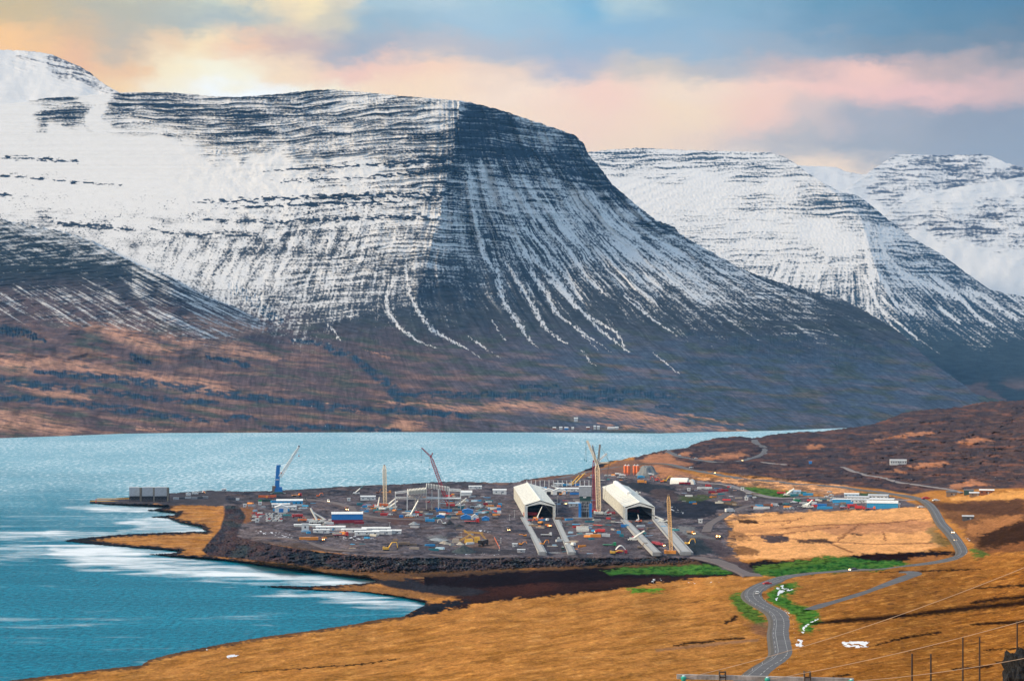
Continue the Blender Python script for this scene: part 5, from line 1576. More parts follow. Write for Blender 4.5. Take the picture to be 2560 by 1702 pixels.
def excavator(px, py, c, label, rz=0., sc=1.0, reach=1, group=None, lit=False):
    p = base(px, py, .0)
    t = thing('excavator', p, facing(px) + rz, label, 'excavator', group, sc)
    for sy in (-1, 1):
        s = MB(); s.prism([(-2.0, .45), (-1.6, 0), (1.6, 0), (2.0, .45), (1.6, .95), (-1.6, .95)][::-1], sy * 1.15 - .3, sy * 1.15 + .3)
        s.build('track', 'tyre', t)
    s = MB(); s.box(-.4, 0, 1.05, 3.6, 2.5, 1.3, .96, .96); s.box(-1.6, 0, 2.3, 1.2, 2.3, .35); s.build('house', c, t, bev=.06)
    s = MB(); s.box(.9, .7, 2.3, 1.3, 1.0, 1.1, .85, .9); s.build('cab', 'glass', t)
    bm_ = MB(); k = reach
    bm_.bar((1.2, -.3, 1.8), (3.4, -.3, 5.0 * k + .2), .42, .38); bm_.bar((3.4, -.3, 5.0 * k + .2), (6.0, -.3, 5.2 * k), .38, .30); bm_.build('boom', c, t)
    s = MB(); s.bar((6.0, -.3, 5.3 * k), (6.6, -.3, 2.0), .30, .22); st = s.build('stick', c, t)
    s = MB(); s.prism([(6.2, 2.0), (7.0, 2.0), (7.1, 1.0), (6.4, .6), (5.7, 1.1)], -.9, .3); s.build('bucket', 'dgrey', st)
    if lit:
        lights(t, 1.6, .9, 2.0, .4)
    return t


def tele_crane(px, py, label, tip, c='cream', rz=0., tipdark='dgrey', carrier='cream', group=None, fly=.35, sc=1.0, wd=.65, outr=True):
    """wheeled crane; tip = picture position of the boom head, boom in the plane facing the camera"""
    p = base(px, py, .05)
    t = thing('mobile_crane', p, facing(px) + rz, label, 'crane', group)
    k = p.y / F_PX
    tx, tz = (tip[0] - px) * k, (py - tip[1]) * k
    s = MB(); s.box(0, 0, .9, 11.5 * sc, 2.6, .8); s.box(4.9 * sc, 0, .9, 1.8, 2.6, 1.7); s.build('carrier', carrier, t)
    s = MB(); s.box(-2.2 * sc, 0, 1.7, 4.6 * sc, 2.3, 1.3); s.box(-.2, .8, 1.7, 1.6, 1.0, 1.8); s.build('upper_house', c, t)
    for x in (-4.4, -2.9, 1.6, 3.2, 4.8):
        for sy in (-1, 1):
            MB().wheel(x * sc, sy * 1.1, .62, .62, .45).build('wheel', 'tyre', t)
    b = MB()
    P0 = Vector((-2.0 * sc * (1 if tx > 0 else -1) * .5, -.1, 2.6)); P1 = Vector((tx, -.1, tz))
    b.bar(P0, P0.lerp(P1, .42), wd, wd * .95); b.bar(P0.lerp(P1, .40), P0.lerp(P1, 1 - fly), wd * .85, wd * .72)
    b.build('boom', c, t)
    s = MB(); s.bar(P0.lerp(P1, 1 - fly - .01), P1, wd * .55, wd * .35); s.build('fly_section', tipdark, t)
    s = MB(); s.bar(P0 + Vector((1.6 if tx > 0 else -1.6, 0, -.6)), P0.lerp(P1, .22), .28, .2); s.build('ram', 'grey', t)
    return t


def lattice_crane(px, py, label, head, c, house, rz=0., wd=2.2, jib=None, mast=None, hooks=(), r=.22, seg=16, tracks=True, cat='crane', housep='house', basec='dgrey', backstay=None, boom_dx=1.5, c2=None, depth=0, group=None):
    p = base(px, py, .0)
    t = thing('crawler_crane', p, facing(px) + rz, label, cat, group)
    k = p.y / F_PX
    loc = lambda q, y=0.: Vector(((q[0] - px) * k, y, (py - q[1]) * k))
    for sy in (-1, 1):
        s = MB(); s.prism([(-4.4, .8), (-3.8, 0), (3.8, 0), (4.4, .8), (3.8, 1.5), (-3.8, 1.5)][::-1], sy * 2.9 - .6, sy * 2.9 + .6)
        s.build('track', basec, t)
    s = MB(); s.box(-1.2, 0, 1.5, 8.5, 3.6, 2.4); s.box(2.2, 1.6, 1.7, 2.0, 1.4, 2.2); s.build('house', house, t)
    s = MB(); s.box(-5.2, 0, 1.7, 1.8, 5.0, 2.6); s.build('counterweight', house, t)
    foot = Vector((boom_dx, 0, 2.4)); hd = loc(head)
    b = MB()
    b.lattice(foot, foot.lerp(hd, .12), wd * .5, wd, 2, r, (0, 1, 0)); b.lattice(foot.lerp(hd, .12), foot.lerp(hd, .9), wd, wd, seg, r, (0, 1, 0)); b.lattice(foot.lerp(hd, .9), hd, wd, wd * .4, 2, r, (0, 1, 0))
    b.build('lattice_boom', c, t)
    s = MB(); s.box(hd.x, 0, hd.z - .8, 1.6, 1.6, 1.6); s.build('boom_head', c2 or c, t)
    if jib:
        s = MB(); s.lattice(hd, loc(jib), wd * .55, wd * .25, 7, r * .75, (0, 1, 0)); s.build('jib', c2 or c, t)
    for q in (mast or []):
        s = MB(); s.lattice(loc(q[0]), loc(q[1]), q[2], q[2] * .6, q[3], r * .75, (0, 1, 0)); s.build('mast', q[4] if len(q) > 4 else c, t)
    if backstay:
        s = MB()
        for a, b_ in backstay:
            for yy in (-.8, .8):
                s.bar(loc(a, yy), loc(b_, yy), .10, n=3)
        s.build('pendant_line', 'dgrey', t)
    for (a, b_) in hooks:
        s = MB(); s.bar(loc(a), loc(b_), .09, n=4); h = s.build('hoist_line', 'dgrey', t)
        q = loc(b_); s = MB(); s.box(q.x, 0, q.z - 1.6, .9, .6, 1.8, .6, .6); s.build('hook_block', 'teal', t)
    return t


def mound(px, py, wpx, hpx, label, mt, name='gravel_heap', cat='heap', dep=1.0, seed=0, flat=0.):
    p = base(px, py, -.3); k = p.y / F_PX
    rx = wpx * k / 2; h = hpx * k; ry = rx * dep
    s = MB(); n, m_ = 22, 7
    rng = random.Random(seed)
    vs = [(0, 0, h)]
    for j in range(1, m_ + 1):
        f = j / m_
        for i in range(n):
            a = 2 * math.pi * i / n
            wob = 1 + .22 * pn(i * .7 + seed * 3.1, j * .3, seed)
            z = h * min(1., (1 - f) ** 1.1 / (1 - flat)) + (.10 * h * pn(i * .9, j * .9 + seed, 7) if j < m_ else 0)
            vs.append((rx * f * wob * math.cos(a), ry * f * wob * math.sin(a), z))
    fs = [(0, 1 + i, 1 + (i + 1) % n) for i in range(n)]
    for j in range(m_ - 1):
        for i in range(n):
            a = 1 + j * n; b = a + n
            fs.append((a + i, b + i, b + (i + 1) % n, a + (i + 1) % n))
    s.add(vs, fs)
    o = s.build(name, mt)
    o.location = p + Vector((0, ry, 0)); o.rotation_euler = (0, 0, facing(px))
    return tag(o, label, cat)


def lamp_post(px, py, hpx, label, group='light poles on the building site', lit=False):
    p = base(px, py); k = p.y / F_PX
    t = thing('light_pole', p, 0, label, 'light pole', group)
    h = hpx * k
    MB().bar((0, 0, 0), (0, 0, h), .16, .09, 6).build('pole', 'lgrey', t)
    s = MB(); s.box(0, 0, h, 1.5, .5, .5); s.build('lamp_head', 'lgrey', t)
    s = MB(); s.box(0, 0, 0, 1.4, 1.4, .8); s.build('foot', 'concrete', t)
    return t


# ------------------------------------------------------------------ harbour side, left
for x, w_, lb in [(336, 26, 'leftmost grey clad module standing on dark steel legs on the jetty'), (369, 27, 'middle one of the three grey clad modules on the jetty'), (402, 30, 'right one of the three grey clad modules on the jetty')]:
    p = base(x, 1253); k = p.y / F_PX
    t = thing('clad_module', p, facing(x), lb, 'module', 'grey clad modules on the jetty')
    W_ = w_ * k; hh = 36 * k
    s = MB(); s.box(0, 4, hh * .38, W_, 9, hh * .62)
    n = 9
    for i in range(n):
        s.box(-W_ / 2 + (i + .5) * W_ / n, -.52, hh * .38, .14, .1, hh * .62)
    s.build('cladding', 'lgrey', t)
    s = MB(); s.box(0, 4, hh * .10, W_ * .96, 8, hh * .28, 1.0, 1.0)
    s.build('hopper', 'black', t)
    for sx in (-.42, -.14, .14, .42):
        for yy in (.3, 8):
            MB().box(sx * W_, yy, 0, .8, .8, hh * .4).build('leg', 'black', t)
    s = MB()
    for sx in (-.42, -.14, .14):
        s.bar((sx * W_, -.1, hh * .1), ((sx + .28) * W_, -.1, hh * .36), .18)
        s.bar(((sx + .28) * W_, -.1, hh * .1), (sx * W_, -.1, hh * .36), .18)
    s.build('brace', 'dgrey', t)
    s = MB(); s.box(W_ / 2 + 1.3, 3, .2, 2.9, 7, hh * .95); s.build('stair_tower', 'black', t)
    s = MB(); s.bar((W_ / 2 + .6, -.7, 0), (W_ / 2 + .6, -.7, hh), .16); s.bar((W_ / 2 + 1.8, -.7, 0), (W_ / 2 + 1.8, -.7, hh * .98), .16); s.build('ladder', 'steel', t)
# quay
p = base(225, 1257); t = thing('quay', p, 0, 'low dark quay with a yellow edge at the tip of the jetty', 'quay')
q = G(320, 1250) - p
s = MB(); s.add([(0, 0, -2), (q.x, -8, -2), (q.x, 40, -2), (0, 40, -2), (0, 0, 2.2), (q.x, -8, 2.4), (q.x, 40, 2.4), (0, 40, 2.2)], [(3, 2, 1, 0), (4, 5, 6, 7), (0, 1, 5, 4), (1, 2, 6, 5), (2, 3, 7, 6), (3, 0, 4, 7)]); s.build('quay_wall', 'dgrey', t)
s = MB(); s.bar((0, 40, 2.5), (q.x, 40, 2.7), .5); s.build('edge_kerb', 'yellow', t)
s = MB(); s.bar((0, .5, 2.5), (q.x, -7.5, 2.7), .35); s.build('edge_kerb', 'yellow', t)
p = base(240, 1256); t = thing('beacon', p, 0, 'small red beacon post on the quay', 'beacon')
MB().bar((0, 0, 0), (0, 0, 4.2), .5, .3, 8).build('post', 'red', t); MB().bar((0, 0, 4.2), (0, 0, 5.0), .5, .2, 8).build('lantern', 'red', t)
for i, (x, y, c) in enumerate([(440, 1248, 'lgrey'), (455, 1247, 'dgrey'), (470, 1246, 'lgrey'), (486, 1247, 'grey'), (500, 1246, 'dgrey'), (513, 1245, 'grey')]):
    container(x, y, c, ['pale grey container nearest the grey modules on the jetty', 'dark container second from the grey modules', 'pale grey container below the white van on the jetty', 'mid grey container in the middle of the jetty row', 'darkest container of the jetty row', 'mid grey container at the right end of the jetty row'][i], L=7.0, group='containers in a row on the jetty')
car(488, 1236, 'white', 'white van parked behind the jetty containers', van=True, sc=1.5, rz=R(10))
tent(471, 1238, 6, 5, 2.2, 'small white tent left of the white van on the jetty', doorc='white')
truck(503, 1233, 'orange', 'orange and white crane truck behind the jetty containers', bed='white', rz=R(20), kind='flat', lit=True)
cabin(560, 1227, 6, 4, 2.8, 'lone white hut at the far edge of the bare harbour ground', nw=2, name='site_hut', cat='hut')
container(594, 1250, 'white', 'small white skip on the harbour ground', L=4, name='skip', cat='skip')

# mobile harbour crane
def harbour_crane():
    px, py = 695, 1234
    p = base(px, py); k = p.y / F_PX
    t = thing('harbour_crane', p, facing(px), 'tall blue harbour crane with a white lattice boom on the quayside', 'crane')
    lc = lambda a, b, y=0.: Vector(((a - px) * k, y, (py - b) * k))
    s = MB(); s.box(0, 0, .6, 14, 12, 2.2, .8, .8); s.build('undercarriage', 'dgreen', t)
    for x in (-6, -3.5, -1, 1.5, 4, 6):
        MB().wheel(x, -6, .8, .8, .8).build('wheel', 'tyre', t)
    for sx in (-1, 1):
        s = MB(); s.box(sx * 8.0, 0, 0, 3.2, 12.4, .8); s.build('outrigger', 'dgreen', t)
    s = MB(); s.box(.5, 0, 2.8, 9, 5, 4.6); s.box(4.0, 0, 2.8, 3, 4, 3); s.box(3.2, 0, 7.4, 3.5, 4, 1.3); s.build('machine_house', 'blue', t)
    s = MB()
    a = lc(692, 1214); b = lc(696, 1162)
    s.add([(a.x - 2.9, -1.6, 3), (a.x + 3.2, -1.6, 3), (a.x + 3.2, 1.6, 3), (a.x - 2.9, 1.6, 3), (b.x - 2.4, -1.3, b.z), (b.x + 1.9, -1.3, b.z), (b.x + 1.9, 1.3, b.z), (b.x - 2.4, 1.3, b.z)],
          [(3, 2, 1, 0), (4, 5, 6, 7), (0, 1, 5, 4), (1, 2, 6, 5), (2, 3, 7, 6), (3, 0, 4, 7)])
    s.box(b.x + .6, 0, b.z - 2, 4.4, 2.4, 2.2); tw = s.build('tower', 'blue', t)
    m_ = lc(693, 1199)
    s = MB(); s.box(m_.x + .2, 0, m_.z, 4.0, 3.4, 1.0); s.build('platform_ring', 'white', t)
    s = MB(); s.box(lc(703, 1182).x, 0, lc(703, 1184).z, 2.2, 2, 2.2); s.build('operator_cab', 'orange', t)
    s = MB(); q = lc(685, 1225); s.box(q.x, 0, q.z - .5, 4.6, 5, 6.0); s.build('counterweight', 'wood', t)
    s = MB(); s.lattice(lc(700, 1191), lc(747, 1117), 3.4, 1.6, 14, .34, (0, 1, 0)); s.build('boom', 'white', t)
    s = MB(); s.bar(lc(700, 1163), lc(747, 1117), .10); s.bar(lc(690, 1165), lc(684, 1212), .10); s.bar(lc(747, 1117), lc(747, 1138), .10); s.build('cable', 'lgrey', t)
    s = MB(); q = lc(747, 1141); s.box(q.x, 0, q.z, 1.4, 1.0, 1.8, .6, .6); s.build('hook_block', 'red', t)
    s = MB(); q = lc(747, 1115); s.wheel(q.x, 0, q.z, 1.1, .5); s.build('sheave', 'dgrey', t)


harbour_crane()
container(660, 1243, 'orange', 'long orange container left of the harbour crane', L=13)
container(683, 1242, 'orange', 'short orange container below the harbour crane', L=7)
truck(675, 1246, 'yorange', 'yellow orange lorry between the orange and green containers', bed='red', rz=R(170), kind='flat')
container(650, 1254, 'green', 'bright green container end at the left of the blue roofed hall', L=4)
container(668, 1253, 'dgreen', 'dark green container left of the blue banded hall', L=11)
container(684, 1256, 'lblue', 'light blue container at the corner of the blue banded hall', L=6, rz=R(20))
truck(742, 1241, 'red', 'red orange truck crane on the quay right of the harbour crane', bed='yorange', rz=R(25), kind='flat', sc=1.35)
excavator(795, 1242, 'orange', 'small orange digger right of the quay truck', sc=.9)
cabin(724, 1264, 28, 12, 5.6, 'long hall with white roof and bright blue band, left of the site', roofc='white', band='lblue', bandh=.62, nw=6, doors=1, hbay=3, name='hall', cat='hall')
cabin(702, 1267, 19, 8, 3.0, 'grey white annex in front of the blue banded hall', roofc='offwhite', nw=5, name='annex')
cabin(722, 1274, 15, 8, 3.2, 'low white annex between the hall and the white tent', roofc='lgrey', nw=4, name='annex', rz=R(-8))
tent(703, 1280, 13, 14, 5.0, 'white gabled tent with blue side doors in front of the annexes', rise=.35)
for dx in (-17, 17):
    container(703 + dx, 1277, 'lblue', 'blue box at the %s side of the white gabled tent' % ('left' if dx < 0 else 'right'), L=3.0, name='storage_box', cat='box')
for i, (x, y, lb) in enumerate([(650, 1262, 'white square hut beside the dark green container'), (612, 1267, 'white square hut by itself on the left slope crest'), (643, 1305, 'white square hut among the crowded cars'), (763, 1326, 'large white square hut left of the long prefabs'), (1722, 1227, 'white square hut on the bank above the yellow lattice crane'), (1866, 1250, 'white square hut beside the dark hollow near the green field'), (1751, 1307, 'white square hut at the end of the access road'), (872, 1252, 'white square hut on the bare ground left of the white low building'), (1856, 1226, 'white square hut left of the small green field')]):
    sc_ = 6.2 if i == 3 else 3.6
    cabin(x, y, sc_, 3, sc_ * .95, lb, nw=1, doors=0, name='site_hut', cat='hut', group='white square huts of the building site', roofc='white', pitch=.04)

ORD = ['first', 'second', 'third', 'fourth', 'fifth', 'sixth']
rng = random.Random(5)
first = {}
for (x0, x1, y0, y1, n, area) in [(632, 655, 1284, 1302, 16, 'left'), (666, 706, 1286, 1303, 30, 'right')]:
    for i in range(n):
        c = rng.choice(['white', 'white', 'lgrey', 'white', 'red', 'dgrey', 'offwhite'])
        x = x0 + (x1 - x0) * ((i % 6) + rng.random() * .5) / 5.6; y = y0 + (y1 - y0) * (i // 6) / max(1, (n - 1) // 6)
        lb = '%s car, %s in the %s row of the %s car park' % ({'lgrey': 'light grey', 'dgrey': 'dark grey', 'offwhite': 'dull white'}.get(c, c), ORD[i % 6], ['back', 'second', 'third', 'fourth', 'front'][i // 6 if i // 6 < (n - 1) // 6 else 4], area)
        gp = 'parked cars, %s car park' % area
        if c not in first:
            first[c] = car(x, y, c, lb, R(75 + rng.random() * 20), gp, sc=1.05)
            note_kids(first[c])
        else:
            dup(first[c], base(x, y, .05), R(75 + rng.random() * 20), lb, gp)

container(772, 1349, 'yorange', 'bright orange container below the white prefabs', L=16)
tw = lambda *a, **k: tele_crane(*a, **k)
tele_crane(790, 1308, 'white wheeled crane with a thin dark fly jib left of the blue and red hall', (758, 1235), fly=.52, wd=.9, rz=0, sc=1.1)
tele_crane(812, 1306, 'white wheeled crane with its boom lowered to the left', (781, 1279), fly=.08, wd=.85, sc=1.0)
truck(744, 1294, 'red', 'pair of red machines parked left of the white crane', bed='red', rz=R(185), sc=1.2)
truck(756, 1304, 'yorange', 'orange truck at the foot of the white crane', bed='orange', rz=R(180), sc=1.0)
s = None
for i, (x, y, w_) in enumerate([(775, 1303, 7), (783, 1307, 8), (822, 1311, 9), (829, 1304, 6)]):
    container(x, y, 'white', ['white box under the white crane boom', 'white box beside the crane wheels', 'white box left of the blue and red hall', 'small white box at the corner of the blue and red hall'][i], L=w_, name='storage_box', cat='box')
cabin(868, 1307, 29, 10, 8.6, 'tall hall with white roof, blue upper wall and dark red lower wall', wallc='dred', roofc='white', band='blue', bandh=.62, nw=0, doors=0, name='hall', cat='hall', pitch=.16)
container(898, 1309, 'dred', 'dark red container at the right end of the blue and red hall', L=9)
for i, (x, y, L_, D_, lb) in enumerate([(768, 1316, 24, 5, 'flat cream stack of wall panels at the left end of the prefabs'), (826, 1325, 26, 9, 'long white prefab with a blue door under the tall hall'), (803, 1332, 14, 5, 'short white prefab in front of the one with the blue door'), (884, 1331, 22, 6, 'white prefab with small dark windows, left half of the front row'), (917, 1337, 21, 6, 'white prefab with three windows at the front of the row'), (955, 1335, 17, 7, 'white prefab at the right end behind the front row'), (940, 1328, 25, 8, 'white prefab with a roof box, rearmost of the right group'), (985, 1334, 12, 7, 'rightmost white prefab of the row')]):
    cabin(x, y, L_, D_, 2.9 if i else 1.8, lb, wallc='white' if i else 'cream', roofc='white', nw=0 if i in (0,) else max(2, int(L_ / 6)), doors=0 if i == 0 else 1, doorc='lblue' if i == 1 else 'grey', name='prefab_building', group='white prefabs on the left of the site', rz=R(-4), pitch=.10)
truck(852, 1342, 'red', 'dark red low loader below the white prefabs', bed='dred', kind='flat', sc=1.5)
excavator(808, 1352, 'yorange', 'orange loader with lit lamps right of the orange container', rz=R(-80), sc=.8, reach=.5, lit=True)
excavator(966, 1377, 'yellow', 'yellow digger with raised arm working below the prefabs', rz=R(0), sc=1.35)
mound(950, 1381, 40, 5, 'low heap of dark earth beside the yellow digger', dirt, name='earth_heap', dep=.6, seed=3)
truck(1010, 1364, 'wood', 'dusty brown tipper truck left of the crushing plant', bed='wood', sc=1.1)
truck(867, 1275, 'rust', 'dark tipper truck driving with lit headlamps on the dirt road', bed='rust', rz=R(-85), lit=True, sc=1.25)
car(821, 1254, 'white', 'white van driving with lit headlamps behind the blue banded hall', rz=R(-80), van=True, lit=True, sc=1.3)
cabin(920, 1250, 17, 8, 4.2, 'white low building with small openings behind the yellow lattice crane', roofc='offwhite', nw=3, name='site_building')
tele_crane(890, 1236, 'far small crane with blue jib at the back shore', (915, 1208), fly=.55, tipdark='teal', c='white', carrier='white', wd=.7, sc=.7)
excavator(945, 1234, 'rust', 'brown digger at the back shore behind the yellow crane', sc=1.1)
lattice_crane(963, 1268, 'upright lattice crane, grey above and orange below, left of the white steel frame', (961, 1163), 'peach', 'orange', wd=3.4, r=.32, seg=20, boom_dx=0, c2='grey')
truck(966, 1234, 'yorange', 'orange truck crane behind the upright lattice crane', bed='yorange', kind='flat', sc=1.3)
tele_crane(947, 1270, 'white crane left of the upright lattice crane with a short steep boom', (949, 1240), fly=.1, wd=.75, sc=.8)
tele_crane(978, 1272, 'white crane right of the upright lattice crane with dark fly boom', (1010, 1240), fly=.45, wd=.8)
tele_crane(975, 1265, 'white crane behind with a pale boom leaning right', (993, 1242), fly=.05, wd=.8)
truck(930, 1268, 'white', 'white lorry with orange load left of the upright lattice crane', bed='orange', kind='flat')
container(900, 1262, 'teal', 'teal container left of the cranes', L=7)
container(912, 1268, 'lblue', 'small blue container left of the cranes', L=5)
container(961, 1288, 'red', 'red container standing alone in front of the upright crane', L=8)
car(975, 1288, 'white', 'white car right of the red container', rz=R(5), sc=1.2)
container(1003, 1293, 'blue', 'small blue skip left of the front wheeled crane', L=4, name='skip', cat='skip')
tele_crane(1030, 1292, 'cream wheeled crane in front with long boom leaning right', (1053, 1237), fly=.28, wd=.85, rz=0, sc=1.15)
container(1075, 1303, 'lblue', 'bright blue container behind the gravel heaps', L=9)
mound(1034, 1312, 34, 9, 'pale grey cone of gravel in the middle of the site', mat('pale grit', (.26, .28, .29), .95), seed=1)
mound(1124, 1311, 26, 12, 'dark heap of gravel with a steep peak', mat('black grit', (.018, .020, .026), .95), seed=2)
mound(1148, 1318, 32, 9, 'wide low dark heap in front of the steep dark heap', mat('black grit', (.018, .020, .026), .95), seed=4)
excavator(1110, 1311, 'white', 'pale digger left of the dark gravel heap', sc=.9, rz=R(180))

# white steel frame of the hall going up
def steel_frame():
    px, py = 1070, 1277
    p = base(px, py); k = p.y / F_PX
    t = thing('steel_frame', p, facing(px), 'white steel frame of a hall under construction with trusses on tall columns', 'steel frame')
    lc = lambda a, b, y=0.: Vector(((a - px) * k, y, (py - b) * k))
    for x, top, bot, y in [(988, 1229, 1262, 10), (1018, 1225, 1277, 0), (1066, 1213, 1258, 30), (1080, 1228, 1258, 30), (1096, 1222, 1272, 4), (1123, 1222, 1262, 20), (1152, 1224, 1259, 12), (1038, 1240, 1258, 30), (1100, 1225, 1258, 32)]:
        s = MB(); a = lc(x, bot, y); b = lc(x, top, y); s.box(a.x, y, -.3, .85, .85, b.z + .3); s.build('column', 'white', t)
    def truss(x0, z0, x1, z1, y, d, name='truss', pan=False, nseg=8):
        s = MB(); a = lc(x0, z0, y); b = lc(x1, z1, y); dv = Vector((0, 0, -d))
        s.bar(a, b, .34); s.bar(a + dv, b + dv, .30)
        for i in range(nseg):
            u0 = a.lerp(b, i / nseg); u1 = a.lerp(b, (i + 1) / nseg); um = a.lerp(b, (i + .5) / nseg)
            s.bar(u0 + dv, um, .22); s.bar(um, u1 + dv, .22)
        return s.build(name, 'white', t)
    truss(988, 1230, 1018, 1226, 5, 1.8)
    truss(1123, 1223, 1152, 1225, 14, 2.0)
    truss(1066, 1244, 1152, 1247, 12, 1.6, nseg=14)
    truss(988, 1243, 1066, 1246, 12, 1.6, nseg=14)
    truss(1018, 1237, 1066, 1233, 16, 2.6, nseg=7)
    truss(1020, 1231, 1066, 1229, 24, 2.6, nseg=7)
    # closely set roof beams, seen as a comb
    for i in range(13):
        x = 1019 + i * 3.7
        s = MB(); a = lc(x, 1226 - i * .35, 2); b = lc(x + 1.5, 1226 - i * .35, 34); z0 = lc(x, 1237 - i * .3).z
        s.box((a.x + b.x) / 2, 18, z0, .5, 30, a.z - z0, rot=.04); s.build('roof_beam', 'cream', t)
    for i in range(15):
        x = 1067 + i * 4.0
        top = 1213 + i * .65
        s = MB(); a = lc(x, top, 28); z0 = lc(x, top + 9).z
        s.box(a.x, 34, z0, .55, 22, a.z - z0); s.build('roof_beam', 'cream', t)
    s = MB(); a = lc(1066, 1246); s.box(lc(1109, 0).x, 14, a.z - .6, 86 * k, 20, .35); s.build('floor_deck', 'lgrey', t)
    s = MB()
    for x0, y0, x1, y1 in [(1066, 1255, 1080, 1247), (1096, 1258, 1110, 1248), (1125, 1262, 1112, 1247), (1140, 1262, 1152, 1250)]:
        s.bar(lc(x0, y0, 6), lc(x1, y1, 6), .25)
    s.build('brace', 'white', t)


steel_frame()
lattice_crane(1130, 1268, 'red crawler crane with a long red lattice boom leaning left over the steel frame', (1077, 1141), 'dred', 'red', wd=2.8, r=.3, seg=20, jib=(1054, 1119), mast=[((1077, 1141), (1082, 1132), 1.0, 3)], hooks=[((1073, 1143), (1073, 1170)), ((1054, 1120), (1053, 1152))], boom_dx=-4.0, backstay=[((1078, 1142), (1134, 1248))], c2='dred')
container(1110, 1278, 'blue', 'long blue container in front of the red crane', L=16)
container(1094, 1274, 'blue', 'short blue container left of the long blue one', L=6)
container(1152, 1271, 'teal', 'dark blue container right of the red crane', L=7)
tele_crane(1150, 1266, 'cream crane with boom leaning right beside the steel frame', (1168, 1243), fly=.1, wd=.8, sc=.9)
container(1150, 1283, 'orange', 'small orange container beside the blue tarpaulin shelter', L=4)
tent(1169, 1284, 11, 9, 3.6, 'wide shelter of blue sheeting with a white top', c='blue', doorc='blue', rise=.25, name='shelter', cat='shelter')
tent(1165, 1297, 10, 8, 2.4, 'blue sheeted tent left of the white peaked tent', c='blue', doorc='blue', rise=.4)
tent(1187, 1298, 7, 7, 2.2, 'white peaked tent with blue front between two blue tents', c='white', doorc='blue', rise=.8)
tent(1214, 1301, 7, 7, 2.4, 'small blue tent right of the white peaked tent', c='blue', doorc='lblue', rise=.5)
tent(1101, 1294, 8, 7, 1.8, 'low blue tent in the middle of the yard', c='blue', doorc='blue', rise=.3)
truck(1180, 1308, 'red', 'long red lorry with lit cab in front of the blue tents', bed='red', kind='flat', sc=1.6)
cabin(1188, 1222, 16, 6, 3.4, 'white hut by itself on the back shore', roofc='white', nw=3, name='site_building')
cabin(1166, 1238, 13, 7, 3.6, 'white rounded shelter right of the steel frame', roofc='white', nw=0, name='site_building', pitch=.3)
cabin(1249, 1235, 16, 9, 5.0, 'white low building left of the middle shed', roofc='white', nw=2, name='site_building')
truck(1189, 1270, 'white', 'white stack of steel beams loaded on a trailer', bed='white', kind='flat', sc=1.3)
container(1214, 1262, 'dred', 'small dark red container right of the yard', L=5)
for i, (x, y, c) in enumerate([(1250, 1263, 'lblue'), (1247, 1268, 'orange'), (1247, 1275, 'blue'), (1248, 1282, 'white')]):
    container(x, y, c, ['light blue box at the top of the four boxes left of the middle shed', 'orange box between two blue boxes', 'blue box below the orange box', 'small white box below the blue box'][i], L=4, name='storage_box', cat='box', group='boxes left of the middle shed')
# timber and steel stock lying in the yard
rng = random.Random(11)
cs = ['white', 'steel', 'wood', 'paleblue', 'teal', 'lgrey', 'yorange', 'red', 'lblue', 'sand']
k_ = 0
def stock(x, y, c, area, big):
    p = base(x, y)
    s = MB(); L_ = [5, 9.5, 4, 8][big] * rng.uniform(.9, 1.1); hh = [.5, .6, 1.6, 1.7][big]
    for j in range([3, 4, 4, 5][big]):
        s.box(rng.uniform(-.8, .8), j * .40, 0, L_ * rng.uniform(.75, 1), .42, hh * rng.uniform(.8, 1.1))
    o = s.build('material_stack', c); o.location = p; o.rotation_euler = (0, 0, rng.uniform(-.6, .6))
    PL = area; nm = {'lgrey': 'light grey', 'yorange': 'yellow orange', 'steel': 'dull cream', 'wood': 'brown', 'paleblue': 'pale blue', 'lblue': 'bright blue', 'sand': 'sand coloured'}.get(c, c)
    tag(o, '%s %s material stack %s' % (['small low', 'long low', 'short tall', 'long tall'][big], nm, area), 'material stack', 'building material stacks %s' % area)


for (x0, x1, y0, y1, n, area) in [(1190, 1240, 1262, 1292, 40, 'in the yard left of the middle shed'), (905, 1000, 1262, 1280, 36, 'around the upright lattice crane'), (1010, 1180, 1272, 1298, 40, 'in front of the steel frame'), (760, 870, 1310, 1345, 22, 'among the white prefabs'), (1055, 1230, 1236, 1262, 36, 'behind the red crane'),
                                 (1375, 1480, 1245, 1262, 10, 'behind the grey clad tower'), (1420, 1540, 1295, 1345, 34, 'on the ground between the long sheds'), (1700, 1900, 1215, 1262, 30, 'beside the access road'), (1960, 2150, 1245, 1272, 34, 'in the camp'), (1460, 1640, 1182, 1200, 22, 'near the orange silos'), (1320, 1375, 1300, 1322, 10, 'before the mouth of the middle shed'), (620, 800, 1244, 1300, 24, 'near the blue banded hall'), (870, 1180, 1318, 1380, 24, 'around the crushing plant'), (1560, 1700, 1305, 1345, 16, 'beside the right shed'), (1380, 1480, 1345, 1384, 14, 'near the front edge of the platform')]:
    combos = [(c, g_) for c in cs for g_ in range(4)]
    rng.shuffle(combos)
    for i in range(n):
        stock(rng.uniform(x0, x1), rng.uniform(y0, y1), combos[i][0], area, combos[i][1])
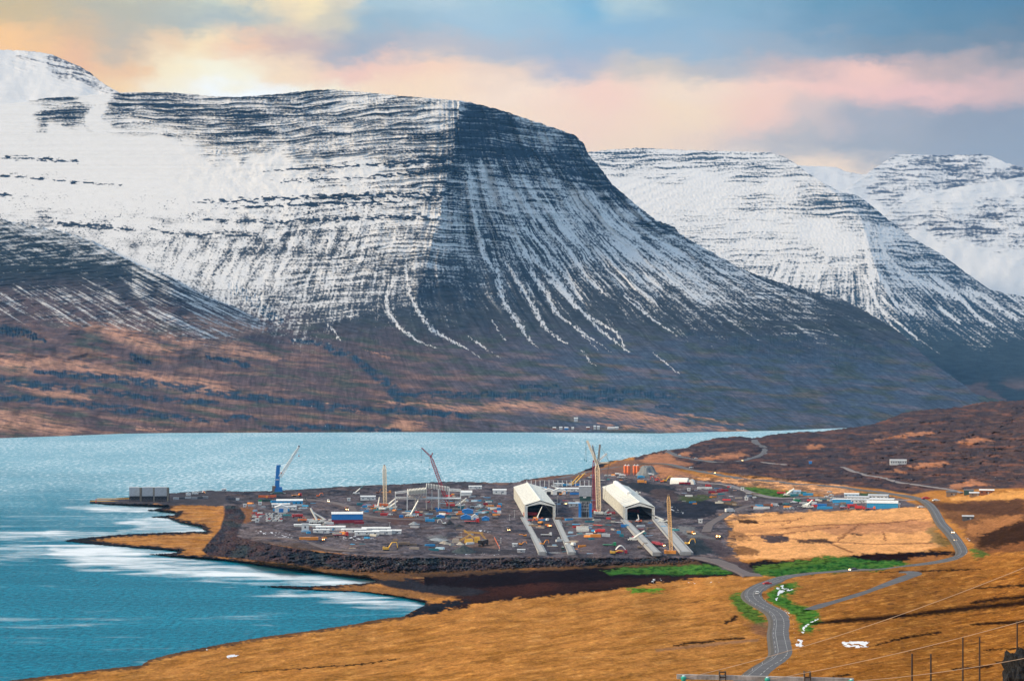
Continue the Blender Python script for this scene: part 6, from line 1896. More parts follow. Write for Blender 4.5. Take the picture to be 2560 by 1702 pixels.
# crushing plant
p = base(1178, 1356); t = thing('crushing_plant', p, facing(1178), 'yellow crushing plant with slanting conveyors and dusty screens', 'plant')
s = MB(); s.box(-2, 2, 0, 8, 5, 3.4, .8, .8); s.box(5, 3, 0, 6, 5, 5, .7, .8); s.build('crusher_body', 'yellow', t)
for a, b in [((-12, 0, .6), (0, 2, 7)), ((4, 1, 3), (-6, 3, 10.5)), ((8, 2, 8), (14, 1, .8)), ((-6, 3, 9), (10, 3, 8))]:
    s = MB(); s.lattice(a, b, .9, .9, 6, .12, (0, 1, 0)); s.build('conveyor', 'yellow', t)
s = MB(); s.box(-13, 1, 0, 7, 5, 3.5, .7, .8); s.build('screen', 'sand', t)
s = MB(); s.box(10, 0, .4, 8, 3.4, 1.0); s.build('chassis', 'dgrey', t)
mound(1110, 1360, 38, 9, 'beige heap of crushed stone left of the crushing plant', mat('beige grit', (.36, .31, .25), .95), seed=6)
mound(1150, 1362, 24, 9, 'cream heap of crushed stone touching the crushing plant', mat('cream grit', (.45, .40, .32), .95), seed=7)
mound(1160, 1384, 76, 20, 'big dark mound of broken rock in front of the crushing plant', mat('dark rubble', (.030, .045, .05), .95, 0, .4, 0, 1.2), name='rock_heap', seed=8)
mound(1090, 1352, 60, 7, 'pale flat heap of grit behind the beige heap', mat('pale grit', (.26, .28, .29), .95), seed=9)
truck(1208, 1364, 'black', 'black tipper truck seen from behind on the brown yard', bed='black', rz=R(70), sc=1.7)
truck(1270, 1326, 'rust', 'small truck with lit headlamps left of the middle concrete strips', bed='dgrey', rz=R(-80), lit=True, sc=.95)
for x, y, h, lb in [(1153, 1344, 14, 'light pole beside the crushing plant'), (1252, 1357, 12, 'light pole at the edge of the brown yard, upper of two'), (1248, 1376, 13, 'light pole at the edge of the brown yard, lower of two'), (1286, 1294, 18, 'white light pole left of the shed leg'), (1274, 1300, 13, 'thin light pole left of the white pole'), (974, 1316, 10, 'light pole behind the white prefabs')]:
    lamp_post(x, y, h, lb)
p = base(1243, 1352); t = thing('barrier_fence', p, 0, 'low orange barrier fence along the brown yard', 'fence')
s = MB()
a = G(1236, 1345) - p; b = G(1249, 1374) - p
for i in range(13):
    c = Vector(a).lerp(Vector(b), i / 12); s.bar((c.x, c.y, 0), (c.x, c.y, 1.3), .18)
s.bar((a.x, a.y, 1.1), (b.x, b.y, 1.1), .10); s.build('rail', 'orange', t)

# ------------------------------------------------------------------ middle: sheds, tower, big crane
truck(1327, 1292, 'red', 'red machine standing inside the mouth of the middle shed', bed='red', rz=R(160), sc=1.6)
truck(1331, 1303, 'orange', 'orange red truck in front of the mouth of the middle shed', bed='red', kind='flat', sc=1.1, lit=False)
tele_crane(1345, 1300, 'orange crane reaching up into the middle shed', (1357, 1262), c='cream', carrier='orange', fly=.15, wd=.5, sc=.8)
excavator(1350, 1310, 'yorange', 'yellow orange digger at the mouth of the middle shed', sc=1.2, rz=R(150))
truck(1368, 1303, 'white', 'white lorry against the right leg of the middle shed', bed='white', kind='box', rz=R(100), sc=.8)
excavator(1373, 1318, 'orange', 'orange and yellow loader beside the right concrete strip', sc=.9, reach=.5, lit=True, rz=R(-60))
truck(1366, 1340, 'white', 'white flat truck with white beams between the concrete strips', bed='white', kind='flat', sc=1.1)
excavator(1312, 1341, 'yorange', 'small orange yellow roller left of the left strip', sc=.75, reach=.5, rz=R(180))
excavator(1302, 1363, 'yorange', 'orange digger left of the left strip, lower of two', sc=.75, reach=.8, rz=R(0))
excavator(1356, 1363, 'yorange', 'orange digger standing on the end of the left strip', sc=.85, rz=R(20))
truck(1407, 1374, 'dgreen', 'dark green truck between the strips near their end', bed='dgreen', cabc='white', sc=.8, rz=R(90))
car(1416, 1364, 'cream', 'cream van beside the right concrete strip', rz=R(95), van=True, sc=1.1)
car(1433, 1364, 'white', 'white van parked on the right of the concrete strip', rz=R(110), van=True, sc=1.3)
car(1397, 1347, 'white', 'white car on the left edge of the right strip', rz=R(95))
cabin(1287, 1366, 4, 3, 2.4, 'tiny white hut beside the black ground left of the strips', nw=1, name='site_hut', cat='hut')
cabin(1303, 1380, 6, 3, 2.2, 'pale grey hut near the front edge of the platform', wallc='lgrey', nw=1, name='site_hut', cat='hut')
truck(1398, 1300, 'rust', 'brown tracked drill right of the middle shed', bed='wood', sc=1.0)
lamp_post(1394, 1285, 44, 'tall thin mast right of the middle shed')
# unfinished building: row of columns behind the middle shed
p = base(1395, 1216); k = p.y / F_PX
t = thing('column_row', p, facing(1395), 'long row of slim white columns of an unfinished hall behind the middle shed', 'steel frame')
for i in range(15):
    x = (1317 + i * 11.1 - 1395) * k
    MB().box(x, 0, -1.0, .9, .9, 16 * k + 1.0).build('column', 'white', t)
s = MB(); s.box((1395 - 1395) * k, 0, 15.2 * k, 158 * k, .25, .3); s.build('beam', 'lgrey', t)
for i, (x, y, w_) in enumerate([(1350, 1232, 16), (1372, 1236, 14), (1398, 1236, 15)]):
    tent(x, y, w_, 14, 4.6, ['white ridge tent touching the right side of the middle shed', 'white ridge tent with a dark square opening', 'white ridge tent with a dark wide opening and a yellow digger'][i], rise=.35, doorc='black', group='white ridge tents behind the grey clad tower')
for i, (x, y, L_) in enumerate([(1359, 1222, 8), (1384, 1235, 5), (1411, 1234, 7), (1440, 1236, 14), (1413, 1214, 6), (1442, 1213, 7)]):
    container(x, y, 'lblue' if i % 2 == 0 else 'blue', ['light blue container above the first white ridge tent', 'blue container between two ridge tents', 'light blue container right of the ridge tents', 'long blue container left of the grey clad tower', 'light blue container under the row of columns', 'blue container below the yellow booms'][i], L=L_)
cabin(1430, 1228, 36, 8, 3.4, 'long white roofed hall between the ridge tents and the grey clad tower', roofc='white', nw=5, name='hall', cat='hall')
container(1424, 1213, 'white', 'white container under the row of columns', L=9)
cabin(1398, 1214, 12, 5, 3.0, 'white cabins under the left part of the row of columns', nw=4, name='site_cabin')
tele_crane(1440, 1213, 'yellow crane with an upright boom behind the row of columns', (1463, 1181), c='yellow', carrier='yellow', fly=.1, tipdark='yellow', wd=.9)
tele_crane(1432, 1212, 'yellow crane with a slanting boom behind the row of columns', (1449, 1187), c='yellow', carrier='yellow', fly=.1, tipdark='yellow', wd=.8)
tele_crane(1395, 1226, 'white crane with a low boom leaning left over the tents', (1377, 1213), fly=.05, wd=.8, sc=.7)
excavator(1402, 1238, 'yorange', 'yellow digger in the tent opening', sc=.9)
car(1413, 1260, 'rust', 'dark car with lit headlamps left of the grey clad tower', rz=R(-75), lit=True, sc=1.1)
cabin(1435, 1266, 11, 6, 3.6, 'pale flat roofed cabin left of the grey clad tower', wallc='lgrey', roofc='paleblue', nw=2, name='site_cabin')


def tower():
    px, py = 1463, 1295
    p = base(px, py); k = p.y / F_PX
    t = thing('clad_tower', p, facing(px), 'grey clad process tower on dark scaffolding with blue lower walls', 'tower')
    w_ = 31 * k; z = lambda y: (py - y) * k
    s = MB(); s.box(0, 7, z(1240), w_, 12, z(1216) - z(1240))
    for i in range(12):
        s.box(-w_ / 2 + (i + .5) * w_ / 12, .96, z(1240), .12, .1, z(1216) - z(1240) - .1)
    s.build('cladding', 'lgrey', t)
    s = MB(); s.box(0, 7, z(1253), w_ * .9, 11, z(1240) - z(1253) - .02, 1, 1); s.build('hopper_floor', 'dgreen', t)
    s = MB(); s.box(-.5, .9, z(1244), 3, .3, 1.0); s.build('flood_panel', 'white', t)
    s = MB(); s.box(0, 7.3, 0, w_ * .72, 9, z(1253), 1, 1); s.build('core', 'dgrey', t)
    s = MB()
    for lv in (1254, 1262, 1270, 1278):
        s.box(0, 1.6, z(lv), w_ * .92, 1.2, .35)
        s.box(0, 1.0, z(lv) + 1.0, w_ * .92, .10, .10)
    for i in range(6):
        s.box(-w_ * .45 + i * w_ * .18, 1.0, 0, .25, .25, z(1254))
    for i in range(5):
        s.bar((-w_ * .45 + i * w_ * .18, .9, z(1278) if i % 2 else z(1262)), (-w_ * .45 + (i + 1) * w_ * .18, .9, z(1262) if i % 2 else z(1254)), .12)
    s.build('scaffold', 'lgrey', t)
    for sx in (-1, 1):
        s = MB(); s.box(sx * w_ * .43, 5, 0, w_ * .22, 9.5, z(1258)); s.build('blue_wall', 'blue', t)
    s = MB(); s.box(-w_ * .1, .75, 0, w_ * .3, .3, z(1281)); s.build('door', 'black', t)
    s = MB(); s.box(-2, -1.4, -.2, w_ * 1.7, 3.5, 1.2); s.build('ground_slab', 'concrete', t)
    s = MB(); s.box(0, 7, z(1216) + .02, w_ + .5, 12.5, .35); s.build('roof', 'offwhite', t)


tower()
lattice_crane(1500, 1288, 'tallest crane, pale lattice tower with spread masts between the grey tower and the right shed', (1493, 1160), 'peach', 'cream', wd=4.0, r=.42, seg=24, boom_dx=-1.0, c2='cream',
              mast=[((1493, 1160), (1468, 1101), 2.2, 10), ((1491, 1156), (1481, 1113), 1.4, 8, 'grey'), ((1495, 1158), (1500, 1111), 1.6, 9, 'wood'), ((1492, 1156), (1517, 1133), 1.6, 6, 'white'), ((1494, 1157), (1524, 1156), 1.0, 6)],
              hooks=[((1466, 1102), (1462, 1148)), ((1465, 1102), (1466, 1150))], backstay=[((1524, 1156), (1512, 1215)), ((1522, 1156), (1506, 1284)), ((1517, 1134), (1521, 1158)), ((1500, 1112), (1524, 1156)), ((1495, 1160), (1514, 1198)), ((1514, 1198), (1516, 1215))])
lattice_crane(1492, 1283, 'red lattice crane standing upright behind the tallest crane', (1484, 1152), 'dred', 'red', wd=2.2, r=.26, seg=22, boom_dx=-2.5)
for a, b in (((1520, 1282), (1534, 1205)), ((1528, 1282), (1540, 1215))):
    pass
tele_crane(1515, 1288, 'white crane at the foot of the tallest crane with a short boom leaning right', (1523, 1272), fly=.05, wd=.8, sc=.9)
truck(1527, 1286, 'dred', 'dark red lorry at the left foot of the right shed', bed='dred', sc=1.0)
truck(1496, 1284, 'red', 'red truck with lit lamps behind the foot of the tallest crane', bed='red', lit=True, rz=R(-70))
for i, (x, y) in enumerate([(1456, 1322), (1457, 1328)]):
    container(x, y, 'cream', ['long cream tank container, farther of two', 'long cream tank container, nearer of two'][i], L=11, group='pair of cream containers between the sheds')
truck(1500, 1332, 'red', 'red fire truck like lorry right of the cream containers', bed='red', kind='box', rz=R(170), lit=True)
for i, (x, y, c, L_) in enumerate([(1489, 1342, 'yorange', 9), (1473, 1339, 'cream', 6), (1515, 1341, 'offwhite', 7)]):
    container(x, y, c, ['orange pile of formwork between the sheds', 'cream pile of formwork left of the orange pile', 'off white sheeted pile right of the orange pile'][i], L=L_, name='formwork_pile', cat='pile')
for i, (x, y, c) in enumerate([(1557, 1317, 'blue'), (1567, 1317, 'lblue'), (1547, 1333, 'lblue'), (1554, 1341, 'teal')]):
    container(x, y, c, ['dark blue box at the edge of the strip by the right shed', 'light blue box at the edge of the strip by the right shed', 'light blue box in the open yard', 'teal box in the open yard'][i], L=3.5, name='storage_box', cat='box')
truck(1524, 1366, 'green', 'green lorry on the open yard', bed='green', kind='flat', sc=1.25)
excavator(1533, 1386, 'yellow', 'yellow loader at the front edge of the yard', sc=1.2, reach=.5)
truck(1552, 1385, 'dred', 'dark red lorry under the white canopy', bed='dred', sc=1.2)
p = base(1552, 1380); t = thing('canopy', p, 0, 'white arched canopy frame over the dark red lorry', 'canopy')
s = MB()
for j in range(4):
    pts = [(-4.5 + 9 * i / 8, j * 1.8, 4.2 * math.sin(math.pi * i / 8) + 1.2) for i in range(9)]
    for a, b in zip(pts[:-1], pts[1:]):
        s.bar(a, b, .3)
s.build('arch', 'white', t)
for i, (x, y) in enumerate([(1641, 1362), (1650, 1365)]):
    truck(x, y, 'dred', ['dark red truck with lit lamps between the right strips, left one', 'dark red truck with lit lamps between the right strips, right one'][i], bed='dred', rz=R(-40), lit=True, sc=1.0)
truck(1582, 1284, 'red', 'red machine inside the mouth of the right shed', bed='red', sc=1.5)
tele_crane(1596, 1306, 'orange and white lift standing upright in the mouth of the right shed', (1595, 1285), c='white', carrier='orange', fly=.05, wd=.5, sc=.5)
car(1573, 1306, 'orange', 'small orange machine at the left inside of the right shed mouth', rz=R(10), cat='machine')
tele_crane(1588, 1352, 'white wheeled crane on the strip with its boom leaning right', (1612, 1326), fly=.02, wd=.9, sc=1.1)
tele_crane(1657, 1306, 'white crane with a long dark boom reaching left to the right shed', (1614, 1280), fly=.5, wd=.8, sc=.8)
excavator(1600, 1372, 'wood', 'brown drill rig on the end of the left strip of the right shed', sc=1.0)
lattice_crane(1680, 1388, 'yellow orange lattice crane standing alone at the front right of the platform', (1671, 1238), 'amber', 'yorange', wd=2.4, r=.26, seg=24, boom_dx=-.5, c2='wood')
excavator(1718, 1362, 'yellow', 'yellow and black drill rig with upright mast right of the strips', sc=1.0, lit=True)
truck(1727, 1335, 'yorange', 'orange truck with lit lamps on the pale gravel pad', bed='wood', rz=R(-50), lit=True)
excavator(1795, 1347, 'yorange', 'orange dump truck with lit lamps coming up the dirt track', sc=1.3, reach=.5, lit=True, rz=R(-85))
tele_crane(1592, 1235, 'white crane behind the roof of the right shed', (1606, 1238), fly=.1, wd=.6, sc=.7)

# ------------------------------------------------------------------ silos, arched hall, camp
for i, x in enumerate((1563.4, 1571.2, 1586.4, 1594.2)):
    p = base(x, 1188); k = p.y / F_PX
    t = thing('silo', p, facing(x), ['leftmost of the four orange silos', 'second orange silo from the left', 'third orange silo from the left', 'rightmost of the four orange silos'][i], 'silo', 'orange silos at the batching plant')
    r = 4.3 * k; h = 26 * k
    MB().bar((0, 0, h * .28), (0, 0, h * .96), r, r, 16).build('barrel', 'orange', t, smooth=False)
    MB().bar((0, 0, h * .10), (0, 0, h * .28), r * .35, r, 16).build('cone', 'orange', t)
    s = MB(); s.bar((0, 0, h * .96), (0, 0, h * 1.0), r * .95, r * .5, 16); s.box(0, 0, h, 1.0, 1.0, 1.2); s.build('filter_cap', 'white', t)
    for sx in (-1, 1):
        for sy in (-1, 1):
            MB().box(sx * r * .7, sy * r * .7, 0, .4, .4, h * .32).build('leg', 'orange', t)
    s = MB()
    for j in range(12):
        s.box(-r * .2, -r - .1, h * (.1 + .07 * j), .9, .15, .35)
    s.build('ladder', 'sand', t)
for i, (x, y, c, kd) in enumerate([(1545, 1188, 'white', 'tank'), (1556, 1191, 'white', 'box'), (1604, 1190, 'white', 'box'), (1615, 1188, 'blue', 'tank'), (1603, 1195, 'lblue', 'box'), (1626, 1189, 'white', 'tank')]):
    truck(x, y, c, ['white mixer truck left of the silos', 'white box lorry at the left foot of the silos', 'white box lorry at the right foot of the silos', 'blue tanker right of the silos', 'light blue lorry in front of the silos', 'white tanker farthest right of the silos'][i], bed=c, kind=kd)
for i, (x, y) in enumerate([(1515, 1190), (1525, 1190), (1534, 1191), (1548, 1194), (1557, 1195)]):
    car(x, y, 'white', 'white car, %s of five in the short row left of the orange silos' % ORD[i], rz=R(10), group='white cars left of the silos', sc=1.2)
mound(1622, 1190, 60, 24, 'large flat topped pile of grey gravel behind the silos', mat('grey gravel', (.17, .18, .18), .95), dep=1.4, seed=12, flat=.5)
truck(1605, 1209, 'yorange', 'yellow orange truck on the terrace below the silos', bed='yorange', kind='box', sc=1.3)
for i, (x, y, c) in enumerate([(1641, 1203, 'red'), (1655, 1206, 'orange')]):
    excavator(x, y, c, ['red crane arm machine left of the arched hall', 'orange machine left of the arched hall'][i], sc=1.2, rz=R(170))
excavator(1663, 1205, 'yellow', 'yellow digger at the left corner of the arched hall', sc=1.4)
p = base(1700, 1209); k = p.y / F_PX
t = thing('arched_hall', p, facing(1700) - .25, 'cream hall with a rounded roof at the back right of the site', 'hall')
pr = [(-7 + 14 * i / 12, 6.0 * math.sin(math.pi * i / 12) ** .6 + .2) for i in range(13)]
pr = [(-7, -.5)] + pr[1:-1] + [(7, -.5)]
Wd = 44 * k
s = MB(); s.prismx([(y + 7, z * 1.15) for y, z in pr], -Wd / 2 - 2, Wd / 2 - 2); s.build('shell', 'cream', t)
s = MB(); s.prism([(Wd / 2 - 1.7 + x * 0 + (x + 7) * .55, z * .9) for x, z in pr][::-1], 3, 11); s.build('porch', 'cream', t)
s = MB(); s.box(Wd / 2 - 1.9, 7, -.2, .2, 5, 5); s.build('door', 'offwhite', t)
container(1686, 1207, 'teal', 'teal container in front of the arched hall', L=11)
container(1712, 1210, 'dred', 'dark red container in front of the arched hall', L=14)
truck(1706, 1210, 'red', 'small red truck at the corner of the arched hall', bed='red', sc=.8)
car(1771, 1217, 'red', 'red van standing alone right of the arched hall', van=True, sc=1.4)
container(1762, 1222, 'white', 'long white tank on the ground below the arched hall', L=17)
container(1748, 1222, 'white', 'white box at the left end of the long white tank', L=5, name='storage_box', cat='box')
for i, (x, y) in enumerate([(1780, 1232), (1800, 1230), (1812, 1228)]):
    container(x, y, 'dred', ['dark red container below the long white tank', 'dark red container in the middle beside the access road', 'dark red container nearest the access road'][i], L=8, group='dark red containers below the arched hall')
car(1825, 1281, 'white', 'white lorry driving on the dirt access road', van=True, rz=R(20), sc=1.9, cat='lorry')
container(1898, 1267, 'lblue', 'light blue container above the long white bags', L=8)
container(1904, 1272, 'white', 'row of long white bags at the field edge', L=16, name='bag_row', cat='bags')
truck(1920, 1267, 'orange', 'orange machines right of the light blue container', bed='rust', sc=1.1)
truck(1885, 1269, 'orange', 'small orange truck left of the light blue container', bed='rust', sc=.7)
for i, (x, y, c) in enumerate([(1938, 1266, 'offwhite'), (1952, 1262, 'black'), (1965, 1262, 'teal'), (1985, 1257, 'white'), (1993, 1255, 'green')]):
    car(x, y, c, ['pale van right of the orange machines', 'black car in the middle of the camp row', 'teal car right of the black one', 'white car at the right of the row', 'green van at the end of the row'][i], van=i in (0, 4), sc=1.5)
truck(1953, 1236, 'red', 'red truck left of the white crane by the green field', bed='red', sc=1.1)
tele_crane(1970, 1240, 'white crane with a thick boom beside the green field', (1986, 1221), fly=.02, wd=1.3, sc=.9)
cabin(1988, 1235, 12, 7, 3.4, 'pale blue building behind the white crane', wallc='paleblue', roofc='paleblue', nw=2, name='site_building')
container(1986, 1240, 'teal', 'teal container in front of the pale blue building', L=9)
container(2020, 1238, 'lblue', 'bright blue container at the back of the camp', L=11)
container(2009, 1234, 'teal', 'dark blue container left of the bright blue one', L=6)
cabin(2129, 1242, 15, 7, 3.2, 'white barrack with blue roof edge at the back of the camp', roofc='white', band='paleblue', nw=4, name='barrack')
cabin(2145, 1250, 22, 9, 3.2, 'long grey white barrack in the middle of the camp', wallc='offwhite', roofc='lgrey', nw=6, name='barrack', rz=R(-8))
cabin(2150, 1257, 18, 8, 3.2, 'grey white barrack behind the red machines', wallc='offwhite', roofc='lgrey', nw=5, name='barrack', rz=R(-8))
cabin(2195, 1246, 20, 9, 3.2, 'grey white barrack farthest right at the back', wallc='offwhite', roofc='lgrey', nw=5, name='barrack', rz=R(-8))
cabin(2204, 1256, 24, 9, 3.2, 'grey white barrack behind the long blue hall', wallc='offwhite', roofc='offwhite', nw=6, name='barrack', rz=R(-8))
cabin(2206, 1271, 29, 10, 5.4, 'long hall with white roof and bright blue wall at the right of the camp', wallc='lblue', roofc='white', nw=0, doors=0, name='hall', cat='hall', pitch=.2)
cabin(2242, 1269, 6, 6, 3.6, 'small pale annex at the right end of the long blue hall', wallc='offwhite', nw=1, name='annex')
cabin(2104, 1256, 18, 5, 3.4, 'blue walled barrack with white roof in the middle of the camp', wallc='lblue', roofc='white', nw=0, doors=0, name='barrack', rz=R(-4))
container(2124, 1260, 'lblue', 'blue container right of the blue walled barrack', L=7)
container(2062, 1272, 'lblue', 'long bright blue container at the camp front', L=15)
container(2052, 1265, 'blue', 'dark blue container behind the long bright blue one', L=12)
container(2036, 1267, 'red', 'red container left of the blue ones', L=6)
container(2034, 1260, 'white', 'white container above the red one', L=6)
tele_crane(2020, 1270, 'cream crane folded up left of the blue containers', (2032, 1249), fly=.02, wd=1.1, sc=.9)
tele_crane(2014, 1268, 'cream machine with stubby boom at the left of the camp front', (2024, 1257), fly=.02, wd=.9, sc=.7)
for i, (x, y, c) in enumerate([(2112, 1272, 'red'), (2130, 1268, 'red'), (2150, 1274, 'red'), (2176, 1274, 'orange')]):
    truck(x, y, c, ['red crane truck at the left of the red machines', 'red folded crane behind the red machines', 'bright red lorry in front of the grey barracks', 'orange red truck before the long blue hall'][i], bed='red', kind=['flat', 'tipper', 'box', 'flat'][i], sc=1.1, group='red machines in the camp')
for i, (x, y) in enumerate([(2074, 1231), (2067, 1243), (2082, 1245), (2078, 1239)]):
    car(x, y, 'white', ['pale car farthest back left of the barracks', 'pale car left of its neighbours behind the camp', 'pale car on the right behind the camp', 'pale car between its neighbours behind the camp'][i], rz=R(rng.uniform(0, 40)), group='cars behind the camp', sc=1.2)
for i, (x, y) in enumerate([(1961, 1273), (1968, 1273), (1976, 1273), (1984, 1273)]):
    car(x, y, 'lgrey', 'grey car, %s from the left in the row along the field edge' % ORD[i], rz=R(85), group='cars along the field edge', sc=1.1)
for x, y, rzv, lb in [(1853, 1152, -60, 'car with lit headlamps on the upper hill road'), (1784, 1183, -60, 'car with lit headlamps on the road below the hill'), (2382, 1332, -100, 'car with lit headlamps on the straight below the bend, upper one'), (2388, 1352, -100, 'car with lit headlamps nearing the big bend'), (2134, 1426, 200, 'car with lit headlamps driving left beside the green belt')]:
    car(x, y, 'dgrey', lb, rz=R(rzv), lit=True, sc=1.25)
car(1893, 1485, 'offwhite', 'pale pinkish car on the inner curve of the near bend', rz=R(80), sc=1.25, cat='car')
car(1918, 1461, 'red', 'dark red car going round the near bend', rz=R(20), sc=1.2)
car(2315, 1248, 'red', 'red car where the camp road meets the main road', rz=R(10), sc=1.8)
for i, (x, y, sc_) in enumerate([(1700, 1139, 1), (1740, 1146, 1), (1728, 1170, 1.3), (2303, 1270, 1.6), (2340, 1253, 1.6)]):
    car(x, y, 'white', ['white car on the upper road bend by the shore', 'white car on the upper road before the hill', 'white car at the road bend below the hill', 'white car beside the road near the camp', 'white car parked right of the main road'][i], rz=R(15), sc=sc_, lit=False)
cabin(2246, 1161, 20, 6, 5.6, 'lone pale building with a dark window band on the moor hillside', wallc='offwhite', roofc='offwhite', nw=7, name='moor_building', rz=R(6))
cabin(2379, 1240, 10, 7, 4, 'dark brown farm shed at the right beyond the main road', wallc='wood', roofc='dgrey', nw=1, name='farm_shed', cat='shed')
cabin(2422, 1236, 9, 7, 4, 'dark green shed at the end of the gravel road', wallc='dgreen', roofc='dgrey', nw=1, name='farm_shed', cat='shed')
cabin(2440, 1240, 12, 7, 3, 'pale roofed farm building at the end of the gravel road', wallc='wood', roofc='offwhite', nw=2, name='farmhouse')
cabin(2467, 1236, 13, 7, 4, 'white roofed brown farmhouse at the far right', wallc='rust', roofc='white', nw=3, name='farmhouse')
cabin(2420, 1300, 9, 6, 3.2, 'small grey roofed shed on the dark ground at the right', wallc='dgrey', roofc='lgrey', nw=1, name='farm_shed', cat='shed')
cabin(2026, 1159, 4, 3, 3, 'tiny blue hut on the moor above the main road', wallc='blue', roofc='blue', nw=0, doors=0, name='site_hut', cat='hut')

# ------------------------------------------------------------------ farms across the fjord
def far_house(px, py, L_, c, label):
    Y_ = 5060.; p = Vector(((px - 1280) * Y_ / F_PX, Y_, CAMZ + (HOR - py) * Y_ / F_PX))
    t = thing('far_house', p, 0, label, 'house', 'houses on the far shore')
    L_ *= .6; c = 'lgrey' if c in ('white', 'offwhite') else c; MB().box(0, 5, -6, L_, 9, 8.6).build('wall', c, t)
    s = MB(); s.prismx([(0, 2.6), (5, 4.8), (10, 2.6)], -L_ / 2 - .3, L_ / 2 + .3); s.build('roof', 'offwhite' if c != 'offwhite' else 'grey', t)


for i, (x, y, L_, c) in enumerate([(1386, 1072, 14, 'rust'), (1402, 1071, 13, 'offwhite'), (1416, 1072, 16, 'blue'), (1432, 1072, 10, 'offwhite'), (1470, 1071, 14, 'rust'), (1487, 1068, 9, 'offwhite'), (1496, 1069, 12, 'white'), (1528, 1072, 30, 'white'), (1542, 1071, 14, 'white'), (1440, 1048, 16, 'white')]):
    far_house(x, y, L_, c, ['brown house at the left of the far shore hamlet', 'pale house second in the far shore hamlet', 'blue house on the far shore', 'small pale house right of the blue one', 'brown house in the middle of the far shore', 'tiny pale house on the far shore rise', 'white house on the far shore rise', 'long white barn on the far shore', 'white house at the right end of the far barn', 'lone white house above the far hamlet'][i])
for i, x in enumerate((133, 142, 150)):
    far_house(x, 1090 - i * .5, 12, 'white', 'small white house, %s of three on the left far shore' % ORD[i])


# ------------------------------------------------------------------ power line near the camera
YP = 58.0
kx = YP / F_PX
wp = lambda px, py, Y_=YP: Vector(((px - 1280) * Y_ / F_PX, Y_, CAMZ + (HOR - py) * Y_ / F_PX))
a, b = wp(1692, 1690), wp(2134, 1700)
ctr = (a + b) / 2
ctr.z = H(0, 640) * 0 + CAMZ + (HOR - 2650) * YP / F_PX
t = thing('power_pole', ctr, 0, 'weathered H frame power pole with a grey crossarm and green insulators at the bottom edge', 'power pole')
s = MB(); u0, u1 = a - ctr, b - ctr
d = .065
s.add([(u0.x, -d, u0.z - d), (u1.x, -d, u1.z - d), (u1.x, d, u1.z - d), (u0.x, d, u0.z - d), (u0.x, -d, u0.z + d), (u1.x, -d, u1.z + d), (u1.x, d, u1.z + d), (u0.x, d, u0.z + d)], [(3, 2, 1, 0), (4, 5, 6, 7), (0, 1, 5, 4), (1, 2, 6, 5), (2, 3, 7, 6), (3, 0, 4, 7)])
s.build('crossarm', mat('weathered wood', (.33, .29, .26), .9, 0, .45, 0, 3.0), t)
for px in (1806, 2018):
    q = wp(px, 1682) - ctr
    s = MB(); s.bar((q.x, .14, 0), (q.x, .14, q.z - .25), .12, .10, 10); s.build('pole', mat('tarred wood', (.045, .028, .02), .9), t)
    s = MB()
    for sx in (-1, 1):
        s.box(q.x + sx * .085, .0, q.z - .2, .025, .20, .26)
    s.box(q.x, -.08, q.z - .12, .17, .03, .03); s.box(q.x, -.08, q.z + .03, .17, .03, .03); s.build('bracket', mat('tarred wood', (.045, .028, .02), .9), t)
gl = mat('green glazed porcelain', (.03, .30, .22), .18, 0, .1)
ends = []
for px, py in ((1708, 1694), (1917, 1698), (2126, 1703)):
    q = wp(px, py) - ctr
    s = MB()
    for z0, r0, r1 in ((-.07, .055, .075), (-.02, .075, .085), (.03, .085, .05)):
        s.bar((q.x, -.13, q.z + z0), (q.x, -.13, q.z + z0 + .048), r0, r1, 14)
    ins = s.build('insulator', gl, t, smooth=False)
    MB().bar((q.x, -.13, q.z + .078), (q.x, -.13, q.z + .10), .045, .03, 12).build('cap', mat('pale glaze', (.55, .68, .66), .3), ins)
    ends.append(wp(px + 8, py - 3) + Vector((0, -.13, 0)))
B = [wp(2960, 1243, 46), wp(2960, 1428, 46), wp(2960, 1552, 46)]
mid = [(2240, 1545), (2330, 1613), (2400, 1659)]
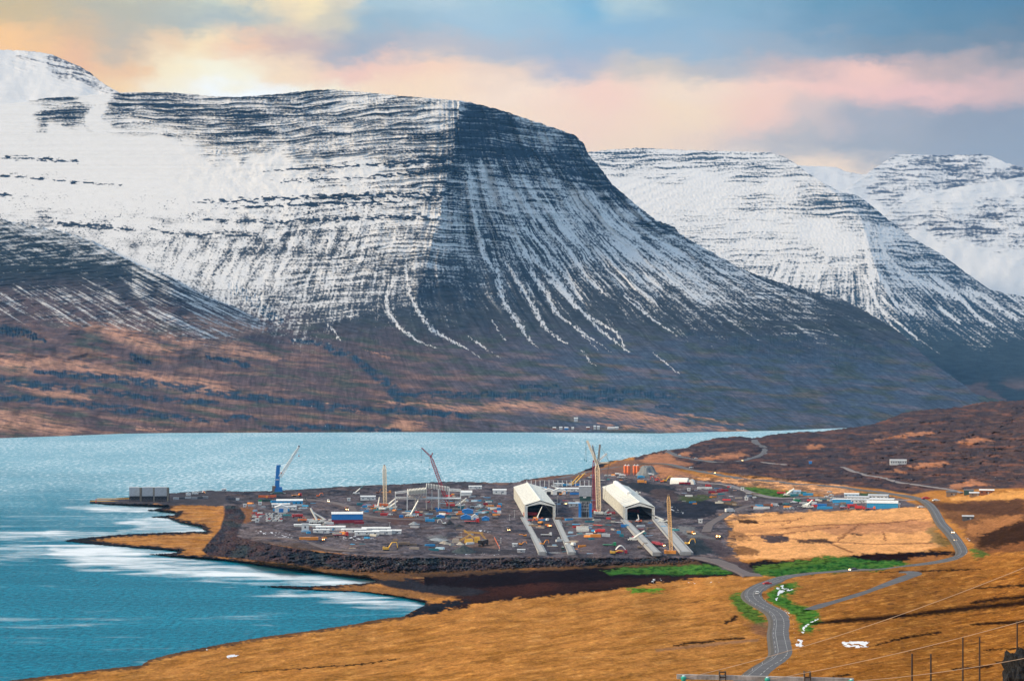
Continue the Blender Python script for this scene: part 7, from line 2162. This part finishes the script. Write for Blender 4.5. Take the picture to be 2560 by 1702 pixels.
for i, (e0, e1) in enumerate(zip(ends, B)):
    s = MB(); N = 40
    pts = []
    for j in range(N + 1):
        f = j / N; q = e0.lerp(e1, f); q.z -= .42 * 4 * f * (1 - f) * (.9 if i == 0 else .5); pts.append(q)
    for u_, v_ in zip(pts[:-1], pts[1:]):
        s.bar(u_, v_, .007, n=5)
    o = s.build('power_line_wire', mat('bright wire', (.34, .24, .17), .6))
    tag(o, ['uppermost thin wire crossing the winding road', 'middle thin wire rising to the right edge', 'lowest thin wire rising from the bottom edge'][i], 'wire', 'wires of the power line')
for i, (px, py, Y_) in enumerate([(2280, 1633, 255.), (2327, 1634, 255.), (2407, 1592, 285.), (2449, 1592, 285.), (2543, 1552, 300.)]):
    q = wp(px, py, Y_); pyb = float(np.interp(Y_, YY[-13:, 1500][::-1], ZZ[-13:, 1500][::-1]))
    h = 13.0
    s = MB(); s.bar((0, 0, 0), (0, 0, h), .15, .11, 8)
    o = s.build('wooden_pole', mat('tarred wood', (.045, .028, .02), .9)); o.location = (q.x, q.y, q.z - h)
    tag(o, ['leftmost of the five dark poles on the lower right slope', 'second dark pole from the left on the slope', 'third and taller dark pole on the slope', 'fourth dark pole beside its twin', 'rightmost dark pole standing behind the black rock'][i], 'pole', 'dark wooden poles on the slope')
# black rock at the corner
Y_ = 150.
c0 = wp(2560, 1700, Y_)
bm = bmesh.new()
bmesh.ops.create_icosphere(bm, subdivisions=5, radius=1.0)
for v in bm.verts:
    n = v.co.copy()
    k = 1 + .22 * float(pn(n.x * 2.2 + 3, n.z * 2.0 + n.y, 5)) + .14 * float(pn(n.x * 6 + n.y * 3, n.z * 5, 6)) + .08 * float(pn(n.x * 15, n.z * 13 + n.y * 9, 8))
    sx = 1.75; v.co = Vector((math.copysign(abs(n.x) ** .6, n.x) * sx, n.y * 1.6, math.copysign(abs(n.z) ** .7, n.z) * 2.5)) * k
me = bpy.data.meshes.new('rock'); bm.to_mesh(me); bm.free()
me.materials.append(mat('black basalt', (.006, .006, .007), .95, 0, .8, 0, 1.5))
o = bpy.data.objects.new('rock', me); col.objects.link(o); o.location = (c0.x + .25, c0.y, c0.z - .35)
tag(o, 'jagged black rock at the lower right corner', 'rock')
